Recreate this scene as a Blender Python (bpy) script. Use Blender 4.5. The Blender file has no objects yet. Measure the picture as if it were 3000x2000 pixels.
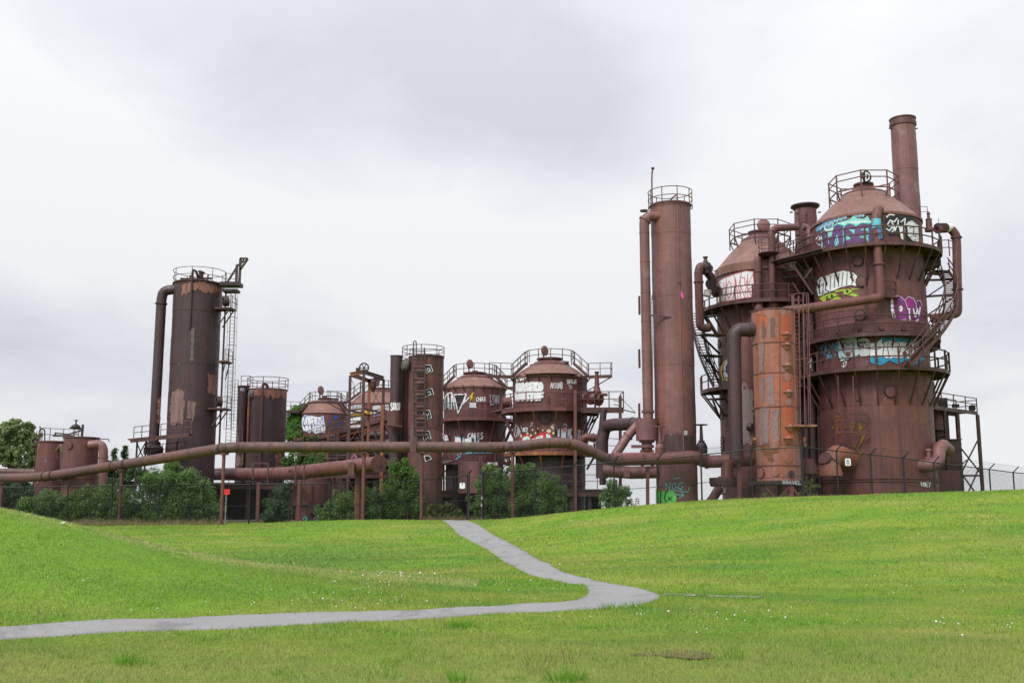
import bpy, math, random
import numpy as np
from mathutils import Vector, Matrix

# ------------------------------------------------------------------ camera, sky, sun, exposure
scene = bpy.context.scene
FPX, PITCH, EYE = 3083.0, math.radians(8.94), 1.65      # focal length in photo pixels, upward tilt, eye height
cam_data = bpy.data.cameras.new("camera")
cam_data.sensor_width = 36.0
cam_data.lens = 36.0 * FPX / 3000.0
cam_data.clip_end = 9000.0
cam = bpy.data.objects.new("camera", cam_data)
scene.collection.objects.link(cam)
cam.location = (0, 0, EYE)
cam.rotation_euler = (math.radians(90) + PITCH, 0, 0)
scene.camera = cam

SUN_EL, SUN_AZ = math.radians(46), math.radians(215)    # azimuth clockwise from +Y: behind the camera, to the left
world = bpy.data.worlds.new("World")
scene.world = world
world.use_nodes = True
wn, wl = world.node_tree.nodes, world.node_tree.links
wn.clear()
w_out = wn.new("ShaderNodeOutputWorld")
w_bg = wn.new("ShaderNodeBackground")
w_sky = wn.new("ShaderNodeTexSky")
w_sky.sky_type = 'NISHITA'
w_sky.sun_disc = False
w_sky.sun_elevation = SUN_EL
w_sky.sun_rotation = SUN_AZ
w_dim = wn.new("ShaderNodeVectorMath"); w_dim.operation = 'SCALE'; w_dim.inputs['Scale'].default_value = 0.10
wl.new(w_sky.outputs[0], w_dim.inputs[0])
# overcast deck: noise on a flat cloud ceiling above the viewer
w_tc = wn.new("ShaderNodeTexCoord")
w_sep = wn.new("ShaderNodeSeparateXYZ"); wl.new(w_tc.outputs['Generated'], w_sep.inputs[0])
w_abs = wn.new("ShaderNodeMath"); w_abs.operation = 'ABSOLUTE'; wl.new(w_sep.outputs['Z'], w_abs.inputs[0])
w_add = wn.new("ShaderNodeMath"); w_add.operation = 'ADD'; w_add.inputs[1].default_value = 0.22; wl.new(w_abs.outputs[0], w_add.inputs[0])
def w_div(sock):
    n = wn.new("ShaderNodeMath"); n.operation = 'DIVIDE'; wl.new(sock, n.inputs[0]); wl.new(w_add.outputs[0], n.inputs[1]); return n.outputs[0]
w_com = wn.new("ShaderNodeCombineXYZ")
wl.new(w_div(w_sep.outputs['X']), w_com.inputs[0]); wl.new(w_div(w_sep.outputs['Y']), w_com.inputs[1])
w_map = wn.new("ShaderNodeMapping"); wl.new(w_com.outputs[0], w_map.inputs[0])
w_map.inputs['Location'].default_value = (-2.62, -0.04, 0.0)
w_map.inputs['Scale'].default_value = (1.0, 0.8, 1.0)
w_n1 = wn.new("ShaderNodeTexNoise"); w_n1.inputs['Scale'].default_value = 0.95; w_n1.inputs['Detail'].default_value = 5.0
w_n1.inputs['Roughness'].default_value = 0.38; w_n1.inputs['Distortion'].default_value = 0.25
wl.new(w_map.outputs[0], w_n1.inputs['Vector'])
w_rmp = wn.new("ShaderNodeValToRGB")
r = w_rmp.color_ramp
r.elements[0].position = 0.33; r.elements[0].color = (0.640, 0.655, 0.715, 1)
r.elements[1].position = 0.57; r.elements[1].color = (0.895, 0.902, 0.928, 1)
e = r.elements.new(0.45); e.color = (0.770, 0.782, 0.835, 1)
w_n2 = wn.new("ShaderNodeTexNoise"); w_n2.inputs['Scale'].default_value = 3.1; w_n2.inputs['Detail'].default_value = 7.0; w_n2.inputs['Roughness'].default_value = 0.55; w_n2.inputs['Distortion'].default_value = 0.4
wl.new(w_map.outputs[0], w_n2.inputs['Vector'])
w_sub = wn.new("ShaderNodeMath"); w_sub.operation = 'SUBTRACT'; wl.new(w_n2.outputs['Fac'], w_sub.inputs[0]); w_sub.inputs[1].default_value = 0.5
w_fac = wn.new("ShaderNodeMath"); w_fac.operation = 'MULTIPLY_ADD'; wl.new(w_sub.outputs[0], w_fac.inputs[0]); w_fac.inputs[1].default_value = 0.30; wl.new(w_n1.outputs['Fac'], w_fac.inputs[2])
wl.new(w_fac.outputs[0], w_rmp.inputs[0])
w_mix = wn.new("ShaderNodeMix"); w_mix.data_type = 'RGBA'; w_mix.inputs[0].default_value = 0.96
wl.new(w_dim.outputs[0], w_mix.inputs[6]); wl.new(w_rmp.outputs[0], w_mix.inputs[7])
# an overcast sky brightens steadily towards the zenith
w_z2 = wn.new("ShaderNodeMath"); w_z2.operation = 'MULTIPLY'; wl.new(w_abs.outputs[0], w_z2.inputs[0]); wl.new(w_abs.outputs[0], w_z2.inputs[1])
w_cie = wn.new("ShaderNodeMath"); w_cie.operation = 'MULTIPLY_ADD'; wl.new(w_z2.outputs[0], w_cie.inputs[0]); w_cie.inputs[1].default_value = 0.9; w_cie.inputs[2].default_value = 0.95
w_mul = wn.new("ShaderNodeVectorMath"); w_mul.operation = 'SCALE'; wl.new(w_mix.outputs[2], w_mul.inputs[0]); wl.new(w_cie.outputs[0], w_mul.inputs['Scale'])
wl.new(w_mul.outputs[0], w_bg.inputs['Color'])
w_bg.inputs['Strength'].default_value = 0.54
wl.new(w_bg.outputs[0], w_out.inputs[0])

sun_data = bpy.data.lights.new("sun", 'SUN')
sun_data.energy = 1.5
sun_data.angle = math.radians(28)
sun_data.color = (1.0, 0.975, 0.94)
sun = bpy.data.objects.new("sun", sun_data)
scene.collection.objects.link(sun)
sun.rotation_euler = Vector((math.sin(SUN_AZ) * math.cos(SUN_EL), math.cos(SUN_AZ) * math.cos(SUN_EL), math.sin(SUN_EL))).to_track_quat('Z', 'Y').to_euler()
sun.location = (-40, -40, 80)

vs = scene.view_settings
vs.view_transform = 'Standard'; vs.look = 'None'; vs.gamma = 1.0; vs.use_curve_mapping = False
vs.exposure = 0.92
scene.cycles.max_bounces = 6
scene.cycles.use_denoising = True

# ------------------------------------------------------------------ measuring helpers (photo pixel + distance -> point in the place)
CP, SP = math.cos(PITCH), math.sin(PITCH)
def ray(px, py):
    u, v = (px - 1500.0) / FPX, (1000.0 - py) / FPX
    return Vector((u, CP - v * SP, SP + v * CP))
def P(px, py, Y):
    d = ray(px, py); s = Y / d.y
    return Vector((d.x * s, Y, EYE + d.z * s))
def PX(px, py, Y): return P(px, py, Y).x
def PZ(py, Y, px=1500): return P(px, py, Y).z
def proj(p):
    dy, dz = p[1], p[2] - EYE
    dep = dy * CP + dz * SP; up = -dy * SP + dz * CP
    return 1500 + FPX * p[0] / dep, 1000 - FPX * up / dep

# ------------------------------------------------------------------ materials
MATS = {}
def new_mat(name):
    m = bpy.data.materials.new(name); m.use_nodes = True
    n, l = m.node_tree.nodes, m.node_tree.links
    b = n["Principled BSDF"]
    return m, n, l, b
def noise(n, l, vec, scale, detail=4, rough=0.55, dist=0.0):
    t = n.new("ShaderNodeTexNoise"); t.inputs['Scale'].default_value = scale; t.inputs['Detail'].default_value = detail
    t.inputs['Roughness'].default_value = rough; t.inputs['Distortion'].default_value = dist
    l.new(vec, t.inputs['Vector']); return t.outputs['Fac']
def mapping(n, l, vec, scale, loc=(0, 0, 0)):
    m = n.new("ShaderNodeMapping"); m.inputs['Scale'].default_value = scale; m.inputs['Location'].default_value = loc
    l.new(vec, m.inputs[0]); return m.outputs[0]
def ramp(n, l, fac, stops):
    r = n.new("ShaderNodeValToRGB"); l.new(fac, r.inputs[0]); e = r.color_ramp.elements
    while len(e) < len(stops): e.new(0.5)
    for k, (p, c) in enumerate(stops):
        e[k].position = p; e[k].color = (c, c, c, 1) if not hasattr(c, '__len__') else (*c, 1)
    return r.outputs[0]
def mixc(n, l, fac, a, b, mode='MIX'):
    m = n.new("ShaderNodeMix"); m.data_type = 'RGBA'; m.blend_type = mode
    if hasattr(fac, 'links'): l.new(fac, m.inputs[0])
    else: m.inputs[0].default_value = fac
    for s, v in ((6, a), (7, b)):
        if hasattr(v, 'links'): l.new(v, m.inputs[s])
        else: m.inputs[s].default_value = (*v, 1)
    return m.outputs[2]
def bump(n, l, b, h, strength, dist=0.05):
    k = n.new("ShaderNodeBump"); k.inputs['Strength'].default_value = strength; k.inputs['Distance'].default_value = dist
    l.new(h, k.inputs['Height']); l.new(k.outputs[0], b.inputs['Normal'])
def wpos(n): return n.new("ShaderNodeNewGeometry").outputs['Position']

def rust(name, c1, c2, streak, patch=None, patch_at=0.66, rough=0.56, streak_amt=0.85, seed=0.0, patch_scale=0.55, speck=None, tint=(1.13, 0.96, 1.13)):
    """weathered steel: blotches, vertical run-off streaks, flaked patches"""
    hue = lambda q: (q[0] * tint[0], q[1] * tint[1], q[2] * tint[2])
    c1, c2, streak = hue(c1), hue(c2), hue(streak)
    m, n, l, b = new_mat(name)
    p = mapping(n, l, wpos(n), (1, 1, 1), (seed, seed * 1.7, seed * 0.6))
    base = mixc(n, l, ramp(n, l, noise(n, l, p, 0.45, 5), [(0.36, 0.0), (0.64, 1.0)]), c1, tuple(.82 * x for x in c2))
    base = mixc(n, l, ramp(n, l, noise(n, l, p, 2.6, 6, 0.65), [(0.42, 0.0), (0.72, 0.8)]), base, tuple(0.55 * x for x in c1))
    base = mixc(n, l, ramp(n, l, noise(n, l, mapping(n, l, p, (1.1, 1.1, 0.22), (2, 5, 3)), 1.0, 6, 0.68, 0.5), [(0.52, 0.0), (0.68, 0.55)]), base, (c1[0] * 1.35, c1[1] * .95, c1[2] * .62))
    st = mapping(n, l, p, (3.0, 3.0, 0.10))
    base = mixc(n, l, ramp(n, l, noise(n, l, st, 1.0, 4, 0.6), [(0.46, 0.0), (0.70, streak_amt)]), base, streak)
    st2 = mapping(n, l, p, (7.0, 7.0, 0.22), (4, 9, 1))
    base = mixc(n, l, ramp(n, l, noise(n, l, st2, 1.0, 3, 0.5), [(0.52, 0.0), (0.72, 0.35)]), base, tuple(min(1, 1.7 * x) for x in c2))
    if patch:
        pm = mapping(n, l, p, (1.0, 1.0, 0.55), (11, 3, 7))
        base = mixc(n, l, ramp(n, l, noise(n, l, pm, patch_scale, 6, 0.6, 0.4), [(patch_at, 0.0), (patch_at + 0.035, 0.85)]), base, patch)
    if speck:
        base = mixc(n, l, ramp(n, l, noise(n, l, p, 9.0, 3, 0.6), [(0.66, 0.0), (0.70, 0.8)]), base, speck)
    l.new(base, b.inputs['Base Color'])
    l.new(ramp(n, l, noise(n, l, p, 3.0, 4), [(0.3, rough - 0.14), (0.7, rough + 0.16)]), b.inputs['Roughness'])
    b.inputs['Specular IOR Level'].default_value = 0.5
    bump(n, l, b, noise(n, l, p, 6.0, 8, 0.7), 0.28, 0.025)
    MATS[name] = m; return m

RUST = rust("rust_brown", (0.130, 0.062, 0.050), (0.098, 0.046, 0.040), (0.055, 0.027, 0.026), (0.16, 0.085, 0.072), 0.66)
RUST_R = rust("rust_red_brown", (0.150, 0.066, 0.050), (0.118, 0.053, 0.043), (0.070, 0.033, 0.030), (0.20, 0.072, 0.036), 0.67, seed=4.3)
RUST_P = rust("rust_pinkish", (0.185, 0.098, 0.083), (0.150, 0.079, 0.068), (0.10, 0.052, 0.046), (0.21, 0.125, 0.112), 0.64, seed=9.1, rough=0.5, streak_amt=0.38, tint=(1.14, 0.97, 1.12))
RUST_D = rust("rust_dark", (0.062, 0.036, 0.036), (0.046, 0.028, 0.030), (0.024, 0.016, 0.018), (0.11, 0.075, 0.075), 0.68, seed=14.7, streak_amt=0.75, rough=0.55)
RUST_O = rust("rust_orange", (0.355, 0.105, 0.058), (0.300, 0.135, 0.098), (0.255, 0.170, 0.180), (0.235, 0.135, 0.125), 0.60, seed=21.0, streak_amt=0.95, patch_scale=0.4, speck=(0.16, 0.07, 0.06), tint=(1, 1, 1))
RUST_T = rust("rust_tan_roof", (0.235, 0.125, 0.092), (0.20, 0.10, 0.076), (0.15, 0.085, 0.068), (0.29, 0.21, 0.17), 0.66, seed=2.9, streak_amt=0.3, tint=(0.92, 0.86, 0.95))
RUST_W = rust("rust_mossy_pipe", (0.115, 0.062, 0.045), (0.088, 0.056, 0.045), (0.055, 0.034, 0.028), (0.115, 0.10, 0.045), 0.62, seed=31.0, streak_amt=0.4)
STEEL = rust("rust_steelwork", (0.098, 0.046, 0.036), (0.072, 0.035, 0.030), (0.045, 0.022, 0.020), (0.17, 0.065, 0.028), 0.63, seed=7.7, patch_scale=1.2, tint=(1.0, .92, 1.0))
STEEL_O = rust("rust_orange_steel", (0.25, 0.10, 0.035), (0.18, 0.072, 0.035), (0.09, 0.042, 0.030), (0.32, 0.15, 0.05), 0.58, seed=17.7, patch_scale=1.4)
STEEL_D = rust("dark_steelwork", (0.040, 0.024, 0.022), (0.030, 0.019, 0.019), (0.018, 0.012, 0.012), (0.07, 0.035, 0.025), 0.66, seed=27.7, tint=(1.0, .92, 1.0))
POLE = rust("flaked_pole", (0.140, 0.058, 0.045), (0.105, 0.046, 0.038), (0.06, 0.03, 0.028), (0.34, 0.27, 0.24), 0.66, seed=5.5, patch_scale=2.2)

def plain(name, col, rough=0.6, var=0.18, scale=4.0, spec=0.4):
    if name in MATS: return MATS[name]
    m, n, l, b = new_mat(name)
    p = wpos(n)
    c = mixc(n, l, ramp(n, l, noise(n, l, p, scale, 5), [(0.35, 0.0), (0.65, 1.0)]), col, tuple(x * (1 - var) for x in col))
    l.new(c, b.inputs['Base Color']); b.inputs['Roughness'].default_value = rough
    b.inputs['Specular IOR Level'].default_value = spec
    MATS[name] = m; return m
def paint(name, col): 
    """spray paint: worn thin in places so the rust shows"""
    key = "paint_" + name
    if key in MATS: return MATS[key]
    m, n, l, b = new_mat(key)
    p = wpos(n)
    c = mixc(n, l, ramp(n, l, noise(n, l, p, 2.5, 5), [(0.3, 0.0), (0.7, 1.0)]), col, tuple(x * 0.8 for x in col))
    c = mixc(n, l, ramp(n, l, noise(n, l, p, 7.0, 6, 0.7), [(0.60, 0.0), (0.72, 0.55)]), c, (0.13, 0.065, 0.055))
    if 'patch' in name:
        c = mixc(n, l, ramp(n, l, noise(n, l, mapping(n, l, p, (4, 4, 0.3)), 1.0, 5, 0.65), [(0.45, 0.0), (0.66, 0.85)]), c, (0.085, 0.045, 0.040))
    l.new(c, b.inputs['Base Color']); b.inputs['Roughness'].default_value = 0.55
    MATS[key] = m; return m
BLACK_STEEL = plain("black_fence_steel", (0.018, 0.018, 0.020), 0.5)
GREY_STEEL = plain("grey_fence_steel", (0.22, 0.22, 0.23), 0.5)

# ------------------------------------------------------------------ mesh builder
class MB:
    def __init__(s): s.v, s.f = [], []
    def add(s, vs, fs):
        o = len(s.v); s.v.extend([tuple(v) for v in vs]); s.f.extend([tuple(i + o for i in f) for f in fs]); return s
    def box(s, c, size, rot=None):
        hx, hy, hz = (0.5 * x for x in size)
        vs = [Vector((x, y, z)) for z in (-hz, hz) for x, y in ((-hx, -hy), (hx, -hy), (hx, hy), (-hx, hy))]
        if rot is not None: vs = [rot @ v for v in vs]
        return s.add([Vector(c) + v for v in vs], [(0, 3, 2, 1), (4, 5, 6, 7), (0, 1, 5, 4), (1, 2, 6, 5), (2, 3, 7, 6), (3, 0, 4, 7)])
    def bar(s, a, b, w, h=None):
        a, b = Vector(a), Vector(b); d = b - a
        if d.length < 1e-6: return s
        z = d.normalized(); ref = Vector((0, 0, 1)) if abs(z.z) < 0.95 else Vector((0, 1, 0))
        x = ref.cross(z).normalized(); y = z.cross(x)
        return s.box((a + b) / 2, (w, h or w, d.length), Matrix((x, y, z)).transposed())
    def ibeam(s, a, b, w, h, t=0.03):
        """I section with its web upright"""
        a, b = Vector(a), Vector(b); z = (b - a).normalized()
        ref = Vector((0, 0, 1)) if abs(z.z) < 0.95 else Vector((0, 1, 0))
        x = ref.cross(z).normalized(); y = z.cross(x); R = Matrix((x, y, z)).transposed(); L = (b - a).length; c = (a + b) / 2
        s.box(c, (t, h - 2 * t, L), R)
        s.box(c + y * (h - t) / 2, (w, t, L), R); s.box(c - y * (h - t) / 2, (w, t, L), R)
        return s
    def tube(s, a, b, r0, r1=None, n=12, caps=True):
        a, b = Vector(a), Vector(b); r1 = r0 if r1 is None else r1
        z = (b - a).normalized(); ref = Vector((0, 0, 1)) if abs(z.z) < 0.95 else Vector((0, 1, 0))
        x = ref.cross(z).normalized(); y = z.cross(x)
        vs = []
        for c, r in ((a, r0), (b, r1)):
            vs += [c + (x * math.cos(t) + y * math.sin(t)) * r for t in (2 * math.pi * k / n for k in range(n))]
        fs = [(k, (k + 1) % n, n + (k + 1) % n, n + k) for k in range(n)]
        if caps: fs += [tuple(range(n - 1, -1, -1)), tuple(range(n, 2 * n))]
        return s.add(vs, fs)
    def sweep(s, pts, r, n=14, caps=True):
        pts = [Vector(p) for p in pts]
        rs = r if hasattr(r, '__len__') else [r] * len(pts)
        T = []
        for k in range(len(pts)):
            a = pts[max(k - 1, 0)]; b = pts[min(k + 1, len(pts) - 1)]; T.append((b - a).normalized())
        ref = Vector((0, 0, 1)) if abs(T[0].z) < 0.9 else Vector((1, 0, 0))
        x = (ref - T[0] * ref.dot(T[0])).normalized()
        vs = []
        for k, p in enumerate(pts):
            x = (x - T[k] * x.dot(T[k])).normalized(); y = T[k].cross(x)
            vs += [p + (x * math.cos(t) + y * math.sin(t)) * rs[k] for t in (2 * math.pi * j / n for j in range(n))]
        fs = []
        for k in range(len(pts) - 1):
            o = k * n
            fs += [(o + j, o + (j + 1) % n, o + n + (j + 1) % n, o + n + j) for j in range(n)]
        if caps:
            fs += [tuple(range(n - 1, -1, -1)), tuple((len(pts) - 1) * n + j for j in range(n))]
        return s.add(vs, fs)
    def lathe(s, c, prof, n=48, a0=0.0, a1=None, rot=None):
        """profile of (r, z) turned about the axis through c"""
        full = a1 is None
        m = n if full else n + 1
        an = [a0 + (2 * math.pi if full else a1 - a0) * k / n for k in range(m)]
        vs, c = [], Vector(c)
        for r, z in prof:
            for t in an:
                v = Vector((r * math.cos(t), r * math.sin(t), z))
                vs.append(c + (rot @ v if rot is not None else v))
        fs = []
        for i in range(len(prof) - 1):
            for k in range(n if full else n):
                k2 = (k + 1) % m if full else k + 1
                if not full and k2 >= m: continue
                q = (i * m + k, i * m + k2, (i + 1) * m + k2, (i + 1) * m + k)
                fs.append(q)
        return s.add(vs, fs)
    def hoop(s, c, R, r, n=40, a0=0.0, a1=2 * math.pi, m=6):
        full = abs(a1 - a0 - 2 * math.pi) < 1e-6
        k = n + (0 if full else 1)
        vs, c = [], Vector(c)
        for i in range(k):
            t = a0 + (a1 - a0) * i / n
            for j in range(m):
                q = 2 * math.pi * j / m
                rr = R + r * math.cos(q)
                vs.append(c + Vector((rr * math.cos(t), rr * math.sin(t), r * math.sin(q))))
        fs = []
        for i in range(n):
            i2 = (i + 1) % k
            for j in range(m): fs.append((i * m + j, i2 * m + j, i2 * m + (j + 1) % m, i * m + (j + 1) % m))
        return s.add(vs, fs)
    def sector(s, c, r0, r1, z0, z1, a0, a1, n=40):
        """annular slab between two angles"""
        c = Vector(c); vs = []
        full = abs(a1 - a0 - 2 * math.pi) < 1e-6
        for k in range(n + 1):
            t = a0 + (a1 - a0) * k / n; d = Vector((math.cos(t), math.sin(t), 0))
            for r, z in ((r0, z0), (r1, z0), (r1, z1), (r0, z1)): vs.append(c + d * r + Vector((0, 0, z)))
        fs = []
        for k in range(n):
            o = 4 * k
            for j in range(4): fs.append((o + j, o + (j + 1) % 4, o + 4 + (j + 1) % 4, o + 4 + j))
        if not full: fs += [(3, 2, 1, 0), tuple(4 * n + j for j in range(4))]
        return s.add(vs, fs)

def fillet(pts, br, k=7):
    """polyline with its corners rounded to elbows"""
    pts = [Vector(p) for p in pts]; out = [pts[0]]
    for i in range(1, len(pts) - 1):
        a, b, c = pts[i - 1], pts[i], pts[i + 1]
        d0, d1 = (a - b).normalized(), (c - b).normalized()
        ang = d0.angle(d1)
        if ang > 3.1: out.append(b); continue
        t = min(br / math.tan(ang / 2), 0.49 * (a - b).length, 0.49 * (c - b).length)
        rr = t * math.tan(ang / 2); ctr = b + (d0 + d1).normalized() * (rr / math.sin(ang / 2))
        p0, p1 = b + d0 * t, b + d1 * t; u, w = p0 - ctr, p1 - ctr; tot = u.angle(w)
        for j in range(k + 1):
            f = j / k
            if tot < 1e-4: out.append(p0.lerp(p1, f)); continue
            out.append(ctr + (u * math.sin((1 - f) * tot) + w * math.sin(f * tot)) / math.sin(tot))
    out.append(pts[-1]); return out

COL = scene.collection
def mesh_from(name, v, f, mat, smooth=True, ang=32):
    me = bpy.data.meshes.new(name)
    me.from_pydata(v, [], f)
    if mat: me.materials.append(mat)
    if smooth:
        me.polygons.foreach_set('use_smooth', [True] * len(me.polygons))
        me.set_sharp_from_angle(angle=math.radians(ang))
    me.update(); return me

class Thing:
    def __init__(s, name, label, cat, loc, group=None):
        s.o = bpy.data.objects.new(name, None); COL.objects.link(s.o)
        s.loc = Vector(loc); s.o.location = s.loc; s.o.empty_display_size = 0.5
        s.o['label'] = label; s.o['category'] = cat
        if group: s.o['group'] = group
    def part(s, name, mb, mat, parent=None, smooth=True, ang=32, label=None):
        me = mesh_from(name, [(x - s.loc.x, y - s.loc.y, z - s.loc.z) for x, y, z in mb.v], mb.f, mat, smooth, ang)
        o = bpy.data.objects.new(name, me); COL.objects.link(o); o.parent = parent or s.o
        if label: o['label'] = label
        return o
    def inst(s, name, me, loc, parent=None, rot=None, scale=None):
        o = bpy.data.objects.new(name, me); COL.objects.link(o); o.parent = parent or s.o
        o.location = Vector(loc) - s.loc
        if rot is not None: o.rotation_euler = rot
        if scale is not None: o.scale = scale
        return o
def single(name, mb, mat, label, cat, loc, group=None, kind=None, smooth=True, ang=32):
    me = mesh_from(name, [(x - loc[0], y - loc[1], z - loc[2]) for x, y, z in mb.v], mb.f, mat, smooth, ang)
    o = bpy.data.objects.new(name, me); COL.objects.link(o); o.location = loc
    if label: o['label'] = label
    if cat: o['category'] = cat
    if group: o['group'] = group
    if kind: o['kind'] = kind
    return o
_post = {}
def post_mesh(r, h, mat):
    k = (round(r, 3), round(h, 2), mat.name)
    if k not in _post:
        mb = MB().tube((0, 0, 0), (0, 0, h), r, n=6); _post[k] = mesh_from("post", mb.v, mb.f, mat)
    return _post[k]
def pol(c, r, a, z): return Vector((c[0] + r * math.cos(a), c[1] + r * math.sin(a), z))
D2R = math.radians
FRONT = -math.pi / 2

# ------------------------------------------------------------------ parts shared by the plant
def shell(th, c, R, zs, mat, n=64, lap=0.02, name='shell_course'):
    """riveted courses of plate, every other one lapped over the next"""
    out = []
    for i in range(len(zs) - 1):
        r = R + (lap if i % 2 else 0.0)
        mb = MB().lathe((c[0], c[1], 0), [(r - 0.03, zs[i] - 0.05), (r, zs[i] - 0.05), (r, zs[i + 1]), (r - 0.03, zs[i + 1])], n)
        out.append(th.part(name, mb, mat))
    return out
def railing(th, pts, h, mat, rp=0.035, rr=0.028, rails=(1.0, 0.55), parent=None, closed=False, posts=True, toe=0.0):
    """rails along the points with a post at each (points at deck level)"""
    pts = [Vector(p) for p in pts]; mb = MB()
    seq = pts + ([pts[0]] if closed else [])
    for f in rails:
        for a, b in zip(seq[:-1], seq[1:]):
            mb.tube(a + Vector((0, 0, h * f)), b + Vector((0, 0, h * f)), rr, n=6)
    if toe:
        for a, b in zip(seq[:-1], seq[1:]): mb.bar(a + Vector((0, 0, toe / 2)), b + Vector((0, 0, toe / 2)), 0.02, toe)
    o = th.part('railing', mb, mat, parent)
    if posts:
        for p in pts: th.inst('post', post_mesh(rp, h + rr, mat), p, o)
    return o
def ring_pts(c, r, z, a0, a1, n): return [pol(c, r, a0 + (a1 - a0) * k / n, z) for k in range(n + 1)]
def ring_rail(th, c, r, z, h, a0, a1, n, mat, sub=3, **kw):
    """railing round a circle: smooth hoops and n+1 posts"""
    rr = kw.get('rr', 0.028); rp = kw.get('rp', 0.035); rails = kw.get('rails', (1.0, 0.55)); mb = MB()
    full = abs(a1 - a0 - 2 * math.pi) < 1e-6
    for f in rails: mb.hoop((c[0], c[1], z + h * f), r, rr, n * sub, a0, a1)
    o = th.part('railing', mb, mat)
    for k in range(n if full else n + 1):
        th.inst('post', post_mesh(rp, h + rr, mat), pol(c, r, a0 + (a1 - a0) * k / n, z), o)
    return o
def gallery(th, c, R, ro, z, mat, a0, a1, n, h=1.15, brace=1.7, facet=True, edge=0.22, rail=True, rp=0.045, rr=0.034, bmat=None, nb=None):
    """walkway round a shell: deck, edge channel, railing, knee braces"""
    seg = n if facet else n * 3
    mb = MB().sector((c[0], c[1], 0), R - 0.05, ro - 0.06, z - 0.05, z, a0, a1, seg)
    d = th.part('deck', mb, mat, smooth=False)
    eb = MB().sector((c[0], c[1], 0), ro - 0.06, ro, z - edge, z + 0.06, a0, a1, seg)
    th.part('edge_channel', eb, mat, d, smooth=not facet)
    if rail:
        if facet: railing(th, ring_pts(c, ro - 0.03, z, a0, a1, n), h, mat, rp, rr)
        else: ring_rail(th, c, ro - 0.03, z, h, a0, a1, n, mat, rp=rp, rr=rr)
    if brace:
        nb = nb or n
        for k in range(nb + 1):
            if abs(a1 - a0 - 2 * math.pi) < 1e-6 and k == nb: continue
            a = a0 + (a1 - a0) * k / nb
            b = MB().bar(pol(c, ro - 0.1, a, z - edge + 0.03), pol(c, R + 0.02, a, z - brace), 0.10, 0.12)
            b.bar(pol(c, ro - 0.07, a, z - edge + 0.08), pol(c, R, a, z - edge + 0.08), 0.09, 0.14)
            th.part('knee_brace', b, bmat or mat)
    return d
def manhole(th, c, R, a, z, r, mat, bolts=12, name='manhole_cover', depth=0.10):
    p = pol(c, R, a, z); nrm = Vector((math.cos(a), math.sin(a), 0))
    rot = nrm.to_track_quat('Z', 'Y').to_matrix()
    mb = MB().lathe(p, [(r * 0.82, -0.15), (r * 0.82, depth * 0.5), (r, depth * 0.5), (r, depth), (r * 0.8, depth * 1.05), (0.001, depth * 1.15)], 28, rot=rot)
    o = th.part(name, mb, mat)
    if bolts:
        bb = MB()
        for k in range(bolts):
            t = 2 * math.pi * k / bolts
            q = p + rot @ Vector((r * 1.0 * math.cos(t), r * 1.0 * math.sin(t), 0))
            bb.tube(q, q + nrm * depth * 1.5, r * 0.12, n=6)
        th.part('bolt_ring', bb, STEEL_D, o)
    return o
def pipe(th, pts, r, mat, br=None, n=18, flanges=(), name='pipe', fw=0.10, fr=1.22, caps=True, parent=None, bolts=False):
    """swept pipe with elbows; flanges at fractions of its length"""
    q = fillet(pts, br if br else r * 1.9)
    o = th.part(name, MB().sweep(q, r, n, caps), mat, parent)
    L = [0.0]
    for a, b in zip(q[:-1], q[1:]): L.append(L[-1] + (b - a).length)
    for f in flanges:
        t = f * L[-1]
        for k in range(len(q) - 1):
            if L[k + 1] >= t - 1e-6 and L[k + 1] > L[k]:
                d = (q[k + 1] - q[k]).normalized(); p = q[k].lerp(q[k + 1], (t - L[k]) / (L[k + 1] - L[k]))
                fb = MB().tube(p - d * fw / 2, p + d * fw / 2, r * fr, n=max(n, 16))
                if bolts:
                    ref = Vector((0, 0, 1)) if abs(d.z) < 0.9 else Vector((1, 0, 0))
                    x = ref.cross(d).normalized(); y = d.cross(x)
                    for j in range(16):
                        tt = 2 * math.pi * j / 16; bp = p + (x * math.cos(tt) + y * math.sin(tt)) * r * (fr - 0.02)
                        fb.tube(bp - d * fw * 1.1, bp + d * fw * 1.1, r * 0.08, n=5)
                th.part('flange', fb, mat, o); break
    return o
def ladder(th, a, b, w, side, mat, out=None, cage=0, rung=0.3, rr=0.03, cage_from=2.2, cage_r=0.36):
    """ladder from a up to b; side = unit vector along the rungs, out = away from the wall"""
    a, b, side = Vector(a), Vector(b), Vector(side).normalized()
    mb = MB()
    for s in (-1, 1): mb.bar(a + side * s * w / 2, b + side * s * w / 2, rr * 1.6, rr * 1.6)
    k, n = 0, int((b - a).length / rung)
    for k in range(1, n):
        p = a.lerp(b, k / n); mb.tube(p - side * w / 2, p + side * w / 2, rr * 0.6, n=5)
    o = th.part('ladder', mb, mat)
    if cage:
        out = Vector(out).normalized(); up = (b - a).normalized(); L = (b - a).length; cb = MB()
        m = max(2, int((L - cage_from) / cage)); rc = max(cage_r, w / 2)
        def cp(p, t): return p + side * rc * math.cos(t) + out * (0.1 + rc * 1.7 * math.sin(t))
        for k in range(m + 1):
            p = a + up * (cage_from + (L - cage_from) * k / m)
            q = [cp(p, math.pi * j / 8) for j in range(9)]
            for u, v in zip(q[:-1], q[1:]): cb.bar(u, v, rr * 1.5, rr * 0.8)
        for j in range(1, 8, 2):
            t = math.pi * j / 8
            cb.bar(cp(a + up * cage_from, t), cp(b, t), rr * 0.9, rr * 0.9)
        th.part('safety_cage', cb, mat, o)
    return o
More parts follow.
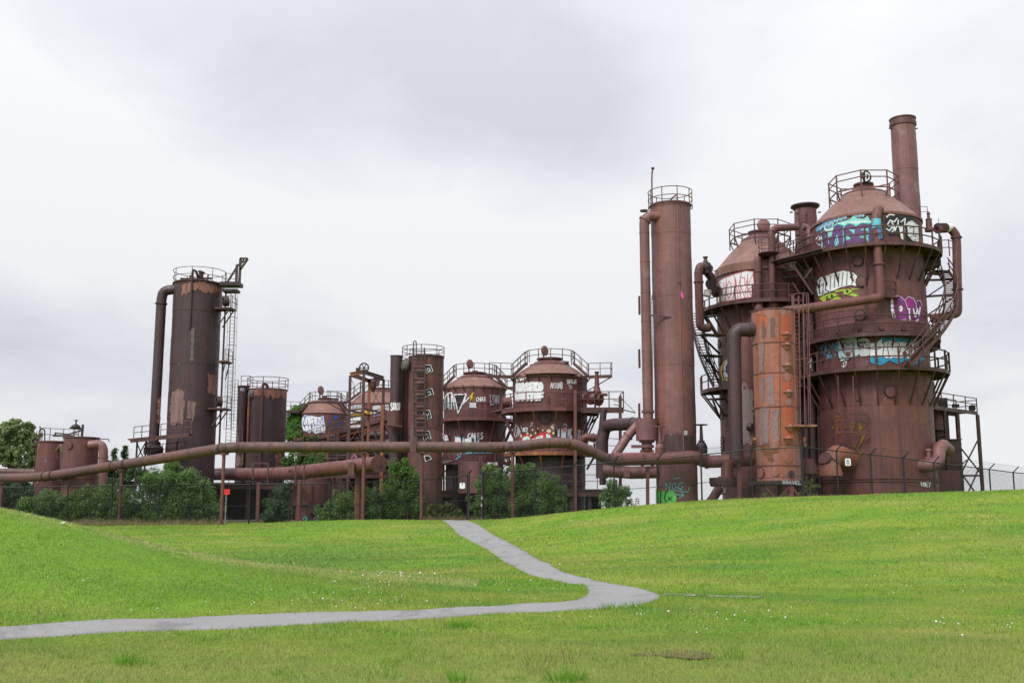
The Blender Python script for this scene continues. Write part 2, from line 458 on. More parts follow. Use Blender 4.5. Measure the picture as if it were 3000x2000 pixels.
def gate_valve(th, p, r, h, mat, name='gate_valve', wheel=True):
    """valve standing on a pipe: body, waisted yoke, stem and handwheel"""
    prof = [(r * 0.95, 0), (r, h * 0.05), (r * 0.98, h * 0.24), (r * 0.75, h * 0.36), (r * 0.45, h * 0.40), (r * 0.62, h * 0.405),
            (r * 0.62, h * 0.44), (r * 0.34, h * 0.45), (r * 0.24, h * 0.95), (r * 0.3, h)]
    o = th.part(name, MB().lathe(p, prof, 18), mat)
    rb = MB()
    for k in range(4): rb.lathe(Vector(p) + Vector((0, 0, h * (0.06 + 0.055 * k))), [(r * 0.9, 0), (r * 1.08, 0), (r * 1.08, h * 0.018), (r * 0.9, h * 0.018)], 18)
    th.part('flange', rb, mat, o)
    if wheel:
        w = MB().hoop(Vector(p) + Vector((0, 0, h * 0.99)), r * 1.1, r * 0.09, 24)
        for k in range(3):
            t = math.pi * k / 3 + 0.3; d = Vector((math.cos(t), math.sin(t), 0)) * r * 1.1
            w.tube(Vector(p) + Vector((0, 0, h * 0.99)) - d, Vector(p) + Vector((0, 0, h * 0.99)) + d, r * 0.06, n=5)
        th.part('handwheel', w, mat, o)
    return o
def helix_stair(th, c, ri, ro, a0, z0, a1, z1, n, mat, rail_h=1.0, rr=0.03):
    o = None
    for r in (ri, ro):
        st = MB()
        for k in range(n):
            t0, t1 = a0 + (a1 - a0) * k / n, a0 + (a1 - a0) * (k + 1) / n
            st.bar(pol(c, r, t0, z0 + (z1 - z0) * k / n), pol(c, r, t1, z0 + (z1 - z0) * (k + 1) / n), 0.05, 0.26)
        o = th.part('stair_stringer', st, mat)
    am = a0 + 0.5 * (a1 - a0) / n
    for k in range(n):
        t = a0 + (a1 - a0) * (k + 0.5) / n; z = z0 + (z1 - z0) * (k + 0.5) / n
        d = Vector((math.cos(t), math.sin(t), 0)); q = Vector((-d.y, d.x, 0))
        mb = MB().box(pol(c, (ri + ro) / 2, t, z), (ro - ri - 0.04, 0.24, 0.035), Matrix((d, q, Vector((0, 0, 1)))).transposed())
        th.part('tread', mb, mat, o, smooth=False)
    rl = MB()
    for r in (ri, ro):
        for f in (1.0, 0.55):
            q = [pol(c, r, a0 + (a1 - a0) * k / n, z0 + (z1 - z0) * k / n + rail_h * f) for k in range(n + 1)]
            rl.sweep(q, rr, 6)
        for k in range(0, n + 1, 5):
            p = pol(c, r, a0 + (a1 - a0) * k / n, z0 + (z1 - z0) * k / n); rl.tube(p, p + Vector((0, 0, rail_h)), rr, n=6)
    th.part('stair_railing', rl, mat, o)
    return o

# ------------------------------------------------------------------ spray paint laid on curved plate
_layer = [0]
def on_cyl(c, R, eps):
    def f(px, py):
        d = ray(px, py); ox, oy = -c[0], -c[1]
        A = d.x * d.x + d.y * d.y; B = 2 * (ox * d.x + oy * d.y); C = ox * ox + oy * oy - (R + eps) ** 2
        disc = B * B - 4 * A * C
        if disc < 0: disc = 0.0
        t = (-B - math.sqrt(disc)) / (2 * A)
        return Vector((d.x * t, d.y * t, EYE + d.z * t))
    return f
def fill_poly(mb, poly, f, row=3.0, col=10.0):
    ys = [p[1] for p in poly]; y0, y1 = min(ys), max(ys); n = max(1, int((y1 - y0) / row)); m = len(poly)
    def spans(y):
        xs = []
        for i in range(m):
            (ax, ay), (bx, by) = poly[i], poly[(i + 1) % m]
            if (ay <= y < by) or (by <= y < ay): xs.append(ax + (bx - ax) * (y - ay) / (by - ay))
        xs.sort(); return xs
    for k in range(n):
        a, b = y0 + (y1 - y0) * k / n, y0 + (y1 - y0) * (k + 1) / n
        s = spans((a + b) / 2)
        st, sb = spans(a + 0.02 * (b - a)), spans(b - 0.02 * (b - a))
        if len(st) != len(s): st = s
        if len(sb) != len(s): sb = s
        for i in range(0, len(s) - 1, 2):
            w = max(1, int(abs(s[i + 1] - s[i]) / col))
            for j in range(w):
                u0, u1 = j / w, (j + 1) / w
                q = [(st[i] + (st[i + 1] - st[i]) * u0, a), (st[i] + (st[i + 1] - st[i]) * u1, a), (sb[i] + (sb[i + 1] - sb[i]) * u1, b), (sb[i] + (sb[i + 1] - sb[i]) * u0, b)]
                mb.add([f(*t) for t in q], [(3, 2, 1, 0)])
def stroke(mb, pts, w, fs):
    """round-ended ribbon; fs(k) gives the surface at the k-th tiny lift so nothing is coplanar"""
    for k, (a, b) in enumerate(zip(pts[:-1], pts[1:])):
        dx, dy = b[0] - a[0], b[1] - a[1]; L = math.hypot(dx, dy)
        if L < 1e-6: continue
        nx, ny = -dy / L * w / 2, dx / L * w / 2; f = fs(2 * k)
        mb.add([f(a[0] + nx, a[1] + ny), f(b[0] + nx, b[1] + ny), f(b[0] - nx, b[1] - ny), f(a[0] - nx, a[1] - ny)], [(0, 1, 2, 3)])
    for k, p in enumerate(pts):
        f = fs(2 * k + 1)
        mb.add([f(p[0] + w / 2 * math.cos(t), p[1] - w / 2 * math.sin(t)) for t in (2 * math.pi * j / 7 for j in range(7))], [tuple(range(7))])
GLY = {
 'A': [[(0, 1), (.45, 0), (.95, 1)], [(.2, .62), (.75, .62)]], 'B': [[(.05, 1), (.05, 0), (.7, .1), (.7, .4), (.1, .5), (.85, .6), (.8, .95), (.05, 1)]],
 'C': [[(.95, .15), (.5, 0), (.1, .3), (.1, .75), (.5, 1), (.95, .85)]], 'D': [[(.1, 0), (.1, 1), (.6, .95), (.95, .5), (.6, .05), (.1, 0)]],
 'E': [[(.9, 0), (.1, 0), (.1, 1), (.95, 1)], [(.1, .5), (.75, .5)]], 'F': [[(.95, 0), (.1, 0), (.1, 1)], [(.1, .5), (.75, .5)]],
 'G': [[(.9, .1), (.4, 0), (.05, .5), (.4, 1), (.9, .9), (.9, .55), (.55, .55)]], 'H': [[(.1, 0), (.1, 1)], [(.9, 0), (.9, 1)], [(.1, .5), (.9, .5)]],
 'I': [[(.5, 0), (.5, 1)]], 'J': [[(.8, 0), (.8, .8), (.4, 1), (.1, .75)]], 'K': [[(.1, 0), (.1, 1)], [(.9, 0), (.15, .5), (.95, 1)]],
 'L': [[(.1, 0), (.1, 1), (.9, .97)]], 'M': [[(.02, 1), (.12, 0), (.5, .6), (.88, 0), (.98, 1)]], 'N': [[(.1, 1), (.1, 0), (.9, 1), (.9, 0)]],
 'O': [[(.5, 0), (.08, .3), (.08, .7), (.5, 1), (.92, .7), (.92, .3), (.5, 0)]], 'P': [[(.1, 1), (.1, 0), (.8, .08), (.85, .42), (.1, .55)]],
 'R': [[(.1, 1), (.1, 0), (.8, .08), (.82, .4), (.15, .5), (.95, 1)]], 'S': [[(.9, .1), (.4, 0), (.1, .25), (.45, .48), (.9, .7), (.55, 1), (.05, .9)]],
 'T': [[(0, .03), (1, 0)], [(.5, 0), (.5, 1)]], 'U': [[(.1, 0), (.12, .75), (.5, 1), (.88, .75), (.9, 0)]], 'V': [[(0, 0), (.5, 1), (1, 0)]],
 'W': [[(0, 0), (.25, 1), (.5, .4), (.75, 1), (1, 0)]], 'X': [[(0, 0), (1, 1)], [(1, 0), (0, 1)]], 'Y': [[(0, 0), (.5, .5), (1, 0)], [(.5, .5), (.45, 1)]],
 'Z': [[(.05, 0), (.95, 0), (.05, 1), (.95, 1)]], '3': [[(.1, 0), (.9, .1), (.4, .45), (.9, .75), (.1, 1)]], '8': [[(.5, 0), (.1, .25), (.9, .72), (.5, 1), (.1, .72), (.9, .25), (.5, 0)]],
 '5': [[(.9, 0), (.15, 0), (.1, .45), (.8, .5), (.8, .95), (.1, 1)]], '?': [[(.1, .2), (.5, 0), (.9, .25), (.5, .55), (.5, .7)], [(.5, .95), (.5, 1)]], "'": [[(.5, 0), (.45, .2)]],
 '-': [[(.1, .5), (.9, .5)]], '.': [[(.4, .95), (.5, 1)]], '0': [[(.5, 0), (.08, .3), (.08, .7), (.5, 1), (.92, .7), (.92, .3), (.5, 0)]], '1': [[(.3, .2), (.5, 0), (.5, 1)]], ' ': []}
def letters(text, quad, gap=0.18, jit=0.0, rng=None):
    """stroke polylines of the text stretched over a four-cornered area (tl, tr, br, bl)"""
    tl, tr, br, bl = quad; n = len(text); out = []
    rng = rng or random.Random(sum(ord(q) * (i + 3) for i, q in enumerate(text)))
    for i, ch in enumerate(text):
        for s in GLY.get(ch, []):
            pl = []
            for x, y in s:
                u = (i + gap / 2 + x * (1 - gap)) / n + rng.uniform(-jit, jit) / n; v = y + rng.uniform(-jit, jit)
                top = (tl[0] + (tr[0] - tl[0]) * u, tl[1] + (tr[1] - tl[1]) * u); bot = (bl[0] + (br[0] - bl[0]) * u, bl[1] + (br[1] - bl[1]) * u)
                pl.append((top[0] + (bot[0] - top[0]) * v, top[1] + (bot[1] - top[1]) * v))
            out.append(pl)
    return out
class Spray:
    """one piece of graffiti: layers of paint on a cylinder (c, R)"""
    def __init__(s, th, c, R, name='graffiti', base=0.035): s.th, s.c, s.R, s.name, s.e, s.root = th, c, R, name, base, None
    def _put(s, mb, col):
        if not mb.v: return
        o = s.th.part(s.name if s.root is None else 'paint_layer', mb, paint(*col), s.root, smooth=False)
        if s.root is None: s.root = o
        s.e += 0.006
    def poly(s, pts, col):
        if s.name in ('flaked_patch', 'orange_band', 'paint_patch', 'bare_primer'): pts = ragged(pts, 3.0, 5.0, int(pts[0][0]))
        mb = MB(); fill_poly(mb, pts, on_cyl(s.c, s.R, s.e)); s._put(mb, col); return s
    def polys(s, ps, col):
        e0 = s.e
        for i, p in enumerate(ps):
            if s.name == 'bare_primer': p = ragged(p, 3.0, 5.0, i)
            s.e = e0 + 0.0012 * (i % 6); mb = MB(); fill_poly(mb, p, on_cyl(s.c, s.R, s.e)); s._put(mb, col)
        s.e = e0 + 0.012; return s
    def lines(s, pls, w, col):
        if 1 < len(pls) <= 4:
            for pl in pls: s.lines([pl], w, col); s.e -= 0.012
            s.e += 0.014; return s
        mb = MB()
        for i, pl in enumerate(pls):
            d = []
            for a, b in zip(pl[:-1], pl[1:]):
                m = max(1, int(math.hypot(b[0] - a[0], b[1] - a[1]) / 14))
                d += [(a[0] + (b[0] - a[0]) * j / m, a[1] + (b[1] - a[1]) * j / m) for j in range(m)]
            d.append(pl[-1])
            stroke(mb, d, w, lambda k: on_cyl(s.c, s.R, s.e + 0.00025 * ((k + 3 * i) % 40)))
        s._put(mb, col); s.e += 0.008; return s
    def text(s, t, quad, w, col, jit=0.05, gap=0.18): return s.lines(letters(t, quad, gap, jit), w, col)
    def bubble(s, t, quad, w, col, edge, ew=5, jit=0.04, gap=0.1):
        L = letters(t, quad, gap, jit); s.lines(L, w + ew, edge); return s.lines(L, w, col)
def ell(cx, cy, rx, ry, n=20, rot=0.0):
    return [(cx + rx * math.cos(t) * math.cos(rot) - ry * math.sin(t) * math.sin(rot), cy + rx * math.cos(t) * math.sin(rot) + ry * math.sin(t) * math.cos(rot)) for t in (2 * math.pi * k / n for k in range(n))]
def ragged(poly, amp=2.5, step=6.0, seed=1):
    """flaked outline: edges broken up with small uneven steps and runs"""
    r_ = random.Random(seed); out = []
    for (ax, ay), (bx, by) in zip(poly, poly[1:] + poly[:1]):
        m = max(1, int(math.hypot(bx - ax, by - ay) / step))
        for j in range(m):
            f = j / m; out.append((ax + (bx - ax) * f + r_.gauss(0, amp * .5), ay + (by - ay) * f + r_.gauss(0, amp)))
    return out
WHITE, BLK, RED = ('white', (0.80, 0.81, 0.84)), ('black', (0.012, 0.012, 0.014)), ('red', (0.55, 0.03, 0.03))
CYAN, TEAL, PURP = ('cyan', (0.13, 0.50, 0.68)), ('teal', (0.05, 0.55, 0.48)), ('purple', (0.13, 0.05, 0.19))
MAG, GREEN, YEL = ('magenta', (0.22, 0.035, 0.20)), ('green', (0.10, 0.50, 0.11)), ('yellow', (0.75, 0.50, 0.02))
LIME, BLUE, PALE = ('lime', (0.36, 0.52, 0.05)), ('blue', (0.03, 0.09, 0.42)), ('pale_blue', (0.50, 0.72, 0.80))
GREY, PINKP, MUST = ('grey', (0.42, 0.43, 0.46)), ('pink', (0.80, 0.10, 0.42)), ('mustard', (0.30, 0.18, 0.01))
PATCH, PATCH_O, CREAM = ('pale_patch', (0.225, 0.138, 0.122)), ('orange_patch', (0.30, 0.125, 0.085)), ('cream', (0.75, 0.62, 0.40))
SKYB, DIRT = ('sky_blue', (0.02, 0.30, 0.50)), ('dark_patch', (0.055, 0.03, 0.03))

# ------------------------------------------------------------------ the lawn: heights measured at points, joined by a thin-plate surface
_pp = [  # photo x, y and distance in metres
 (0,2000,10.5),(750,2000,10.5),(1500,2000,10.5),(2250,2000,10.5),(3000,2000,10.5),(-500,1990,10.5),(3600,1990,10.5),
 (0,1856,15),(500,1832,16),(1000,1810,17),(1400,1793,18),(1700,1775,19.5),(2000,1800,18),(2500,1850,15.2),(3000,1850,15.2),(1930,1745,22),
 (2200,1748,22),(2600,1757,21.5),(3000,1775,20.2),(3400,1785,19.5),
 (2200,1640,32),(2200,1560,42),(2200,1500,50),(2200,1464,56),(3000,1437,52),(3000,1500,44),(3000,1600,33),(3000,1700,25),
 (2600,1448,55),(2600,1520,43),(2600,1600,34),(2600,1690,26),(1800,1490,58),(1800,1560,47),(1800,1640,36),(1600,1509,61),(1450,1523,64),
 (3500,1425,51),(3500,1600,33),
 (1700,1690,27.8),(1600,1650,33),(1500,1600,46),(1340,1527,66),(1400,1560,56),
 (600,1542,66),(800,1532,67),(1000,1524,67),(1180,1523,67),(1000,1600,50),(1200,1610,48),(1000,1645,38),(1250,1680,30.5),(1450,1690,28.5),
 (-500,1395,24),(0,1492,24),(213,1541,24),(425,1603,24),(680,1652,24.5),(1000,1674,25),(1212,1694,25.5),(1382,1709,25.5),
 (0,1600,20.8),(0,1700,18.2),(0,1800,16),(500,1700,20),(500,1770,17.5),(1000,1740,20.5),(1000,1765,18.7),(1400,1740,22),(-500,1620,20),(-500,1750,17.5)]
_ctrl = [P(*q) for q in _pp]
_ctrl += [Vector(v) for v in ((-16, 33, -0.25), (-10, 33, -0.45), (-5, 34, -0.40), (-22, 34, 0.3), (-20, 50, -0.1), (-12, 50, -0.2), (-30, 50, 0.0), (-26, 66, 0.35), (-36, 66, 0.3), (-18, 66, 0.4),
    (-8, 5, 0.0), (0, 5, 0.0), (8, 5, 0.0), (0, -2, 0.0), (-14, -2, 0.0), (14, -2, 0.0), (-40, 5, 0.5), (40, 5, 0.0), (45, 20, -0.1), (45, 35, 0.6), (48, 52, 2.4), (-35, 24, 2.4), (-40, 40, 0.4),
    (-12, 75, 0.5), (-30, 75, 0.4), (0, 74, 0.7), (6, 70, 1.0), (13, 63, 1.95), (20, 63, 2.0), (28, 62, 2.1), (40, 62, 1.9), (20, 74, 1.0), (32, 74, 1.0), (46, 74, 1.0))]
_cx = np.array([(v.x, v.y) for v in _ctrl]); _cz = np.array([v.z for v in _ctrl])
def _tps(d2): return np.where(d2 > 1e-9, 0.5 * d2 * np.log(np.maximum(d2, 1e-9)), 0.0)
_K = _tps(((_cx[:, None, :] - _cx[None, :, :]) ** 2).sum(-1)) + np.eye(len(_cx)) * 2.0
_Q = np.c_[np.ones(len(_cx)), _cx]
_sol = np.linalg.solve(np.block([[_K, _Q], [_Q.T, np.zeros((3, 3))]]), np.r_[_cz, 0, 0, 0])
def _ss(t): t = np.clip(t, 0, 1); return t * t * (3 - 2 * t)
PLATEAU = 0.55
def height(x, y):
    x = np.atleast_1d(np.asarray(x, float)); y = np.atleast_1d(np.asarray(y, float))
    xc, yc = np.clip(x, -42, 48), np.clip(y, -4, 78)
    out = np.empty(x.shape)
    for s in range(0, x.size, 4000):
        q = np.c_[xc.ravel()[s:s + 4000], yc.ravel()[s:s + 4000]]
        d2 = ((q[:, None, :] - _cx[None]) ** 2).sum(-1)
        out.ravel()[s:s + 4000] = _tps(d2) @ _sol[:-3] + _sol[-3] + q @ _sol[-2:]
    w = _ss((y - 70) / 9.0)
    return out * (1 - w) + PLATEAU * w
def hz(x, y): return float(height(x, y)[0])
def ground_hit(px, py, y0=6.0, y1=72.0):
    """first point of the lawn that the photo pixel shows"""
    d = ray(px, py); ys = np.linspace(y0, y1, 700); s = ys / d.y
    g = height(d.x * s, ys); zz = EYE + d.z * s; k = np.argmax(zz < g)
    if not (zz < g).any(): return None
    a = k - 1 if k else 0
    da, db = zz[a] - g[a], zz[k] - g[k]; f = da / (da - db) if da != db else 0
    yy = ys[a] + (ys[k] - ys[a]) * f; return Vector((d.x * yy / d.y, yy, hz(d.x * yy / d.y, yy)))

def _axis(lo, hi, d0, far0, far1):
    a = list(np.arange(lo, hi + 1e-6, d0)); up, dn, st = [], [], d0
    v = hi
    while v < far1: st *= 1.28; v += st; up.append(v)
    v, st = lo, d0
    while v > far0: st *= 1.28; v -= st; dn.append(v)
    return np.array(dn[::-1] + a + up)
gx = _axis(-34, 44, 0.42, -3500, 3500); gy = _axis(4, 74, 0.42, -300, 5000)
GXX, GYY = np.meshgrid(gx, gy); GZ = height(GXX, GYY)
_micro = 0.018 * (np.sin(GXX * 2.1 + 1.3 * np.sin(GYY * 1.3)) * np.sin(GYY * 1.7 + np.sin(GXX)))
GZ = GZ + np.where((GYY > 6) & (GYY < 72), _micro, 0)

def grass_colour(n, l, p, dry=1.0):
    """colour of the turf by place: yellowed, mid and lush patches"""
    flat = mapping(n, l, p, (1, 1, 0.0))
    a = noise(n, l, flat, 0.22, 6, 0.62, 0.3)
    c = ramp(n, l, a, [(0.34, (0.125, 0.300, 0.012)), (0.45, (0.205, 0.345, 0.024)), (0.55, (0.275, 0.362, 0.042)), (0.68, (0.365, 0.390, 0.085))])
    st = mapping(n, l, flat, (0.12, 0.55, 1.0), (5, 2, 0))
    c = mixc(n, l, ramp(n, l, noise(n, l, st, 1.0, 4, 0.55), [(0.48, 0.0), (0.66, 0.7)]), c, (0.120, 0.270, 0.036))
    c = mixc(n, l, ramp(n, l, noise(n, l, flat, 0.9, 5, 0.6), [(0.53, 0.0), (0.70, 0.65)]), c, (0.125, 0.300, 0.022))
    c = mixc(n, l, ramp(n, l, noise(n, l, flat, 2.1, 5, 0.65), [(0.57, 0.0), (0.74, 0.7)]), c, (0.31, 0.265, 0.110))
    # lusher growth on the left mound, as it is left to grow there
    dv = n.new("ShaderNodeVectorMath"); dv.operation = 'DISTANCE'; dv.inputs[1].default_value = (-9.5, 20.5, 0.0); l.new(flat, dv.inputs[0])
    dn = n.new("ShaderNodeMath"); dn.operation = 'MULTIPLY_ADD'; l.new(noise(n, l, flat, 0.7, 5, 0.6), dn.inputs[0]); dn.inputs[1].default_value = 5.0; l.new(dv.outputs['Value'], dn.inputs[2])
    ds = n.new("ShaderNodeMath"); ds.operation = 'DIVIDE'; l.new(dn.outputs[0], ds.inputs[0]); ds.inputs[1].default_value = 12.0
    c = mixc(n, l, ramp(n, l, ds.outputs[0], [(0.42, 0.75), (0.85, 0.0)]), c, (0.175, 0.365, 0.026))
    # darker green turf in the hollow behind that mound; drier, strawy turf nearest the viewer
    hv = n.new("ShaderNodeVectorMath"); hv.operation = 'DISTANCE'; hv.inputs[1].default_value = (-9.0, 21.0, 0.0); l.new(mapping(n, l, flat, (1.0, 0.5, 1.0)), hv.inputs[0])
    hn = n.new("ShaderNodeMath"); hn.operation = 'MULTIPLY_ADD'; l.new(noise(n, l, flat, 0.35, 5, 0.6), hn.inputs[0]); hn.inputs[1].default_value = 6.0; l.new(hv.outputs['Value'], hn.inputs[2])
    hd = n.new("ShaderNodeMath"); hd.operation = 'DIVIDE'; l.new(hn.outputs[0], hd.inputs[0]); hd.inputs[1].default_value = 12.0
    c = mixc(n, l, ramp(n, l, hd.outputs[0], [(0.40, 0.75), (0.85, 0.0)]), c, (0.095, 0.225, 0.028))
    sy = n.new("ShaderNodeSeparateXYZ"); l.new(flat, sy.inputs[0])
    # paler straw-coloured band along the crest of the left mound
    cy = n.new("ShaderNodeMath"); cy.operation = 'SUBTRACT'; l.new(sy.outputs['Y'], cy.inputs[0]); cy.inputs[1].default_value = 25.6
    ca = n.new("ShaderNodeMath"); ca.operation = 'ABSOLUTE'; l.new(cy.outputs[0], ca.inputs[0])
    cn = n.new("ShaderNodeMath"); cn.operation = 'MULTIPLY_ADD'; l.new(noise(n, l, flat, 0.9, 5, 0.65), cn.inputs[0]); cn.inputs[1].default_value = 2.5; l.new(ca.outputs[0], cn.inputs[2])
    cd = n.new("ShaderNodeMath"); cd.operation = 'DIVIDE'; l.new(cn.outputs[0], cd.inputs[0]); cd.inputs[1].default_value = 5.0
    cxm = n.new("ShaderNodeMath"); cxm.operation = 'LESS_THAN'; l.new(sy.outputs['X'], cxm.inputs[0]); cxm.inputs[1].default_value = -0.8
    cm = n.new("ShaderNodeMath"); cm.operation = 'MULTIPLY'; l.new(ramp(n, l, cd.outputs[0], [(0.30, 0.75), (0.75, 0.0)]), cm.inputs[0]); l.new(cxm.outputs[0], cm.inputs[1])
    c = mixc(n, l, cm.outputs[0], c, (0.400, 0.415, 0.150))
    fn = n.new("ShaderNodeMath"); fn.operation = 'MULTIPLY_ADD'; l.new(noise(n, l, flat, 0.8, 5, 0.65), fn.inputs[0]); fn.inputs[1].default_value = 9.0; l.new(sy.outputs['Y'], fn.inputs[2])
    fd = n.new("ShaderNodeMath"); fd.operation = 'DIVIDE'; l.new(fn.outputs[0], fd.inputs[0]); fd.inputs[1].default_value = 24.0
    c = mixc(n, l, ramp(n, l, fd.outputs[0], [(0.58, 0.62), (0.86, 0.0)]), c, (0.350, 0.360, 0.110))
    return c
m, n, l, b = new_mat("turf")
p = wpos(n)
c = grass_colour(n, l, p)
c = mixc(n, l, ramp(n, l, noise(n, l, p, 9.0, 6, 0.7), [(0.36, 0.55), (0.64, 0.05)]), c, (0.090, 0.150, 0.022))
fine = noise(n, l, mapping(n, l, p, (1, 0.35, 1)), 26.0, 5, 0.7)
c = mixc(n, l, ramp(n, l, fine, [(0.40, 0.4), (0.62, 0.0)]), c, (0.105, 0.160, 0.028))
c = mixc(n, l, ramp(n, l, noise(n, l, p, 0.8, 6, 0.7), [(0.735, 0.0), (0.77, 0.8)]), c, (0.11, 0.075, 0.05))
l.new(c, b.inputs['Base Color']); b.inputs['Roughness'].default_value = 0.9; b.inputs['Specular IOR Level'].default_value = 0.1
bump(n, l, b, noise(n, l, p, 14.0, 7, 0.75), 0.7, 0.06)
TURF = m
nx, ny = len(gx), len(gy)
gv = np.stack([GXX, GYY, GZ], -1).reshape(-1, 3)
idx = np.arange(nx * ny).reshape(ny, nx)
gf = np.stack([idx[:-1, :-1], idx[:-1, 1:], idx[1:, 1:], idx[1:, :-1]], -1).reshape(-1, 4)
def np_mesh(name, v, f, mat, smooth=True):
    me = bpy.data.meshes.new(name); k = f.shape[1]
    me.vertices.add(len(v)); me.vertices.foreach_set('co', np.ascontiguousarray(v, np.float32).ravel())
    me.loops.add(f.size); me.loops.foreach_set('vertex_index', np.ascontiguousarray(f, np.int32).ravel())
    me.polygons.add(len(f)); me.polygons.foreach_set('loop_start', np.arange(0, f.size, k, dtype=np.int32))
    if smooth: me.polygons.foreach_set('use_smooth', np.ones(len(f), bool))
    me.materials.append(mat); me.update(calc_edges=True); me.validate(); return me
def np_obj(name, v, f, mat, kind=None, smooth=True, parent=None, label=None):
    o = bpy.data.objects.new(name, np_mesh(name, v, f, mat, smooth)); COL.objects.link(o)
    if kind: o['kind'] = kind
    if parent: o.parent = parent
    if label: o['label'] = label
    return o
np_obj("ground", gv, gf, TURF, 'structure', label='rolling green park lawn with low mounds around the path')

def gheight(x, y):
    """height of the built ground sheet itself"""
    ix = np.clip(np.searchsorted(gx, x) - 1, 0, nx - 2); iy = np.clip(np.searchsorted(gy, y) - 1, 0, ny - 2)
    fx = (x - gx[ix]) / (gx[ix + 1] - gx[ix]); fy = (y - gy[iy]) / (gy[iy + 1] - gy[iy])
    return (GZ[iy, ix] * (1 - fx) + GZ[iy, ix + 1] * fx) * (1 - fy) + (GZ[iy + 1, ix] * (1 - fx) + GZ[iy + 1, ix + 1] * fx) * fy
# ------------------------------------------------------------------ asphalt footpath
_pairs = [((-400,1857),(-400,1899)),((0,1836),(0,1877)),((425,1813),(425,1850)),((1000,1794),(1000,1827)),((1340,1780),(1340,1807)),((1560,1769),(1640,1791)),
 ((1676,1761),(1808,1782)),((1712,1748),(1914,1760)),((1723,1735),(1933,1743)),((1719,1722),(1893,1728)),((1706,1713),(1808,1713)),((1638,1704),(1723,1694)),
 ((1570,1688),(1638,1669)),((1510,1663),(1574,1637)),((1425,1609),(1510,1599)),((1375,1583),(1446,1565)),((1340,1563),(1417,1546)),((1306,1531),(1390,1531))]
_L = [ground_hit(*a) for a, b_ in _pairs]; _R = [ground_hit(*b_) for a, b_ in _pairs]
for S in (_L, _R): S.append(S[-1] + Vector((-0.5, 4.5, 0))); S.append(S[-1] + Vector((-0.2, 4, 0)))
def catmull(Q, m):
    out = []
    for k in range(len(Q) - 1):
        p0, p1, p2, p3 = Q[max(k - 1, 0)], Q[k], Q[k + 1], Q[min(k + 2, len(Q) - 1)]
        for j in range(m):
            t = j / m; out.append(0.5 * ((2 * p1) + (p2 - p0) * t + (2 * p0 - 5 * p1 + 4 * p2 - p3) * t * t + (3 * p1 - p0 - 3 * p2 + p3) * t ** 3))
    out.append(Q[-1]); return out
def resample(Q, n_):
    L = [0.0]
    for a, b_ in zip(Q[:-1], Q[1:]): L.append(L[-1] + (b_ - a).length)
    return Q
SL, SR = catmull([Vector((v.x, v.y, 0)) for v in _L], 14), catmull([Vector((v.x, v.y, 0)) for v in _R], 14)
rg = random.Random(3)
_wob = lambda s, k: 0.022 * math.sin(k * 0.9 + s) + 0.018 * math.sin(k * 2.3 + 2 * s) + rg.uniform(-0.01, 0.01)
pv, pf = [], []
NA = 9
for k, (a, b_) in enumerate(zip(SL, SR)):
    d = (b_ - a).normalized(); a2, b2 = a + d * _wob(0.3, k), b_ + d * _wob(1.9, k)
    for j in range(NA):
        q = a2.lerp(b2, (0, .025, .12, .3, .5, .7, .88, .975, 1)[j]); pv.append((q.x, q.y, 0))
pv = np.array(pv); pv[:, 2] = gheight(pv[:, 0], pv[:, 1]) + 0.020
pv[0::NA, 2] -= .05; pv[NA - 1::NA, 2] -= .05      # the edges dip into the turf
for k in range(len(SL) - 1):
    for j in range(NA - 1):
        o_ = k * NA + j; pf.append((o_, o_ + 1, o_ + NA + 1, o_ + NA))
m, n, l, b = new_mat("worn_asphalt")
p = wpos(n)
c = mixc(n, l, noise(n, l, p, 0.5, 5), (0.225, 0.222, 0.221), (0.295, 0.290, 0.288))
c = mixc(n, l, ramp(n, l, noise(n, l, p, 28.0, 4, 0.7), [(0.42, 0.5), (0.6, 0.0)]), c, (0.17, 0.168, 0.172))
c = mixc(n, l, ramp(n, l, noise(n, l, mapping(n, l, p, (1, 0.6, 1)), 0.9, 6, 0.7, 0.6), [(0.53, 0.0), (0.64, 0.65)]), c, (0.130, 0.127, 0.126))
c = mixc(n, l, ramp(n, l, noise(n, l, p, 2.4, 6, 0.7), [(0.58, 0.0), (0.70, 0.4)]), c, (0.34, 0.33, 0.31))
vor = n.new("ShaderNodeTexVoronoi"); vor.feature = 'DISTANCE_TO_EDGE'; vor.inputs['Scale'].default_value = 0.32
_wv = n.new("ShaderNodeVectorMath"); _wv.operation = 'ADD'; _wn = n.new("ShaderNodeTexNoise"); _wn.inputs['Scale'].default_value = 1.3; l.new(p, _wn.inputs['Vector'])
l.new(mapping(n, l, p, (1, 1, 0)), _wv.inputs[0]); l.new(_wn.outputs['Color'], _wv.inputs[1]); l.new(_wv.outputs[0], vor.inputs['Vector'])
c = mixc(n, l, ramp(n, l, vor.outputs['Distance'], [(0.0, 0.22), (0.006, 0.0)]), c, (0.12, 0.118, 0.12))
l.new(c, b.inputs['Base Color']); b.inputs['Roughness'].default_value = 0.88
bump(n, l, b, noise(n, l, p, 40.0, 6, 0.7), 0.5, 0.02)
ASPHALT = m
# the lawn is lowered under the path so the two never cross
np_obj("footpath", pv, np.array(pf), ASPHALT, 'structure', label='grey asphalt footpath bending from the left up to the fence gate')

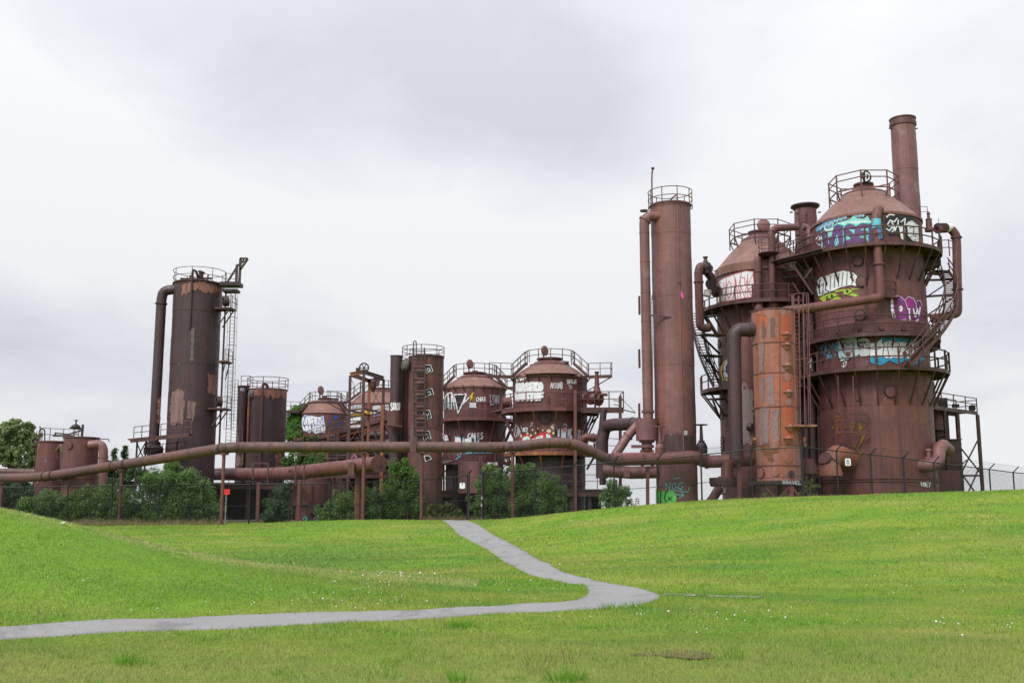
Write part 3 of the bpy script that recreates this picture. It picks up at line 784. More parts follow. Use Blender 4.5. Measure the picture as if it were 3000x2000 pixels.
PATH_POLY = np.array([(v.x, v.y) for v in SL] + [(v.x, v.y) for v in SR[::-1]])
def in_path(x, y, grow=0.0):
    ins = np.zeros(x.shape, bool); px_, py_ = PATH_POLY[:, 0], PATH_POLY[:, 1]; j = len(px_) - 1
    for i in range(len(px_)):
        cnd = (py_[i] > y) != (py_[j] > y)
        if cnd.any():
            with np.errstate(divide='ignore', invalid='ignore'): xi = (px_[j] - px_[i]) * (y - py_[i]) / (py_[j] - py_[i]) + px_[i]
            ins ^= cnd & (x < xi)
        j = i
    return ins

# the works yard behind the fence: packed dirt and cinders
m, n, l, b = new_mat("yard_dirt"); p = wpos(n)
c = mixc(n, l, ramp(n, l, noise(n, l, p, .6, 6, .65), [(.35, 0.0), (.65, 1.0)]), (0.055, 0.045, 0.036), (0.10, 0.085, 0.065))
c = mixc(n, l, ramp(n, l, noise(n, l, p, .35, 5, .6), [(.5, 0.0), (.62, .8)]), c, (0.075, 0.10, 0.03))
l.new(c, b.inputs['Base Color']); b.inputs['Roughness'].default_value = .95; bump(n, l, b, noise(n, l, p, 9.0, 6, .7), .6, .05)
yx = np.linspace(-75, 75, 60); yy_ = np.linspace(79.5, 150, 30); YX, YY = np.meshgrid(yx, yy_)
yi = np.arange(1800).reshape(30, 60)
np_obj("yard", np.stack([YX, YY, np.full(YX.shape, PLATEAU + .05) + .03 * np.sin(YX * 1.7) * np.sin(YY * 1.1)], -1).reshape(-1, 3), np.stack([yi[:-1, :-1], yi[:-1, 1:], yi[1:, 1:], yi[1:, :-1]], -1).reshape(-1, 4), m, 'structure', label='dark packed dirt yard behind the fence')

# worn gravel line running right from the bend
_tp = [ground_hit(*q) for q in ((1945, 1741), (2000, 1742), (2060, 1744), (2120, 1746), (2180, 1749), (2230, 1752))]
_ts = catmull([Vector((v.x, v.y, 0)) for v in _tp], 8); tv, tf = [], []
for k, q in enumerate(_ts):
    w_ = (.16 + .10 * math.sin(k * .7) + .05 * math.sin(k * 2.1)) * (1.0 if k < 40 else .55)
    d = (_ts[min(k + 1, len(_ts) - 1)] - _ts[max(k - 1, 0)]).normalized(); nn = Vector((-d.y, d.x, 0))
    for s_ in (-1, 0, 1): tv.append(tuple(q + nn * s_ * w_))
tv = np.array(tv); tv[:, 2] = gheight(tv[:, 0], tv[:, 1]) + .016
for k in range(len(_ts) - 1):
    for j in (0, 1): tf.append((k * 3 + j, k * 3 + j + 1, k * 3 + 3 + j + 1, k * 3 + 3 + j))
m, n, l, b = new_mat("worn_gravel"); p = wpos(n)
c = mixc(n, l, ramp(n, l, noise(n, l, p, 3.0, 6, .7), [(.42, 0.0), (.58, 1.0)]), (0.34, 0.325, 0.30), (0.13, 0.115, 0.085))
l.new(c, b.inputs['Base Color']); b.inputs['Roughness'].default_value = .95; bump(n, l, b, noise(n, l, p, 30.0, 5, .7), .6, .03)
np_obj("gravel_track", tv, np.array(tf), m, 'structure', label='thin worn gravel line running right from the path bend')

# ================================================================== right group of the plant
def dome_top(th, c, z_eave, R, z_ring, r_ring, z_neck, r_neck, mat, eave=0.35, neck_mat=None):
    """conical roof, its neck and charging lid"""
    mb = MB().lathe((c[0], c[1], 0), [(R + 0.06, z_eave - eave), (R + 0.10, z_eave - eave + 0.03), (R + 0.10, z_eave - 0.04), (R, z_eave), ((R + r_ring) / 2 + 0.05, (z_eave + z_ring) / 2 + 0.05), (r_ring, z_ring)], 64)
    o = th.part('roof_cone', mb, mat)
    nk = MB().lathe((c[0], c[1], 0), [(r_ring + 0.10, z_ring - 0.16), (r_ring + 0.10, z_ring + 0.03), (r_ring * 0.96, z_ring + 0.05), (r_neck * 1.35, z_ring + (z_neck - z_ring) * 0.45), (r_neck, z_ring + (z_neck - z_ring) * 0.6), (r_neck, z_neck - 0.12),
        (r_neck * 1.18, z_neck - 0.12), (r_neck * 1.18, z_neck), (0.001, z_neck + 0.03)], 40)
    th.part('roof_neck', nk, neck_mat or mat)
    return o
def lid_disc(th, p, r, mat, yaw=0.0, arm=True, thick=0.14, squash=1.0):
    """round lid swung upright above the neck, on its hinge arm"""
    nrm = Vector((math.sin(yaw), -math.cos(yaw), 0.10)).normalized(); rot = nrm.to_track_quat('Z', 'Y').to_matrix()
    mb = MB().lathe(p, [(0.001, -thick), (r * 0.9, -thick * 0.8), (r, -thick * 0.3), (r, thick * 0.4), (r * 0.85, thick * 0.8), (0.001, thick)], 32, rot=rot)
    o = th.part('charging_lid', mb, mat)
    if arm:
        a = MB().bar(Vector(p) - nrm * 0.15 + Vector((0, 0, -r * 0.2)), Vector(p) - nrm * 0.1 + Vector((0, 0, -r - 0.55)), 0.12, 0.16)
        th.part('hinge_arm', a, mat, o)
    return o
def oct_rail(th, c, r, z0, z1, mat, n=8, a0=math.pi / 8, rp=0.05, rr=0.038, feet=None, skip=()):
    """eight-sided roof guard standing on outrigger posts"""
    pts = [pol(c, r, a0 + 2 * math.pi * k / n, z0) for k in range(n)]
    mb = MB(); h = z1 - z0
    for f in (1.0, 0.62, 0.0):
        for k in range(n):
            a, b2 = pts[k], pts[(k + 1) % n]; up = Vector((0, 0, h * f))
            (mb.bar(a + up, b2 + up, 0.05, 0.12) if f == 0 else mb.tube(a + up, b2 + up, rr, n=6))
    o = th.part('roof_guard', mb, mat)
    for k in range(n):
        th.inst('post', post_mesh(rp, h + rr + 0.7, mat), pts[k] - Vector((0, 0, 0.7)), o)
        if feet: 
            a = a0 + 2 * math.pi * k / n
            th.part('outrigger', MB().bar(pts[k], pol(c, feet[0], a, feet[1]), 0.06, 0.10), mat, o)
    return o

# ---------------------------------------------------------------- slender tower (tall washer)
Y = 76.0
cx, R = (PX(1907.7, 660, Y) + PX(2022.4, 660, Y)) / 2, (PX(2022.4, 660, Y) - PX(1907.7, 660, Y)) / 2
c = (cx, Y); zb, zt = 0.2, PZ(603, Y)
th = Thing('washer_tower', 'tallest slender rust brown cylinder with a hoop guard on top and a thick downpipe', 'tower', (cx, Y, zb))
zf = lambda py, yy=Y - R: PZ(py, yy)
seams = [zb] + [zf(q) for q in (1420, 1330, 1262, 1181, 1064, 976, 862, 748, 676)] + [zt]
cour = shell(th, c, R, seams, RUST_P, 64, 0.015)
th.part('top_plate', MB().lathe((cx, Y, 0), [(R + 0.09, zt - 0.10), (R + 0.09, zt), (0.01, zt + 0.12)], 64), RUST)
ring_rail(th, c, R + 0.17, zt - 0.25, PZ(575, Y) - zt + 0.55, 0, 2 * math.pi, 9, RUST, 6, rp=0.035, rr=0.032, rails=(1.0, 0.52, 0.08))
# gooseneck downpipe with its flange, lid and drum
pr = (PX(1902.8, 700, Y - 1) - PX(1873.7, 700, Y - 1)) / 2
yp = Y - 0.9
dx = PX(1888.2, 700, yp)
top = PZ(633, yp)
pipe(th, [(cx - R * 0.55, yp + 0.1, top), (dx, yp, top), (dx, yp, PZ(1225, yp))], pr, RUST_P, br=pr * 1.6, n=24, flanges=(0.085, 0.97), fw=0.09, name='downpipe', bolts=True)
th.part('pipe_lid', MB().tube((dx, yp, top + pr * 0.95), (dx, yp, top + pr * 1.22), pr * 0.8, n=20), RUST)
for q in (683, 768, 858, 942, 1030, 1120, 1202):
    th.part('pipe_band', MB().lathe((dx, yp, PZ(q, yp)), [(pr, -0.03), (pr + 0.018, -0.03), (pr + 0.018, 0.03), (pr, 0.03)], 24), RUST_P)
dr = (PX(1925.6, 1260, yp) - PX(1863, 1260, yp)) / 2; ddx = PX(1894.3, 1260, yp)
zd0, zd1 = PZ(1290, yp), PZ(1227, yp)
th.part('catch_drum', MB().lathe((ddx, yp, 0), [(0.01, zd0), (dr, zd0), (dr, zd1), (0.01, zd1 + 0.08)], 40), RUST_P)
zp = PZ(1347, yp)
th.part('drop_leg', MB().lathe((ddx, yp, 0), [(dr * 0.62, zd0), (dr * 0.72, zd0 - 0.02), (dr * 0.72, zd0 - 0.14), (dr * 0.5, zd0 - 0.16), (dr * 0.5, PZ(1303, yp)), (dr * 0.66, PZ(1303, yp)), (dr * 0.66, PZ(1311, yp)), (dr * 0.5, PZ(1312, yp)),
        (dr * 0.5, PZ(1318, yp)), (dr * 0.68, PZ(1318, yp)), (dr * 0.6, PZ(1324, yp)), (dr * 0.52, PZ(1326, yp)), (dr * 0.52, zp)], 24), RUST_P)
th.part('lever_arm', MB().bar((ddx, yp - 0.3, PZ(1308, yp)), (PX(1848, 1308, yp), yp - 0.3, PZ(1308, yp)), 0.16, 0.22), RUST_P)
# vertical conduit with swan neck, vent mast
vx, vy = PX(1987, 700, Y - R), Y - R * 0.93
th.part('conduit', MB().sweep(fillet([(PX(1963, 597, Y), Y - 0.4, zt), (PX(1963, 588, Y), Y - 0.5, PZ(588, Y)), (vx, vy - 0.1, PZ(570, vy)), (vx, vy - 0.1, PZ(1350, vy))], 0.25), 0.055, 8), RUST_P)
th.part('conduit_coupling', MB().tube((vx, vy - 0.1, PZ(833, vy)), (vx, vy - 0.1, PZ(825, vy)), 0.10, n=10), RUST)
mx = PX(1911, 600, Y)
th.part('vent_mast', MB().sweep([(mx, Y, zt), (mx, Y, PZ(530, Y)), (mx + 0.03, Y, PZ(510, Y)), (mx + 0.09, Y, PZ(494, Y))], 0.055, 8).tube((mx + 0.09, Y, PZ(496, Y)), (mx + 0.1, Y, PZ(491, Y)), 0.12, n=10), STEEL)
th.part('strut', MB().bar((PX(1903, 923, yp - .3), yp - 0.3, PZ(923, yp - .3)), (PX(1967, 929, Y - R), Y - R * 0.97, PZ(929, Y - R)), 0.07, 0.12), STEEL)
# ladder on the far left side of the tower
ladder(th, (PX(1908, 1215, Y + .4) - 0.12, Y + 0.5, PZ(1215, Y)), (PX(1905, 860, Y + .4) - 0.12, Y + 0.5, PZ(860, Y)), 0.5, (1, 0, 0), STEEL)
for q in (893, 1049, 1208): 
    th.part('bracket', MB().box((PX(1874, q, Y), Y + 0.2, PZ(q, Y)), (0.12, 0.4, 1.35)), STEEL)
g = Spray(th, c, R + 0.015)
g.polys([ell(1965, 1459, 17, 24), [(1921, 1430), (1930, 1433), (1934, 1474), (1921, 1474)], [(1930, 1440), (1948, 1434), (1953, 1448), (1945, 1456), (1954, 1476), (1942, 1476), (1932, 1456)]], ('bright_green', (0.13, 0.62, 0.12)))
g.lines([[(1958, 1455), (1967, 1465)], [(1968, 1455), (1958, 1465)], [(1935, 1436), (1934, 1474)], [(1951, 1440), (1946, 1456), (1952, 1474)]], 2.6, BLK)
g2 = Spray(th, c, R + 0.015)
g2.lines([[(x_, y_ - 6) for x_, y_ in pl_] for pl_ in ([(1952, 1440), (1950, 1420), (1962, 1438), (1964, 1418)], [(1978, 1420), (1969, 1428), (1971, 1438), (1980, 1436), (1981, 1424)], [(2001, 1418), (1990, 1422), (1986, 1434), (1996, 1440), (2000, 1430)], [(1976, 1408), (1992, 1405)],
          [(1962, 1441), (1985, 1443), (2015, 1447), (2019, 1433)], [(1975, 1453), (2004, 1456), (1996, 1448)], [(2004, 1456), (1992, 1463)])], 3.2, ('aqua', (0.16, 0.42, 0.44)))
g3 = Spray(th, c, R + 0.015, 'paint_splash'); g3.poly([(1994, 851), (2000, 858), (2003, 874), (1999, 875), (1994, 868)], PINKP)
g4 = Spray(th, c, R + 0.015, 'paint_patch', 0.02); g4.poly([(1946, 1274), (1990, 1270), (2032, 1276), (2034, 1330), (1990, 1328), (1945, 1326), (1943, 1300)], DIRT)
g5 = Spray(th, c, R + 0.015, 'sticker', 0.03); g5.poly([(2002, 1261), (2014, 1261), (2014, 1274), (2002, 1274)], GREY)

# ---------------------------------------------------------------- header pipes between the groups
th = Thing('header_pipe', 'thick brown header pipe with valves passing the foot of the slender tower', 'pipe', (PX(1930, 1400, 73), 73, 0.4))
hr = (PZ(1330, 73) - PZ(1368, 73)) / 2
pipe(th, [P(1796, 1345, 72.5), P(1930, 1343, 73.2), P(2035, 1338, 73.3), P(2065, 1352, 74.2), P(2135, 1350, 74.0), P(2205, 1346, 74.5)], hr, RUST_R, br=0.9, n=24, flanges=(0.2, 0.27, 0.68, 0.8), fr=1.16)
pv_ = P(1934, 1330, 73.2); gate_valve(th, pv_, 0.34, PZ(1249, 73.2) - pv_.z, RUST_P)
pv_ = P(2056, 1328, 74.2); gate_valve(th, pv_, 0.40, PZ(1243, 74.2) - pv_.z, STEEL_D)
th.part('support_post', MB().ibeam(P(1897, 1478, 73.2) - Vector((0, 0, 1.0)), P(1897, 1366, 73.2), 0.22, 0.22), POLE)
th.part('tee_branch', MB().tube(P(2130, 1352, 73.9), P(2130, 1398, 73.9), hr * 0.95, n=24).lathe(P(2127, 1400, 73.9), [(hr * 1.2, 0), (hr * 1.2, 0.12), (0.2, 0.13)], 24), RUST_R)
th.part('branch_drum', MB().lathe(P(2125, 1425, 74.2), [(0.01, 0), (1.0, 0), (1.1, 0.25), (1.1, 0.62), (0.01, 0.64)], 32), RUST_D)
th2 = Thing('diagonal_pipe', 'short brown pipe slanting down left of the catch drum', 'pipe', P(1803, 1335, 75.5))
pipe(th2, [P(1872, 1240, 75.6), P(1838, 1278, 75.5), P(1796, 1342, 75.3)], (PZ(1243, 75) - PZ(1270, 75)) / 2, RUST_P, n=20, flanges=(0.38,))
th2 = Thing('lower_header_pipe', 'lower brown pipe ending at the slender tower foot, just above the bush', 'pipe', P(1800, 1400, 75.5))
pipe(th2, [P(1768, 1378, 76.2), P(1850, 1384, 75.8), P(1925, 1382, 75.5)], (PZ(1365, 75.5) - PZ(1402, 75.5)) / 2, RUST_R, n=22, flanges=(0.72,), fr=1.06)
th2.part('painted_panel', MB().box(P(1836, 1386, 75.2), (0.45, 0.05, 0.5)), RUST_P)
for q in (1805, 1818): th2.part('leg', MB().bar(P(q, 1405, 75.8), P(q, 1478, 75.8) - Vector((0, 0, 1.2)), 0.16, 0.16), STEEL_D)
th2 = Thing('upper_crossover_pipe', 'dark upper pipe running from the slender tower to the domed tank', 'pipe', P(1800, 1245, 78))
pipe(th2, [P(1876, 1241, 77), P(1800, 1243, 79), P(1772, 1248, 80), P(1764, 1290, 80), P(1764, 1400, 80)], (PZ(1223, 78) - PZ(1260, 78)) / 2, RUST_D, br=0.9, n=20, flanges=(0.1,), fr=1.1)

# ---------------------------------------------------------------- generator behind (left of the big pair)
Y = 87.0
cxp = 2232
ru = PX(cxp, 860, Y) - PX(2097.5, 860, Y)
cx = PX(cxp, 860, Y); c = (cx, Y); R = ru - 0.1
th = Thing('generator_tank', 'conical roofed rust tank with red lined white graffiti, behind the orange vessel', 'tank', (cx, Y, 0.5))
yf = Y - R
z_e = PZ(782, Y - R * .3); z_p1 = PZ(876, yf - 1.0); z_p2 = PZ(1126, yf - 1.0)
shell(th, c, R, [0.5, PZ(1400, yf), PZ(1300, yf), PZ(1215, yf), z_p2, PZ(1060, yf), PZ(980, yf), z_p1, PZ(850, Y), z_e - 0.3], RUST, 72)
dome_top(th, c, z_e, R, PZ(707, Y), 1.5, PZ(680, Y), 0.85, RUST_T, 0.75, RUST_R)
lid_disc(th, P(2237, 660, Y - 0.9), 0.56, RUST_P, 0.0)
oct_rail(th, c, 2.55, PZ(703, Y), PZ(664, Y), STEEL, feet=(R * 0.55, PZ(742, Y)))
ro1 = PX(2232, 900, Y) - PX(2055, 900, Y); ro2 = PX(2238, 1150, Y) - PX(2050, 1150, Y)
gallery(th, c, R, ro1, z_p1, STEEL, D2R(150), D2R(330), 11, h=1.2, brace=2.2, rp=.06, rr=.046)
gallery(th, c, R, ro2, z_p2, STEEL, D2R(165), D2R(330), 10, h=1.25, brace=2.2, rp=.06, rr=.046)
helix_stair(th, c, ro1 + 0.05, ro1 + 0.85, D2R(214), z_p2 + 0.0, D2R(170), z_p1, 26, STEEL_D, 0.95, .042)
for a_, zz, rr_ in ((232, 1010, .34), (255, 1195, .36), (215, 1000, .34)): manhole(th, c, R, D2R(a_), PZ(zz, yf), rr_, RUST)
for q, yy in ((2112, 1010), (2112, 1060), (2114, 1218), (2112, 1290), (2113, 1310)):
    manhole(th, c, R, D2R(186), PZ(yy, Y), 0.32, RUST_D, 8)
# bypass pipe on its left side
lp = 82.6
r_ = (PX(2060, 860, lp) - PX(2043, 860, lp)) / 2 + 0.04
pipe(th, [P(2078, 786, lp + 1.6), P(2050, 780, lp), P(2046, 800, lp), P(2051, 955, lp), P(2064, 962, lp), P(2080, 958, lp)], r_ * 1.25, RUST, br=0.42, n=18, flanges=(0.42,), name='bypass_pipe')
th.part('valve_body', MB().lathe(P(2068, 802, lp + .6), [(.12, -.1), (.36, 0), (.36, .3), (.46, .5), (.40, .85), (.20, 1.0), (.12, 1.3), (.22, 1.33), (.22, 1.4), (.05, 1.45)], 16), RUST_D)
th.part('valve_elbow', MB().sweep(fillet([P(2074, 800, lp + .6), P(2086, 815, lp + .8), P(2084, 860, lp + 1.2)], .5), .34, 16).tube(P(2084, 830, lp + 1), P(2100, 855, lp + 3), .5, n=16), RUST_D)
th.part('stub_blank', MB().tube(P(2072, 868, lp), P(2074, 850, lp), .3, n=14), plain('peeled_white', (0.5, 0.47, 0.45), var=.5))
railing(th, [P(2078, 832, lp + 1), P(2103, 832, lp + 1), P(2103, 832, lp + 3)], 1.1, STEEL, .03, .025)
# small bracket stages on the left below the gallery
for (xa, ya, xb, yb) in ((2051, 980, 2115, 984), (2060, 1040, 2105, 1045), (2085, 1168, 2112, 1170)):
    th.part('bracket_stage', MB().bar(P(xa, ya, 83.5), P(xb, yb, 85.5), 0.9, 0.12).bar(P(xa + 3, ya + 3, 83.5), P(2108, yb + 52, 86), 0.12, 0.14), STEEL_D)
# two downcomers at the front, one crossing to the stack
fy = Y - R - 0.5
r_ = 0.27
pipe(th, [P(2238, 755, fy + 1.6), P(2219, 757, fy), P(2221, 780, fy), P(2222, 880, fy)], r_ * 1.05, RUST_R, br=.45, n=18, flanges=(0.55,), name='downcomer')
th.part('downcomer_shoe', MB().lathe(P(2222, 880, fy), [(r_ * 1.05, 0), (r_ * 1.5, -.55), (r_ * 1.5, -1.3)], 20), RUST_R)
pipe(th, [P(2335, 665, Y - 1), P(2276, 668, fy + .3), P(2258, 678, fy), P(2262, 710, fy), P(2262, 868, fy)], r_ * 1.12, RUST_R, br=.55, n=18, flanges=(0.47,), name='downcomer')
th.part('downcomer_shoe', MB().lathe(P(2262, 868, fy), [(r_ * 1.1, 0), (r_ * 1.7, -.75), (r_ * 1.9, -.78), (r_ * 1.9, -.86), (r_ * 1.6, -.9), (r_ * 1.6, -1.4)], 20), RUST_R)
bx = P(2252, 744, fy); th.part('basket_stage', MB().lathe(bx, [(.35, -.25), (.85, 0), (.85, .05), (.01, .06)], 20), STEEL)
ring_rail(th, (bx.x, bx.y), .8, bx.z, 1.1, 0, 2 * math.pi, 5, STEEL, 4, rp=.03, rr=.025)
g = Spray(th, c, R + 0.02)
g.poly([(2102, 830), (2118, 815), (2150, 803), (2185, 793), (2205, 795), (2208, 835), (2201, 870), (2180, 874), (2140, 880), (2103, 886)], WHITE)
_q = ((2104, 830), (2208, 800), (2206, 868), (2104, 880))
g.text('POARK', _q, 2.0, ('faded_red', (0.60, 0.13, 0.14)), .06)
g.lines([[(2102, 831), (2118, 815), (2150, 803), (2185, 793), (2206, 795), (2209, 835), (2190, 850), (2203, 870), (2180, 873), (2140, 880), (2103, 886)], [(2128, 815), (2124, 880)], [(2150, 806), (2156, 838), (2146, 876)], [(2172, 800), (2163, 840), (2170, 872)], [(2188, 820), (2184, 862)]], 1.8, ('faded_red', (0.60, 0.13, 0.14)))
g = Spray(th, c, R + 0.02); g.poly(ell(2129, 1085, 10, 30), WHITE); g.poly(ell(2131, 1080, 5, 14), BLK)
g.lines([[(2133, 1050), (2118, 1065), (2112, 1090), (2118, 1112), (2130, 1108)]], 4, YEL)

# ---------------------------------------------------------------- short stack with flared rim, between the generators
Y = 89.0
cx = PX(2362, 680, Y); R = (PX(2394, 680, Y) - PX(2331, 680, Y)) / 2; c = (cx, Y)
th = Thing('short_stack', 'short open stack with flared rim rising between the two generators', 'stack', (cx, Y, 0.5))
shell(th, c, R, [0.5, 8, 14, PZ(745, Y), PZ(690, Y), PZ(655, Y), PZ(635, Y), PZ(612, Y)], RUST_R, 40)
th.part('flared_rim', MB().lathe((cx, Y, PZ(607, Y)), [(R, -.25), (R + .22, -.06), (R + .30, 0), (R + .30, .12), (R + .05, .16), (R - .05, .1)], 40), RUST_D)
for s in (-1, 1): th.part('lifting_lug', MB().hoop((cx + s * (R + .3), Y, PZ(622, Y)), .12, .035, 12), STEEL)
pipe(th, [P(2352, 665, Y - 2), P(2368, 668, Y - 2), P(2372, 700, Y - 2.2), P(2372, 718, Y - 2.2)], .28, RUST_P, br=.4, n=14, flanges=(.5, .98), name='vent_elbow')
th.part('needle_valve', MB().lathe(P(2337, 690, Y - 2), [(.22, 0), (.22, .9), (.3, .95), (.3, 1.05), (.16, 1.1), (.12, 1.9), (.2, 1.95), (.05, 2.3)], 12), RUST)
ladder(th, P(2352, 745, Y - R - .1), P(2352, 620, Y - R - .1), .6, (1, 0, 0), STEEL)

# ---------------------------------------------------------------- tall chimney at the back
Y = 92.0
cx = PX(2659, 600, Y); R = (PX(2694, 640, Y) - PX(2624, 640, Y)) / 2; c = (cx, Y)
th = Thing('chimney_stack', 'tall plain rust chimney rising behind the largest generator', 'chimney', (cx, Y, 0.5))
zt = PZ(349, Y)
shell(th, c, R, [0.5, 10, 18, PZ(640, Y), PZ(575, Y), PZ(500, Y), PZ(421, Y), zt - .1], RUST_P, 48)
th.part('rim_collar', MB().lathe((cx, Y, zt), [(R, -.75), (R + .10, -.72), (R + .10, -.42), (R + .04, -.40), (R + .04, -.12), (R + .10, -.10), (R + .10, 0), (R - .02, .02), (R - .05, -.6)], 48), RUST)
for s in (-1, 1): th.part('lifting_lug', MB().hoop((cx + s * (R + .12), Y - .1, zt - .95), .10, .03, 12), STEEL)
railing(th, [P(2695, 638, Y - 3), P(2718, 638, Y - 3), P(2718, 640, Y)], 1.0, STEEL, .03, .025)

# ---------------------------------------------------------------- the largest generator
Y = 81.0
cx = PX(2545, 830, Y); c = (cx, Y); R = (PX(2700.8, 830, Y) - PX(2389.5, 830, Y)) / 2 - .03
th = Thing('generator_tank', 'largest rust tank with purple and cyan graffiti under its conical roof', 'tank', (cx, Y, 0.5))
yf = Y - R
z_e = PZ(645, Y - R * .35); z_p1 = PZ(709, yf - 1.2); z_p2 = PZ(974, yf - .7); z_p3 = PZ(1074, yf - 1.2)
shell(th, c, R, [0.5, PZ(1405, yf), PZ(1288, yf), PZ(1182, yf), z_p3 - .1, PZ(1020, yf), z_p2 - .05, PZ(900, yf), PZ(800, yf), z_p1 - .05, z_e - .3], RUST_R, 84)
th.part('base_skirt', MB().lathe((cx, Y, 0), [(R + .03, PZ(1398, yf)), (R + .12, PZ(1399, yf)), (R + .12, PZ(1402, yf)), (R + .04, PZ(1403, yf)), (R + .04, PZ(1406, yf)), (R + .12, PZ(1407, yf)), (R + .12, PZ(1410, yf)), (R + .05, PZ(1412, yf)), (R + .08, 0.5)], 84), RUST_R)
th.part('waist_band', MB().lathe((cx, Y, 0), [(R + .05, z_p2 + .04), (R + .16, z_p2 + .05), (R + .16, z_p2 + 1.0), (R + .03, z_p2 + 1.15)], 84), RUST)
dome_top(th, c, z_e, R, PZ(571, Y), 1.55, PZ(540, Y), .66, RUST_T, .25, RUST_R)
lid_disc(th, P(2536, 516, Y - .8), .52, plain('black_lid', (0.03, 0.03, 0.033)), .35)
pd = P(2536, 516, Y - .98)
def flat(dy): return lambda px, py: P(px, py, pd.y - dy)
for q in ([[2521, 503], [2530, 502]], [[2526, 502], [2526, 532]], [[2537, 505], [2537, 530], [2546, 524], [2547, 512], [2537, 505]]):
    mb = MB(); stroke(mb, q, 3.4, lambda k: flat(0.03 + .0004 * k)); th.part('graffiti', mb, paint(*WHITE), smooth=False)
oct_rail(th, c, PX(2622, 560, Y) - PX(2528, 560, Y) + .1, PZ(574, Y), PZ(527, Y), RUST_R, rp=.065, rr=.045, feet=(R * .55, PZ(610, Y)))
ro1, ro2, ro3 = R + 1.35, R + .85, R + 1.35
gallery(th, c, R, ro1, z_p1, STEEL, D2R(-215), D2R(25), 16, h=1.25, brace=2.5, rp=.07, rr=.05)
gallery(th, c, R + .1, ro2, z_p2, STEEL, D2R(-200), D2R(20), 14, h=1.35, brace=.9, facet=False, rp=.06, rr=.046)
gallery(th, c, R, ro3, z_p3, STEEL, D2R(-205), D2R(25), 14, h=1.45, brace=2.6, rp=.08, rr=.055)
# curved stair from the lower to the upper gallery, climbing round the right side
helix_stair(th, c, ro3 + .02, ro3 + .92, D2R(-86), z_p3, D2R(2), z_p1 - .9, 46, STEEL, 1.05, .048)
th.part('stair_landing', MB().sector((cx, Y, 0), ro1 - .2, ro3 + 1.1, z_p1 - .95, z_p1 - .85, D2R(2), D2R(16), 4), STEEL)
for a_ in (-40, -22, -6):
    kk = (a_ + 86) / 88; zz = z_p3 + (z_p1 - .9 - z_p3) * kk
    th.part('stair_bracket', MB().bar(pol(c, ro3 + .9, D2R(a_), zz - .15), pol(c, R, D2R(a_), zz - .15), .10, .16).bar(pol(c, ro3 + .8, D2R(a_), zz - .2), pol(c, R, D2R(a_), zz - 1.6), .09, .1), STEEL)
# landing boxes under the upper gallery on the right
th.part('deck_underframe', MB().sector((cx, Y, 0), R + .05, R + 1.3, z_p1 - .75, z_p1 - .3, D2R(-12), D2R(22), 8), STEEL_D)
th.part('deck_underframe', MB().sector((cx, Y, 0), R + .1, R + .8, z_p2 - .65, z_p2 - .25, D2R(-18), D2R(15), 8), STEEL_D)
# manholes
def hit_a(px, py, cc, RR):
    q = on_cyl(cc, RR, 0)(px, py); return math.atan2(q.y - cc[1], q.x - cc[0]), q.z
for px, py, rr_ in ((2514, 765, .36), (2524, 824, .40), (2520, 923, .40), (2608, 1146, .42)):
    a_, zz = hit_a(px, py, c, R); manhole(th, c, R, a_, zz, rr_, RUST_R, 14, depth=.13)
for px, py in ((2453, 970), (2517, 963), (2582, 960), (2646, 963)):
    a_, zz = hit_a(px, py, c, R + .16); manhole(th, c, R + .16, a_, zz, .17, RUST, 7, 'inspection_plug')
for px, py in ((2649, 1036), (2690, 1044), (2411, 1056), (2486, 1037), (2505, 1125), (2515, 1168)):
    a_, zz = hit_a(px, py, c, R); manhole(th, c, R, a_, zz, .17, RUST_R, 0, 'inspection_plug')
a_, zz = hit_a(2545, 1056, c, R); 
mb = MB(); 
q0 = [on_cyl(c, R, .05)(x, y) for x, y in ((2510, 1062), (2545, 1054), (2545, 1071), (2510, 1080))]; q1 = [on_cyl(c, R, -.05)(x, y) for x, y in ((2510, 1062), (2545, 1054), (2545, 1071), (2510, 1080))]
mb.add(q0 + q1, [(0, 1, 2, 3), (0, 4, 5, 1), (1, 5, 6, 2), (2, 6, 7, 3), (3, 7, 4, 0)]); th.part('riveted_patch', mb, RUST_P, smooth=False)
# front downcomer with elbow running left to the orange vessel
fy = yf - .75
r_ = .34
pipe(th, [P(2590, 620, yf + 2.6), P(2572, 612, fy + .5), P(2566, 640, fy), P(2579, 852, fy), P(2579, 872, fy), P(2350, 905, fy - .6), P(2296, 912, fy - .8)], r_, RUST_R, br=.55, n=20, flanges=(.075, .44), name='downcomer', fr=1.35)
th.part('paint_band', MB().tube(P(2566.5, 643, fy), P(2568, 670, fy), r_ * 1.02, n=20, caps=False), paint(*CYAN))
th.part('paint_band', MB().tube(P(2569.5, 672, fy), P(2572.5, 702, fy), r_ * 1.02, n=20, caps=False), paint('cobalt', (0.10, 0.26, 0.50)))
th.part('nozzle', MB().sweep([P(2296, 912, fy - .8), P(2278, 906, fy - .8)], [.16, .13], 10), STEEL)
th.part('lettered_sleeve', MB().tube(P(2300, 906, fy - .9), P(2272, 909, fy - .9), .14, n=10), paint(*WHITE))
# box stage behind the elbow
th.part('ladder_stage', MB().box(P(2604, 872, yf - .1), (1.4, .7, .1)), STEEL)
railing(th, [P(2562, 868, yf - .6), P(2612, 872, yf - .5), P(2627, 874, yf)], 1.25, STEEL, .04, .03)
ladder(th, P(2622, 950, yf - .12), P(2616, 876, yf - .12), .5, (1, 0, 0), STEEL)
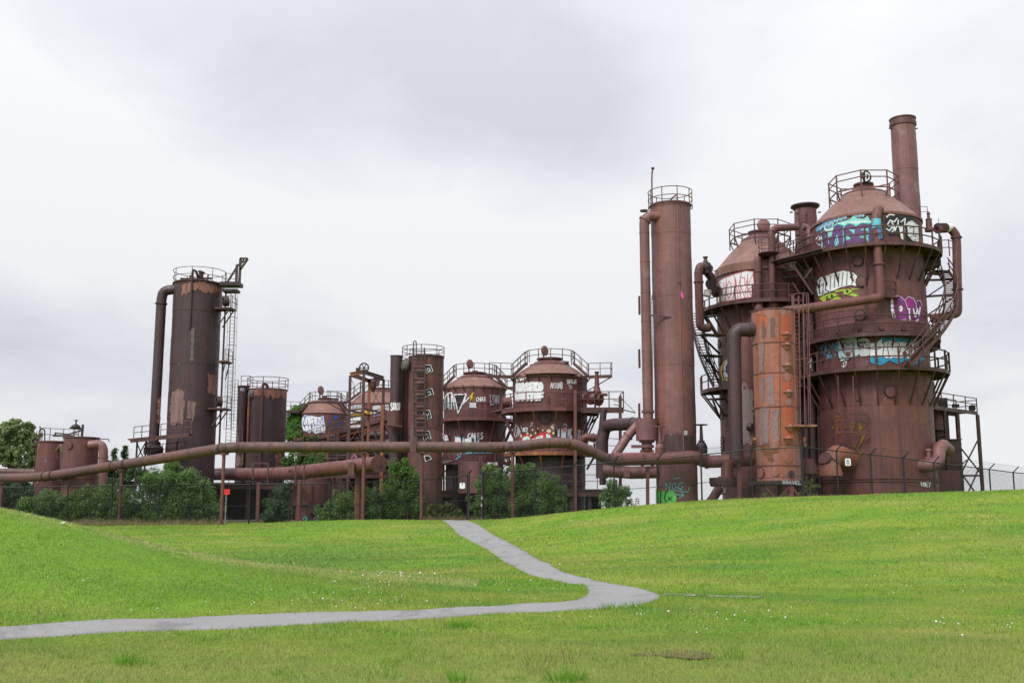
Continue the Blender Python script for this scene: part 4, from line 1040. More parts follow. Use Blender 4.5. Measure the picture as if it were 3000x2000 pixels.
# right-hand overflow pipe
rx = Y - 1.2
pipe(th, [P(2745, 672, rx - .6), P(2785, 668, rx), P(2801, 690, rx), P(2803, 720, rx), P(2806, 905, rx), P(2804, 918, rx), P(2730, 936, rx)], .33, RUST_R, br=.5, n=20, flanges=(.22, .62), name='overflow_pipe', fr=1.3)
th.part('paint_band', MB().tube(P(2770, 667, rx - .35), P(2783, 668, rx - .02), .345, n=20, caps=False), paint(*WHITE))
th.part('valve_box', MB().box(P(2755, 663, rx - .5), (.8, .6, .35)).tube(P(2750, 655, rx - .5), P(2750, 640, rx - .5), .02, n=5), STEEL_D)
th.part('needle_valve', MB().lathe(P(2723, 678, Y - 2.2), [(.34, 0), (.34, .25), (.24, .3), (.22, .9), (.27, .95), (.12, 1.05), (.1, 1.35), (.16, 1.4), (.03, 1.6)], 14), RUST)
railing(th, [P(2752, 752, rx + .5), P(2782, 750, rx + 1), P(2800, 756, rx + 2)], 1.3, STEEL, .045, .036)
# foot: elbows and flared inlet
pipe(th, [P(2658, 1363, yf + 1.2), P(2735, 1364, yf - .1), P(2749, 1345, yf + .2), P(2751, 1315, yf + .6), P(2762, 1303, yf + 1), P(2778, 1318, yf + 2)], .46, RUST_P, br=.7, n=22, flanges=(.24,), fr=1.03, name='foot_elbow')
th.part('foot_valve', MB().lathe(P(2722, 1352, yf + .4), [(.42, -.4), (.42, .05), (.34, .1), (.34, .3), (.18, .35), (.15, .75), (.24, .78), (.2, .95)], 16), RUST_P)
fl = P(2425, 1360, yf + .2)
th.part('flared_inlet', MB().lathe(P(2430, 1394, yf - .2), [(.95, 0), (.93, .25), (.8, .7), (.55, 1.25)], 28).sweep(fillet([P(2432, 1352, yf - .2), P(2450, 1330, yf), P(2490, 1345, yf + 1.4)], .6), .72, 24), RUST_O)
th.part('flange', MB().sweep([P(2419, 1345, yf - .5), P(2415, 1340, yf - .62)], [.5, .5], 20), RUST_R)
th.part('flared_inlet', MB().lathe(P(2368, 1388, yf - .1), [(.8, 0), (.75, .3), (.55, .85), (.5, 1.1)], 28), RUST_R)
# hung window guard
railing(th, [P(2446, 1264, yf + .1), P(2475, 1262, yf - .25), P(2510, 1262, yf - .3), P(2544, 1266, yf - .1)], 1.25, STEEL, .035, .03)
th.part('ledge', MB().bar(P(2446, 1265, yf - .0), P(2544, 1268, yf - .1), .35, .1).bar(P(2506, 1203, yf - .02), P(2545, 1209, yf - .02), .12, .06), RUST_R)
for q in (2455, 2499): th.part('drain_pipe', MB().tube(P(q, 1100, yf - .15), P(q + 2, 1210, yf - .15), .045, n=6), RUST_R)
th.part('side_ladder', MB().tube(P(2533, 700, yf - .1), P(2535, 905, yf - .1), .045, n=6), RUST_R)

# graffiti on the upper drum
RG = R + .02
g = Spray(th, c, RG)
g.poly([(2403, 690), (2425, 668), (2455, 652), (2490, 643), (2500, 632), (2512, 640), (2530, 642), (2542, 633), (2550, 648), (2562, 648), (2566, 712), (2530, 715), (2490, 722), (2450, 730), (2414, 733), (2407, 730)], ('mint', (0.25, 0.70, 0.66)))
g.polys([[(2418, 672), (2450, 655), (2500, 646), (2560, 646), (2560, 658), (2500, 658), (2450, 672), (2420, 684)], [(2404, 690), (2412, 684), (2420, 730), (2412, 732)]], ('mint_white', (0.62, 0.80, 0.79)))
_lq = ((2408, 676), (2572, 655), (2572, 708), (2420, 728))
L_ = [[[2412, 682], [2424, 724], [2436, 712], [2432, 700]], [[2436, 722], [2450, 668], [2462, 664], [2462, 718]], [[2440, 700], [2460, 694]], [[2500, 664], [2484, 662], [2478, 676], [2498, 692], [2500, 706], [2478, 712]],
      [[2538, 660], [2514, 666], [2510, 684], [2536, 682]], [[2510, 684], [2512, 704], [2534, 706]], [[2552, 660], [2552, 706], [2572, 704]]]
g.lines(L_, 17, TEAL); g.lines(L_, 15, PURP)
g.lines([[(2420, 690), (2428, 712)], [(2446, 712), (2452, 690), (2456, 712)], [(2470, 690), (2488, 700)], [(2524, 672), (2538, 674)], [(2522, 694), (2540, 692)]], 3.2, ('mint', (0.25, 0.70, 0.66)))
g.lines([[(2422, 668), (2455, 656), (2475, 662), (2490, 654), (2508, 662), (2525, 652), (2545, 656), (2565, 650)]], 2.4, TEAL)
g = Spray(th, c, RG); g.polys([[(2396, 664), (2420, 648), (2452, 637), (2482, 631), (2482, 641), (2450, 650), (2420, 660), (2398, 678)], [(2500, 626), (2532, 622), (2534, 634), (2502, 638)], [(2391, 668), (2398, 664), (2398, 676), (2392, 680)]], ('cornflower', (0.13, 0.33, 0.55)))
g.lines([[(2398 + 6 * k, 668 - 2.7 * k + (k % 2) * 8), (2404 + 6 * k, 662 - 2.7 * k + ((k + 1) % 2) * 8)] for k in range(14)] + [[(2503 + 5 * k, 626 + (k % 2) * 9), (2508 + 5 * k, 624 + ((k + 1) % 2) * 9)] for k in range(6)], 1.8, PALE)
g = Spray(th, c, RG); g.poly([(2413, 660), (2440, 655), (2440, 668), (2415, 674)], WHITE); g.text('NEEPS', ((2418, 662), (2438, 657), (2438, 665), (2419, 670)), 1.6, BLUE)
g = Spray(th, c, RG); g.poly([(2592, 640), (2605, 627), (2625, 624), (2655, 628), (2688, 648), (2693, 712), (2665, 706), (2640, 700), (2634, 690), (2610, 692), (2595, 680)], BLK)
g.lines([[(2598, 636), (2606, 628), (2620, 630)], [(2600, 658), (2608, 645), (2620, 650), (2628, 640)], [(2597, 670), (2606, 676), (2614, 664), (2622, 676), (2628, 660)], [(2602, 662), (2616, 660)], [(2612, 682), (2622, 668), (2612, 650)], [(2632, 645), (2630, 660), (2640, 670)], [(2640, 650), (2652, 640), (2650, 662), (2660, 655)]], 3.6, WHITE)
g.polys([[(2634, 668), (2648, 658), (2652, 672), (2650, 704), (2640, 700)], [(2658, 650), (2672, 646), (2690, 660), (2692, 708), (2675, 706), (2660, 690)]], WHITE)
g.lines([[(2664, 668), (2678, 664), (2676, 690)], [(2664, 696), (2684, 690)], [(2642, 680), (2650, 676)]], 2.4, BLK)
g = Spray(th, c, RG); g.lines([[(2391, 700), (2398, 690), (2402, 700), (2392, 712), (2402, 718)]], 3, WHITE)
# NAOEWS throw-up, lime creatures, violet piece
g = Spray(th, c, RG)
out_ = [(2392, 826), (2402, 812), (2425, 806), (2440, 800), (2455, 796), (2470, 793), (2485, 794), (2500, 798), (2513, 810), (2514, 826), (2508, 838), (2495, 836), (2478, 838), (2460, 842), (2445, 850), (2425, 856), (2398, 868), (2393, 850)]
g.poly([(x + (x - 2453) * .025, y + (y - 830) * .05) for x, y in out_], BLK); g.poly(out_, WHITE)
g.lines([[(2402, 818), (2400, 860)], [(2400, 842), (2412, 830), (2410, 858)], [(2420, 812), (2418, 850), (2428, 852)], [(2434, 808), (2432, 846)], [(2446, 804), (2444, 842)], [(2458, 800), (2456, 838)], [(2470, 798), (2466, 836)], [(2482, 800), (2480, 834)], [(2500, 804), (2490, 812), (2502, 820), (2494, 832)]], 2.2, BLK)
g = Spray(th, c, RG)
g.polys([ell(2441, 869, 16, 11), ell(2452, 874, 14, 7, rot=.2), ell(2484, 856, 13, 10), ell(2502, 862, 14, 7, rot=.15), ell(2413, 874, 8, 10), [(2400, 872), (2432, 858), (2434, 862), (2402, 878)], [(2445, 851), (2475, 846), (2475, 852), (2446, 856)], [(2494, 845), (2522, 845), (2522, 848), (2494, 850)]], LIME)
g.polys([ell(2437, 867, 4.5, 4.5, 10), ell(2482, 853, 4.5, 4.5, 10)], BLK)
g.lines([[(2426, 876), (2436, 874), (2452, 866), (2464, 870)], [(2474, 864), (2484, 862), (2496, 856), (2514, 862)]], 2, BLK)
g = Spray(th, c, RG)
g.polys([ell(2636, 905, 26, 40, 28), ell(2666, 903, 23, 33, 24), ell(2690, 915, 14, 36, 24)], MAG)
g.poly(ell(2665, 886, 15, 14), ('hot_magenta', (0.36, 0.02, 0.25)))
g.polys([[(2610, 880), (2616, 872), (2618, 905), (2624, 930), (2616, 932), (2610, 910)], ell(2639, 904, 6, 9, 14)], WHITE); g.poly(ell(2636, 904, 1.8, 4, 10), BLK)
g.lines([[(2616, 872), (2628, 866), (2640, 870), (2652, 882), (2660, 905)], [(2650, 880), (2662, 869), (2676, 874), (2684, 890), (2684, 905)], [(2686, 882), (2696, 880), (2701, 895)], [(2624, 938), (2640, 938), (2655, 934)]], 2.6, ('lilac', (0.55, 0.42, 0.60)))
g.lines([[(2660, 905), (2666, 905)], [(2664, 906), (2665, 930), (2670, 944)], [(2676, 905), (2678, 915), (2682, 928), (2688, 905), (2692, 925), (2696, 900)], [(2682, 945), (2690, 935)]], 4.2, WHITE)
# lower band: cyan tag, grey and white throw-up
g = Spray(th, c, RG)
g.text('KADOR', ((2402, 1014), (2458, 1004), (2458, 1030), (2405, 1036)), 3.4, ('cyan2', (0.14, 0.42, 0.60)), .08)
g.text('TRIXY', ((2420, 1040), (2450, 1036), (2450, 1044), (2421, 1050)), 2.6, ('cyan2', (0.14, 0.42, 0.60)), .08)
g = Spray(th, c, RG)
g.poly([(2453, 992), (2470, 986), (2512, 986), (2520, 1000), (2514, 1040), (2498, 1046), (2484, 1052), (2464, 1058), (2456, 1040)], PALE)
g.poly([(2462, 998), (2480, 992), (2502, 996), (2506, 1020), (2500, 1036), (2484, 1052), (2470, 1036), (2464, 1018)], GREY)
g.lines([[(2466, 1010), (2474, 1004), (2484, 1010), (2494, 1004), (2502, 1008)], [(2470, 1006), (2468, 1026), (2482, 1040), (2498, 1026), (2502, 1004)], [(2464, 1042), (2482, 1056), (2504, 1040)], [(2460, 992), (2486, 984), (2516, 990)]], 2.2, BLK)
g.lines([[(2480, 1058), (2470, 1064), (2474, 1074), (2466, 1072)], [(2480, 1058), (2478, 1070), (2470, 1077)]], 2.4, WHITE)
g = Spray(th, c, RG)
g.poly(ell(2531, 1006, 21, 19), BLK); g.poly(ell(2531, 1006, 19, 17), ('grey_white', (0.60, 0.61, 0.65)))
g.poly([(2516, 1024), (2530, 1020), (2548, 1022), (2548, 1040), (2524, 1044), (2514, 1034)], ('grey_white', (0.60, 0.61, 0.65)))
g.text("WHERE'S", ((2517, 1000), (2547, 999), (2547, 1006), (2518, 1007)), 1.6, BLK); g.text('WALT?', ((2520, 1011), (2545, 1010), (2545, 1017), (2520, 1018)), 1.6, BLK)
g = Spray(th, c, RG)
g.poly([(2548, 1004), (2565, 1000), (2582, 990), (2620, 988), (2660, 992), (2690, 1000), (2706, 1020), (2708, 1052), (2690, 1064), (2670, 1066), (2655, 1054), (2630, 1066), (2606, 1056), (2580, 1070), (2550, 1062)], SKYB)
w_ = [(2550, 1004), (2568, 1004), (2582, 992), (2586, 1006), (2600, 998), (2614, 998), (2624, 1004), (2636, 1000), (2660, 1002), (2680, 1004), (2696, 1014), (2702, 1034), (2690, 1052), (2672, 1058), (2655, 1046), (2634, 1048), (2616, 1046), (2600, 1050), (2585, 1042), (2566, 1046), (2549, 1042)]
g.poly([(x + (x - 2625) * .02, y + (y - 1026) * .06) for x, y in w_], BLK); g.poly(w_, WHITE)
g.lines([[(2584, 1000), (2590, 1014), (2586, 1040)], [(2602, 1000), (2600, 1020), (2606, 1046)], [(2616, 1000), (2614, 1022)], [(2632, 1004), (2640, 1018), (2632, 1044)], [(2660, 1006), (2660, 1030)], [(2670, 1006), (2670, 1046)], [(2680, 1008), (2680, 1050)], [(2690, 1014), (2688, 1046)], [(2550, 1022), (2570, 1022), (2582, 1018)], [(2650, 1020), (2668, 1022)]], 2.2, BLK)
g.text('2387', ((2556, 1051), (2580, 1051), (2580, 1060), (2556, 1060)), 1.8, BLK)
# cone scribbles, yellow scrawl, foot tag
g = Spray(th, c, R + .05); g.text('TOEY', ((2693, 1410), (2728, 1412), (2727, 1426), (2698, 1424)), 3, WHITE, .04)
g = Spray(th, c, RG)
for pl_ in [[(2440, 1225), (2452, 1218), (2460, 1222)], [(2438, 1260), (2446, 1240), (2456, 1250), (2450, 1268), (2462, 1272)], [(2444, 1235), (2456, 1230)], [(2438, 1248), (2452, 1256)], [(2472, 1240), (2480, 1250), (2474, 1256)], [(2490, 1235), (2502, 1240), (2496, 1262)], [(2515, 1238), (2522, 1256), (2534, 1244)], [(2512, 1256), (2530, 1250)], [(2522, 1236), (2520, 1262)], [(2540, 1232), (2546, 1256)],
         [(2516, 1270), (2528, 1276), (2522, 1296), (2512, 1310)], [(2536, 1268), (2520, 1302)], [(2496, 1318), (2504, 1302), (2508, 1308)], [(2506, 1310), (2520, 1326), (2530, 1318)], [(2514, 1336), (2526, 1322), (2518, 1338)]]:
    g.lines([pl_], 2.2, MUST); g.e -= .013
g = Spray(th, c, R + .07); g.text('IOOQO', ((2580, 1437), (2680, 1434), (2680, 1444), (2580, 1448)), 3, ('olive', (0.12, 0.14, 0.03)), .05)

# ---------------------------------------------------------------- high walkway joining the generators
th = Thing('walkway_bridge', 'steel walkway bridge with railing between the two generator roofs', 'walkway', P(2340, 760, 82))
a_, b_ = P(2279, 765, 82.2), P(2425, 728, 77.5)
th.part('deck', MB().bar(a_ + Vector((0, .5, 0)), b_ + Vector((0, .5, 0)), 1.2, .06), STEEL_D, smooth=False)
for s in (0.0, 1.05): th.part('side_beam', MB().bar(a_ + Vector((0, s, 0)), b_ + Vector((0, s, 0)), .1, .34), RUST_R)
for s in (0.0, 1.05): railing(th, [a_.lerp(b_, k / 3) + Vector((0, s, .12)) for k in range(4)], 1.2, STEEL, .05, .038)
th.part('truss_strut', MB().bar(P(2322, 772, 81), P(2382, 862, 79), .12, .14).bar(P(2380, 785, 79.5), P(2358, 815, 80), .12, .14).bar(P(2322, 828, 81), P(2342, 860, 81), .1, .1), STEEL)
for q in (775, 795, 815): th.part('cross_beam', MB().bar(P(2280, q, 83.5), P(2400, q - 14, 82), .15, .22), STEEL_D)

# slatted cooler box below the bridge
th = Thing('cooler_box', 'dark slatted steel box hung below the walkway bridge', 'cooler', P(2300, 880, 84.5))
b0 = P(2295, 832, 84.5); 
th.part('casing', MB().box((b0.x + .9, 85.5, b0.z), (4.6, 1.6, 3.3)), STEEL_D, smooth=False)
for k in range(11):
    th.part('slat', MB().box((b0.x - .25, 84.62, b0.z + 1.45 - .29 * k), (1.6, .12, .2)), RUST_R, smooth=False)
mb = MB()
for q in ([(2286, 806), (2294, 802), (2296, 812), (2290, 816)], [(2300, 790), (2301, 826)], [(2302, 815), (2308, 822), (2303, 828), (2310, 830)], [(2312, 800), (2315, 826), (2308, 826)], [(2316, 800), (2318, 820)]):
    stroke(mb, q, 2.6, lambda k: (lambda px, py: P(px, py, 84.52 - .0005 * k)))
th.part('graffiti', mb, paint(*GREY), smooth=False)
th.part('leg', MB().bar((b0.x + 2.5, 85.5, b0.z - 1.6), (b0.x + 2.5, 85.5, 0.4), .3, .3), STEEL_D)
th.part('leg', MB().bar((b0.x - .6, 85.6, b0.z - 1.6), (b0.x - .6, 85.6, 0.4), .3, .3), STEEL_D)

# ---------------------------------------------------------------- orange vessel on its stand
Y = 72.5
cx = PX(2265, 930, Y); R = (PX(2327, 930, Y) - PX(2203.6, 930, Y)) / 2; c = (cx, Y); yf = Y - R
th = Thing('scrubber_vessel', 'orange rusted cylinder with half round hoods standing on a steel frame', 'vessel', (cx, Y, 1.0))
zt, zb = PZ(913, Y), PZ(1405, yf)
shell(th, c, R, [zb, PZ(1362, yf), PZ(1303, yf), PZ(1190, yf), PZ(1091, yf), PZ(1001, yf), zt], RUST_O, 56)
th.part('top_plate', MB().lathe((cx, Y, zt), [(R + .07, -.06), (R + .07, .02), (.01, .10)], 56), RUST)
for q in (1362, 1303, 1190, 1091, 1001): th.part('seam_band', MB().lathe((cx, Y, PZ(q, yf)), [(R, -.04), (R + .045, -.03), (R + .045, .03), (R, .04)], 56), RUST_R)
for px, py in ((2303, 981), (2304, 1012), (2306, 1072), (2309, 1150), (2312, 1252), (2308, 1286), (2212, 1290)):
    a_, zz = hit_a(px, py, c, R); p_ = pol(c, R - .02, a_, zz)
    hd = Vector((math.cos(a_), math.sin(a_), 0)); rot = Matrix((Vector((-hd.y, hd.x, 0)), hd, Vector((0, 0, 1)))).transposed()
    rr_ = .34 if px > 2220 else .24
    vs_, fs_ = [], []
    for i in range(9):
        t = math.pi * i / 8
        for u, zq in ((1.15, 0.09), (1.15, 0.02), (.85, -.04), (.55, -.26), (.05, -.34)):
            vs_.append(p_ + rot @ Vector((rr_ * u * math.cos(t), rr_ * u * math.sin(t) * .95, zq)))
    for i in range(8):
        for j in range(4): fs_.append((i * 5 + j, (i + 1) * 5 + j, (i + 1) * 5 + j + 1, i * 5 + j + 1))
    fs_.append(tuple(5 * i for i in range(9)))
    o = th.part('half_round_hood', MB().add(vs_, fs_), RUST_O)
    th.part('hood_dome', MB().lathe(p_ + hd * rr_ * .35 + Vector((0, 0, .08)), [(rr_ * .55, 0), (rr_ * .45, .1), (.01, .15)], 14), RUST_O, o)
for px, py, rr_, mt in ((2305, 1104, .30, RUST_O), (2308, 1177, .26, RUST_O), (2269, 1301, .32, RUST_O), (2308, 1345, .26, RUST_O), (2230, 1384, .36, RUST_O), (2272, 1382, .28, RUST_O), (2318, 1388, .24, RUST_D)):
    a_, zz = hit_a(px, py, c, R); manhole(th, c, R, a_, zz, rr_, mt, 0 if rr_ < .33 else 12, 'hatch', .06)
g = Spray(th, c, R + .02, 'flaked_patch', .02); g.poly([(2226, 1305), (2262, 1302), (2282, 1310), (2280, 1326), (2262, 1332), (2268, 1352), (2250, 1352), (2244, 1330), (2230, 1322)], ('burnt_rust', (0.20, 0.07, 0.025)))
g = Spray(th, c, R + .02, 'bare_primer', .02)
g.polys([[(2285, 922), (2318, 922), (2322, 1000), (2287, 1000)], [(2290, 1093), (2322, 1093), (2330, 1300), (2292, 1300)], [(2214, 925), (2240, 924), (2250, 940), (2248, 962), (2222, 960)]], ('orange_primer', (0.40, 0.095, 0.040)))
g = Spray(th, c, R + .02, 'bare_primer', .026)
g.polys([[(2222, 1004), (2238, 1002), (2236, 1088), (2224, 1090)], [(2246, 1100), (2266, 1098), (2268, 1186), (2248, 1188)], [(2222, 1196), (2252, 1194), (2254, 1300), (2226, 1302)], [(2262, 1200), (2280, 1200), (2280, 1296), (2266, 1298)], [(2225, 1105), (2236, 1104), (2238, 1180), (2228, 1182)]], ('mauve_grey', (0.235, 0.150, 0.155)))
g.polys([[(2232, 940), (2240, 938), (2242, 988), (2234, 990)], [(2256, 930), (2270, 932), (2268, 985), (2258, 984)]], ('dark_stain', (0.13, 0.075, 0.07)))
mb = MB().tube(P(2284, 915, yf - .02), P(2286, 1300, yf - .02), .03, n=6); th.part('seam_strip', mb, RUST_R)
# stand
zs = PZ(1408, yf)
xs0, xs1 = cx - R - .05, cx + R + .05
th.part('stand_deck', MB().box((cx, Y, zs - .12), (2 * R + .5, 2 * R + .5, .24)), STEEL_D)
for sx in (-1, 0.25, 1):
    for sy in (-1, 1):
        th.part('leg', MB().ibeam((cx + sx * (R + .05), Y + sy * R, zs - .24), (cx + sx * (R + .05), Y + sy * R, 0.3), .28, .28), STEEL_D if sx != 0.25 else RUST_R)
for xa, xb in ((-1, .25), (.25, -1), (.25, 1), (1, .25)):
    th.part('brace', MB().bar((cx + xa * (R + .05), Y - R - .08, zs - .25), (cx + xb * (R + .05), Y - R - .08, zs - 2.2), .07, .12), RUST_R)
mb = MB()
for pl in letters('BRAVEL', ((2292, 1407), (2348, 1410), (2348, 1419), (2292, 1416)), jit=.05): stroke(mb, pl, 2.4, lambda k: (lambda px, py: P(px, py, Y - R - .27 - .0005 * k)))
th.part('graffiti', mb, paint(*GREY), smooth=False)
# caged ladder
ladder(th, P(2336, 1300, Y - .9), P(2330, 866, Y - .9), .5, (1, .3, 0), RUST_P, out=(.5, -.85, 0), cage=3.2, rr=.05, cage_from=1.2, cage_r=.55)
th.part('ladder_landing', MB().box(P(2352, 1248, Y - 1.2), (1.6, 1.2, .12)).bar(P(2356, 1280, Y - 1), P(2358, 1306, Y - 1), .18, .18), RUST_O)
# gooseneck inlet
gr = (PX(2169, 1000, Y) - PX(2129, 1000, Y)) / 2
pipe(th, [P(2208, 966, Y - .2), P(2152, 966, Y - .2), P(2150, 1010, Y - .2), P(2157, 1345, Y - .2)], gr, RUST_D, br=gr * 1.9, n=26, flanges=(.03,), name='inlet_gooseneck', fr=1.14)

# small tank hidden behind the gooseneck
Y = 76.5
cx = PX(2190, 1100, Y); c = (cx, Y); R = PX(2222, 1100, Y) - cx
th = Thing('relief_column', 'narrow domed column half hidden between the gooseneck pipe and orange vessel', 'column', (cx, Y, .5))
shell(th, c, R, [.5, PZ(1300, Y), PZ(1240, Y), PZ(1145, Y), PZ(1060, Y), PZ(985, Y)], RUST_R, 32)
th.part('domed_head', MB().lathe((cx, Y, PZ(985, Y)), [(R, 0), (R * .92, .25), (R * .6, .5), (.01, .58)], 32), RUST_R)
g = Spray(th, c, R + .02, 'paint_patch', .02); g.poly([(2172, 1120), (2186, 1119), (2192, 1140), (2206, 1148), (2206, 1300), (2174, 1300)], ('grey_primer', (0.24, 0.175, 0.17)))
pipe(th, [P(2192, 1250, Y - R - .2), P(2204, 1252, Y - R - .4)], .3, RUST_D, n=14)
ladder(th, P(2128, 1310, Y - .8), P(2126, 1215, Y - .8), .5, (1, 0, 0), STEEL)

# low tank and leaning pipe seen under the header
th = Thing('low_tank', 'low dark tank with faded graffiti under the header pipe', 'tank', P(2150, 1470, 79))
lp = P(2155, 1460, 80.5)
th.part('shell', MB().lathe((lp.x, lp.y, 0), [(2.2, .4), (2.2, 1.35), (.01, 1.5)], 40), RUST_D)
th.part('hatch_box', MB().box(P(2120, 1438, 77.8), (.9, .3, .5)), RUST)
mb = MB()
for pl in letters('EK', ((2112, 1430), (2128, 1430), (2128, 1443), (2112, 1443)), jit=.05): stroke(mb, pl, 2.6, lambda k: (lambda px, py: P(px, py, 77.5 - .0005 * k)))
th.part('graffiti', mb, paint(*GREY), smooth=False)
th = Thing('leaning_pipe', 'short rusty pipe leaning out of the lawn below the header pipe', 'pipe', P(2085, 1470, 76))
pipe(th, [P(2075, 1482, 75.5), P(2105, 1432, 77)], .34, RUST_R, n=18, flanges=(.3,), fr=1.06)
th = Thing('channel_post', 'brown steel post under the header pipe beside the orange vessel', 'post', P(2165, 1470, 73))
th.part('post_body', MB().ibeam(P(2164, 1355, 72.8), P(2166, 1470, 72.8) - Vector((0, 0, 1.2)), .24, .24), RUST)
th.part('cap_plate', MB().box(P(2164, 1353, 72.8), (.4, .4, .06)), RUST)

# ---------------------------------------------------------------- stair tower and boiler house at the far right
th = Thing('access_platform', 'braced steel platform with railings right of the largest generator', 'platform', P(2800, 1430, 86))
A, B = P(2722, 1187, 83), P(2863, 1206, 90)
Wd = Vector((-1.6, 2.2, 0)) * .7
th.part('deck', MB().add([A, B, B + Wd, A + Wd, A - Vector((0, 0, .08)), B - Vector((0, 0, .08)), B + Wd - Vector((0, 0, .08)), A + Wd - Vector((0, 0, .08))], [(0, 1, 2, 3), (7, 6, 5, 4), (0, 4, 5, 1), (1, 5, 6, 2), (2, 6, 7, 3), (3, 7, 4, 0)]), STEEL, smooth=False)
for o_ in (Vector((0, 0, 0)), Wd): th.part('side_beam', MB().bar(A + o_ - Vector((0, 0, .12)), B + o_ - Vector((0, 0, .12)), .1, .3), STEEL)
railing(th, [A.lerp(B, k / 4) for k in range(5)], 1.15, STEEL, .05, .04)
railing(th, [A.lerp(B, k / 4) + Wd for k in range(5)], 1.15, STEEL, .05, .04)
railing(th, [B, B + Wd], 1.0, STEEL, .05, .04)
for f, q in ((.30, Vector()), (.56, Vector()), (1.0, Vector()), (.30, Wd), (1.0, Wd)):
    p_ = A.lerp(B, f) + q; th.part('leg', MB().ibeam(p_ - Vector((0, 0, .25)), (p_.x, p_.y, .3), .24, .24), STEEL)
p1, p2 = A.lerp(B, .56), B
for za, zb_ in ((6.6, 4.4), (4.4, 1.9)):
    th.part('brace', MB().bar((p1.x, p1.y, za), (p2.x, p2.y, zb_), .09, .10), STEEL); th.part('brace', MB().bar((p2.x, p2.y, za + .9), (p1.x, p1.y, zb_), .09, .10), STEEL)
th.part('tie_beam', MB().bar((p1.x, p1.y, 4.2), (p2.x, p2.y, 4.3), .12, .16), STEEL)
th.part('floodlight', MB().box(P(2800, 1192, 87.5) + Vector((0, 0, .1)), (.5, .3, .3)), STEEL_D)
th.part('lamp_drum', MB().tube(P(2848, 1195, 90), P(2848, 1195, 90.4), .3, n=12), STEEL_D)
th = Thing('boiler_house', 'dark rusty boiler cabinet under the access platform', 'boiler', P(2795, 1430, 85))
q = P(2796, 1360, 85)
th.part('casing', MB().box((q.x, 86, (PZ(1288, 85) + .4) / 2), (1.35, 1.6, PZ(1288, 85) - .4)), RUST_D, smooth=False)
th.part('roof_plate', MB().box((q.x, 86, PZ(1287, 85) + .03), (1.6, 1.9, .06)), RUST, smooth=False)
for k in range(7): th.part('rib', MB().box((q.x + .71, 85.25, PZ(1300, 85) - .5 * k), (.14, .1, .12)), STEEL_D, smooth=False)
for k in range(3): th.part('door_strap', MB().box((q.x - .1, 85.17, PZ(1320, 85) - .9 * k), (1.1, .05, .07)), STEEL, smooth=False)
th.part('lower_casing', MB().box((PX(2780, 1410, 84.5), 84.8, (PZ(1378, 84.5) + .4) / 2), (1.9, .9, PZ(1378, 84.5) - .4)), RUST_R, smooth=False)
th = Thing('feed_hopper', 'pointed brown hopper and duct behind the foot elbows', 'hopper', P(2735, 1300, 87))
q = P(2735, 1258, 87.5)
th.part('cone', MB().lathe(q, [(1.05, -.1), (1.05, 0), (.35, 2.4), (.3, 4.0)], 28), RUST_R)
th.part('cage', MB().box((q.x, q.y, q.z - 1.5), (1.5, 1.3, 2.6)), STEEL_D, smooth=False)
th.part('duct', MB().box((q.x + 1.05, 88.4, q.z + .1), (.9, .9, 5.2)), STEEL_D, smooth=False)
for k in range(4): th.part('cage_bar', MB().bar((q.x - .75, q.y - .7, q.z - .5 - .7 * k), (q.x + .75, q.y - .7, q.z - .5 - .7 * k), .05, .08), RUST)
for k in range(3): th.part('cage_bar', MB().bar((q.x - .7 + .7 * k, q.y - .72, q.z - .2), (q.x - .7 + .7 * k, q.y - .72, q.z - 2.8), .05, .06), RUST)

# dark pipe rack wedged between the orange vessel and the largest generator
th = Thing('pipe_rack', 'dark steel rack of columns and pipes between orange vessel and largest tank', 'rack', P(2372, 1440, 83.5))
for px in (2348, 2366, 2386, 2404): th.part('column', MB().ibeam(P(px, 905, 83.5), (PX(px, 1300, 83.5), 83.5, .4), .3, .3), STEEL_D)
for k, py in enumerate((930, 985, 1040, 1100, 1165, 1230, 1300, 1360)):
    th.part('cross_beam', MB().ibeam(P(2340, py, 83.3), P(2410, py - 5, 83.3), .2, .3), STEEL_D if k % 2 else STEEL)
    if k < 7: th.part('brace', MB().bar(P(2348 + 18 * (k % 3), py, 83.2), P(2366 + 18 * (k % 3), py + 55, 83.2), .09, .1), STEEL)
for px, r_ in ((2357, .2), (2376, .28), (2394, .16)): th.part('riser', MB().tube(P(px, 920, 82.9), (PX(px, 1300, 82.9), 82.9, .5), r_, n=14), RUST_D)
th.part('backing_plate', MB().box((PX(2372, 1150, 85.5), 85.5, 8), (2.2, .2, 15)), STEEL_D, smooth=False)
g = Spray(th, (PX(2376, 1060, 82.9), 82.9), .28); g.lines([[(2370, 1060), (2378, 1050), (2374, 1075), (2382, 1085)]], 4, GREY)

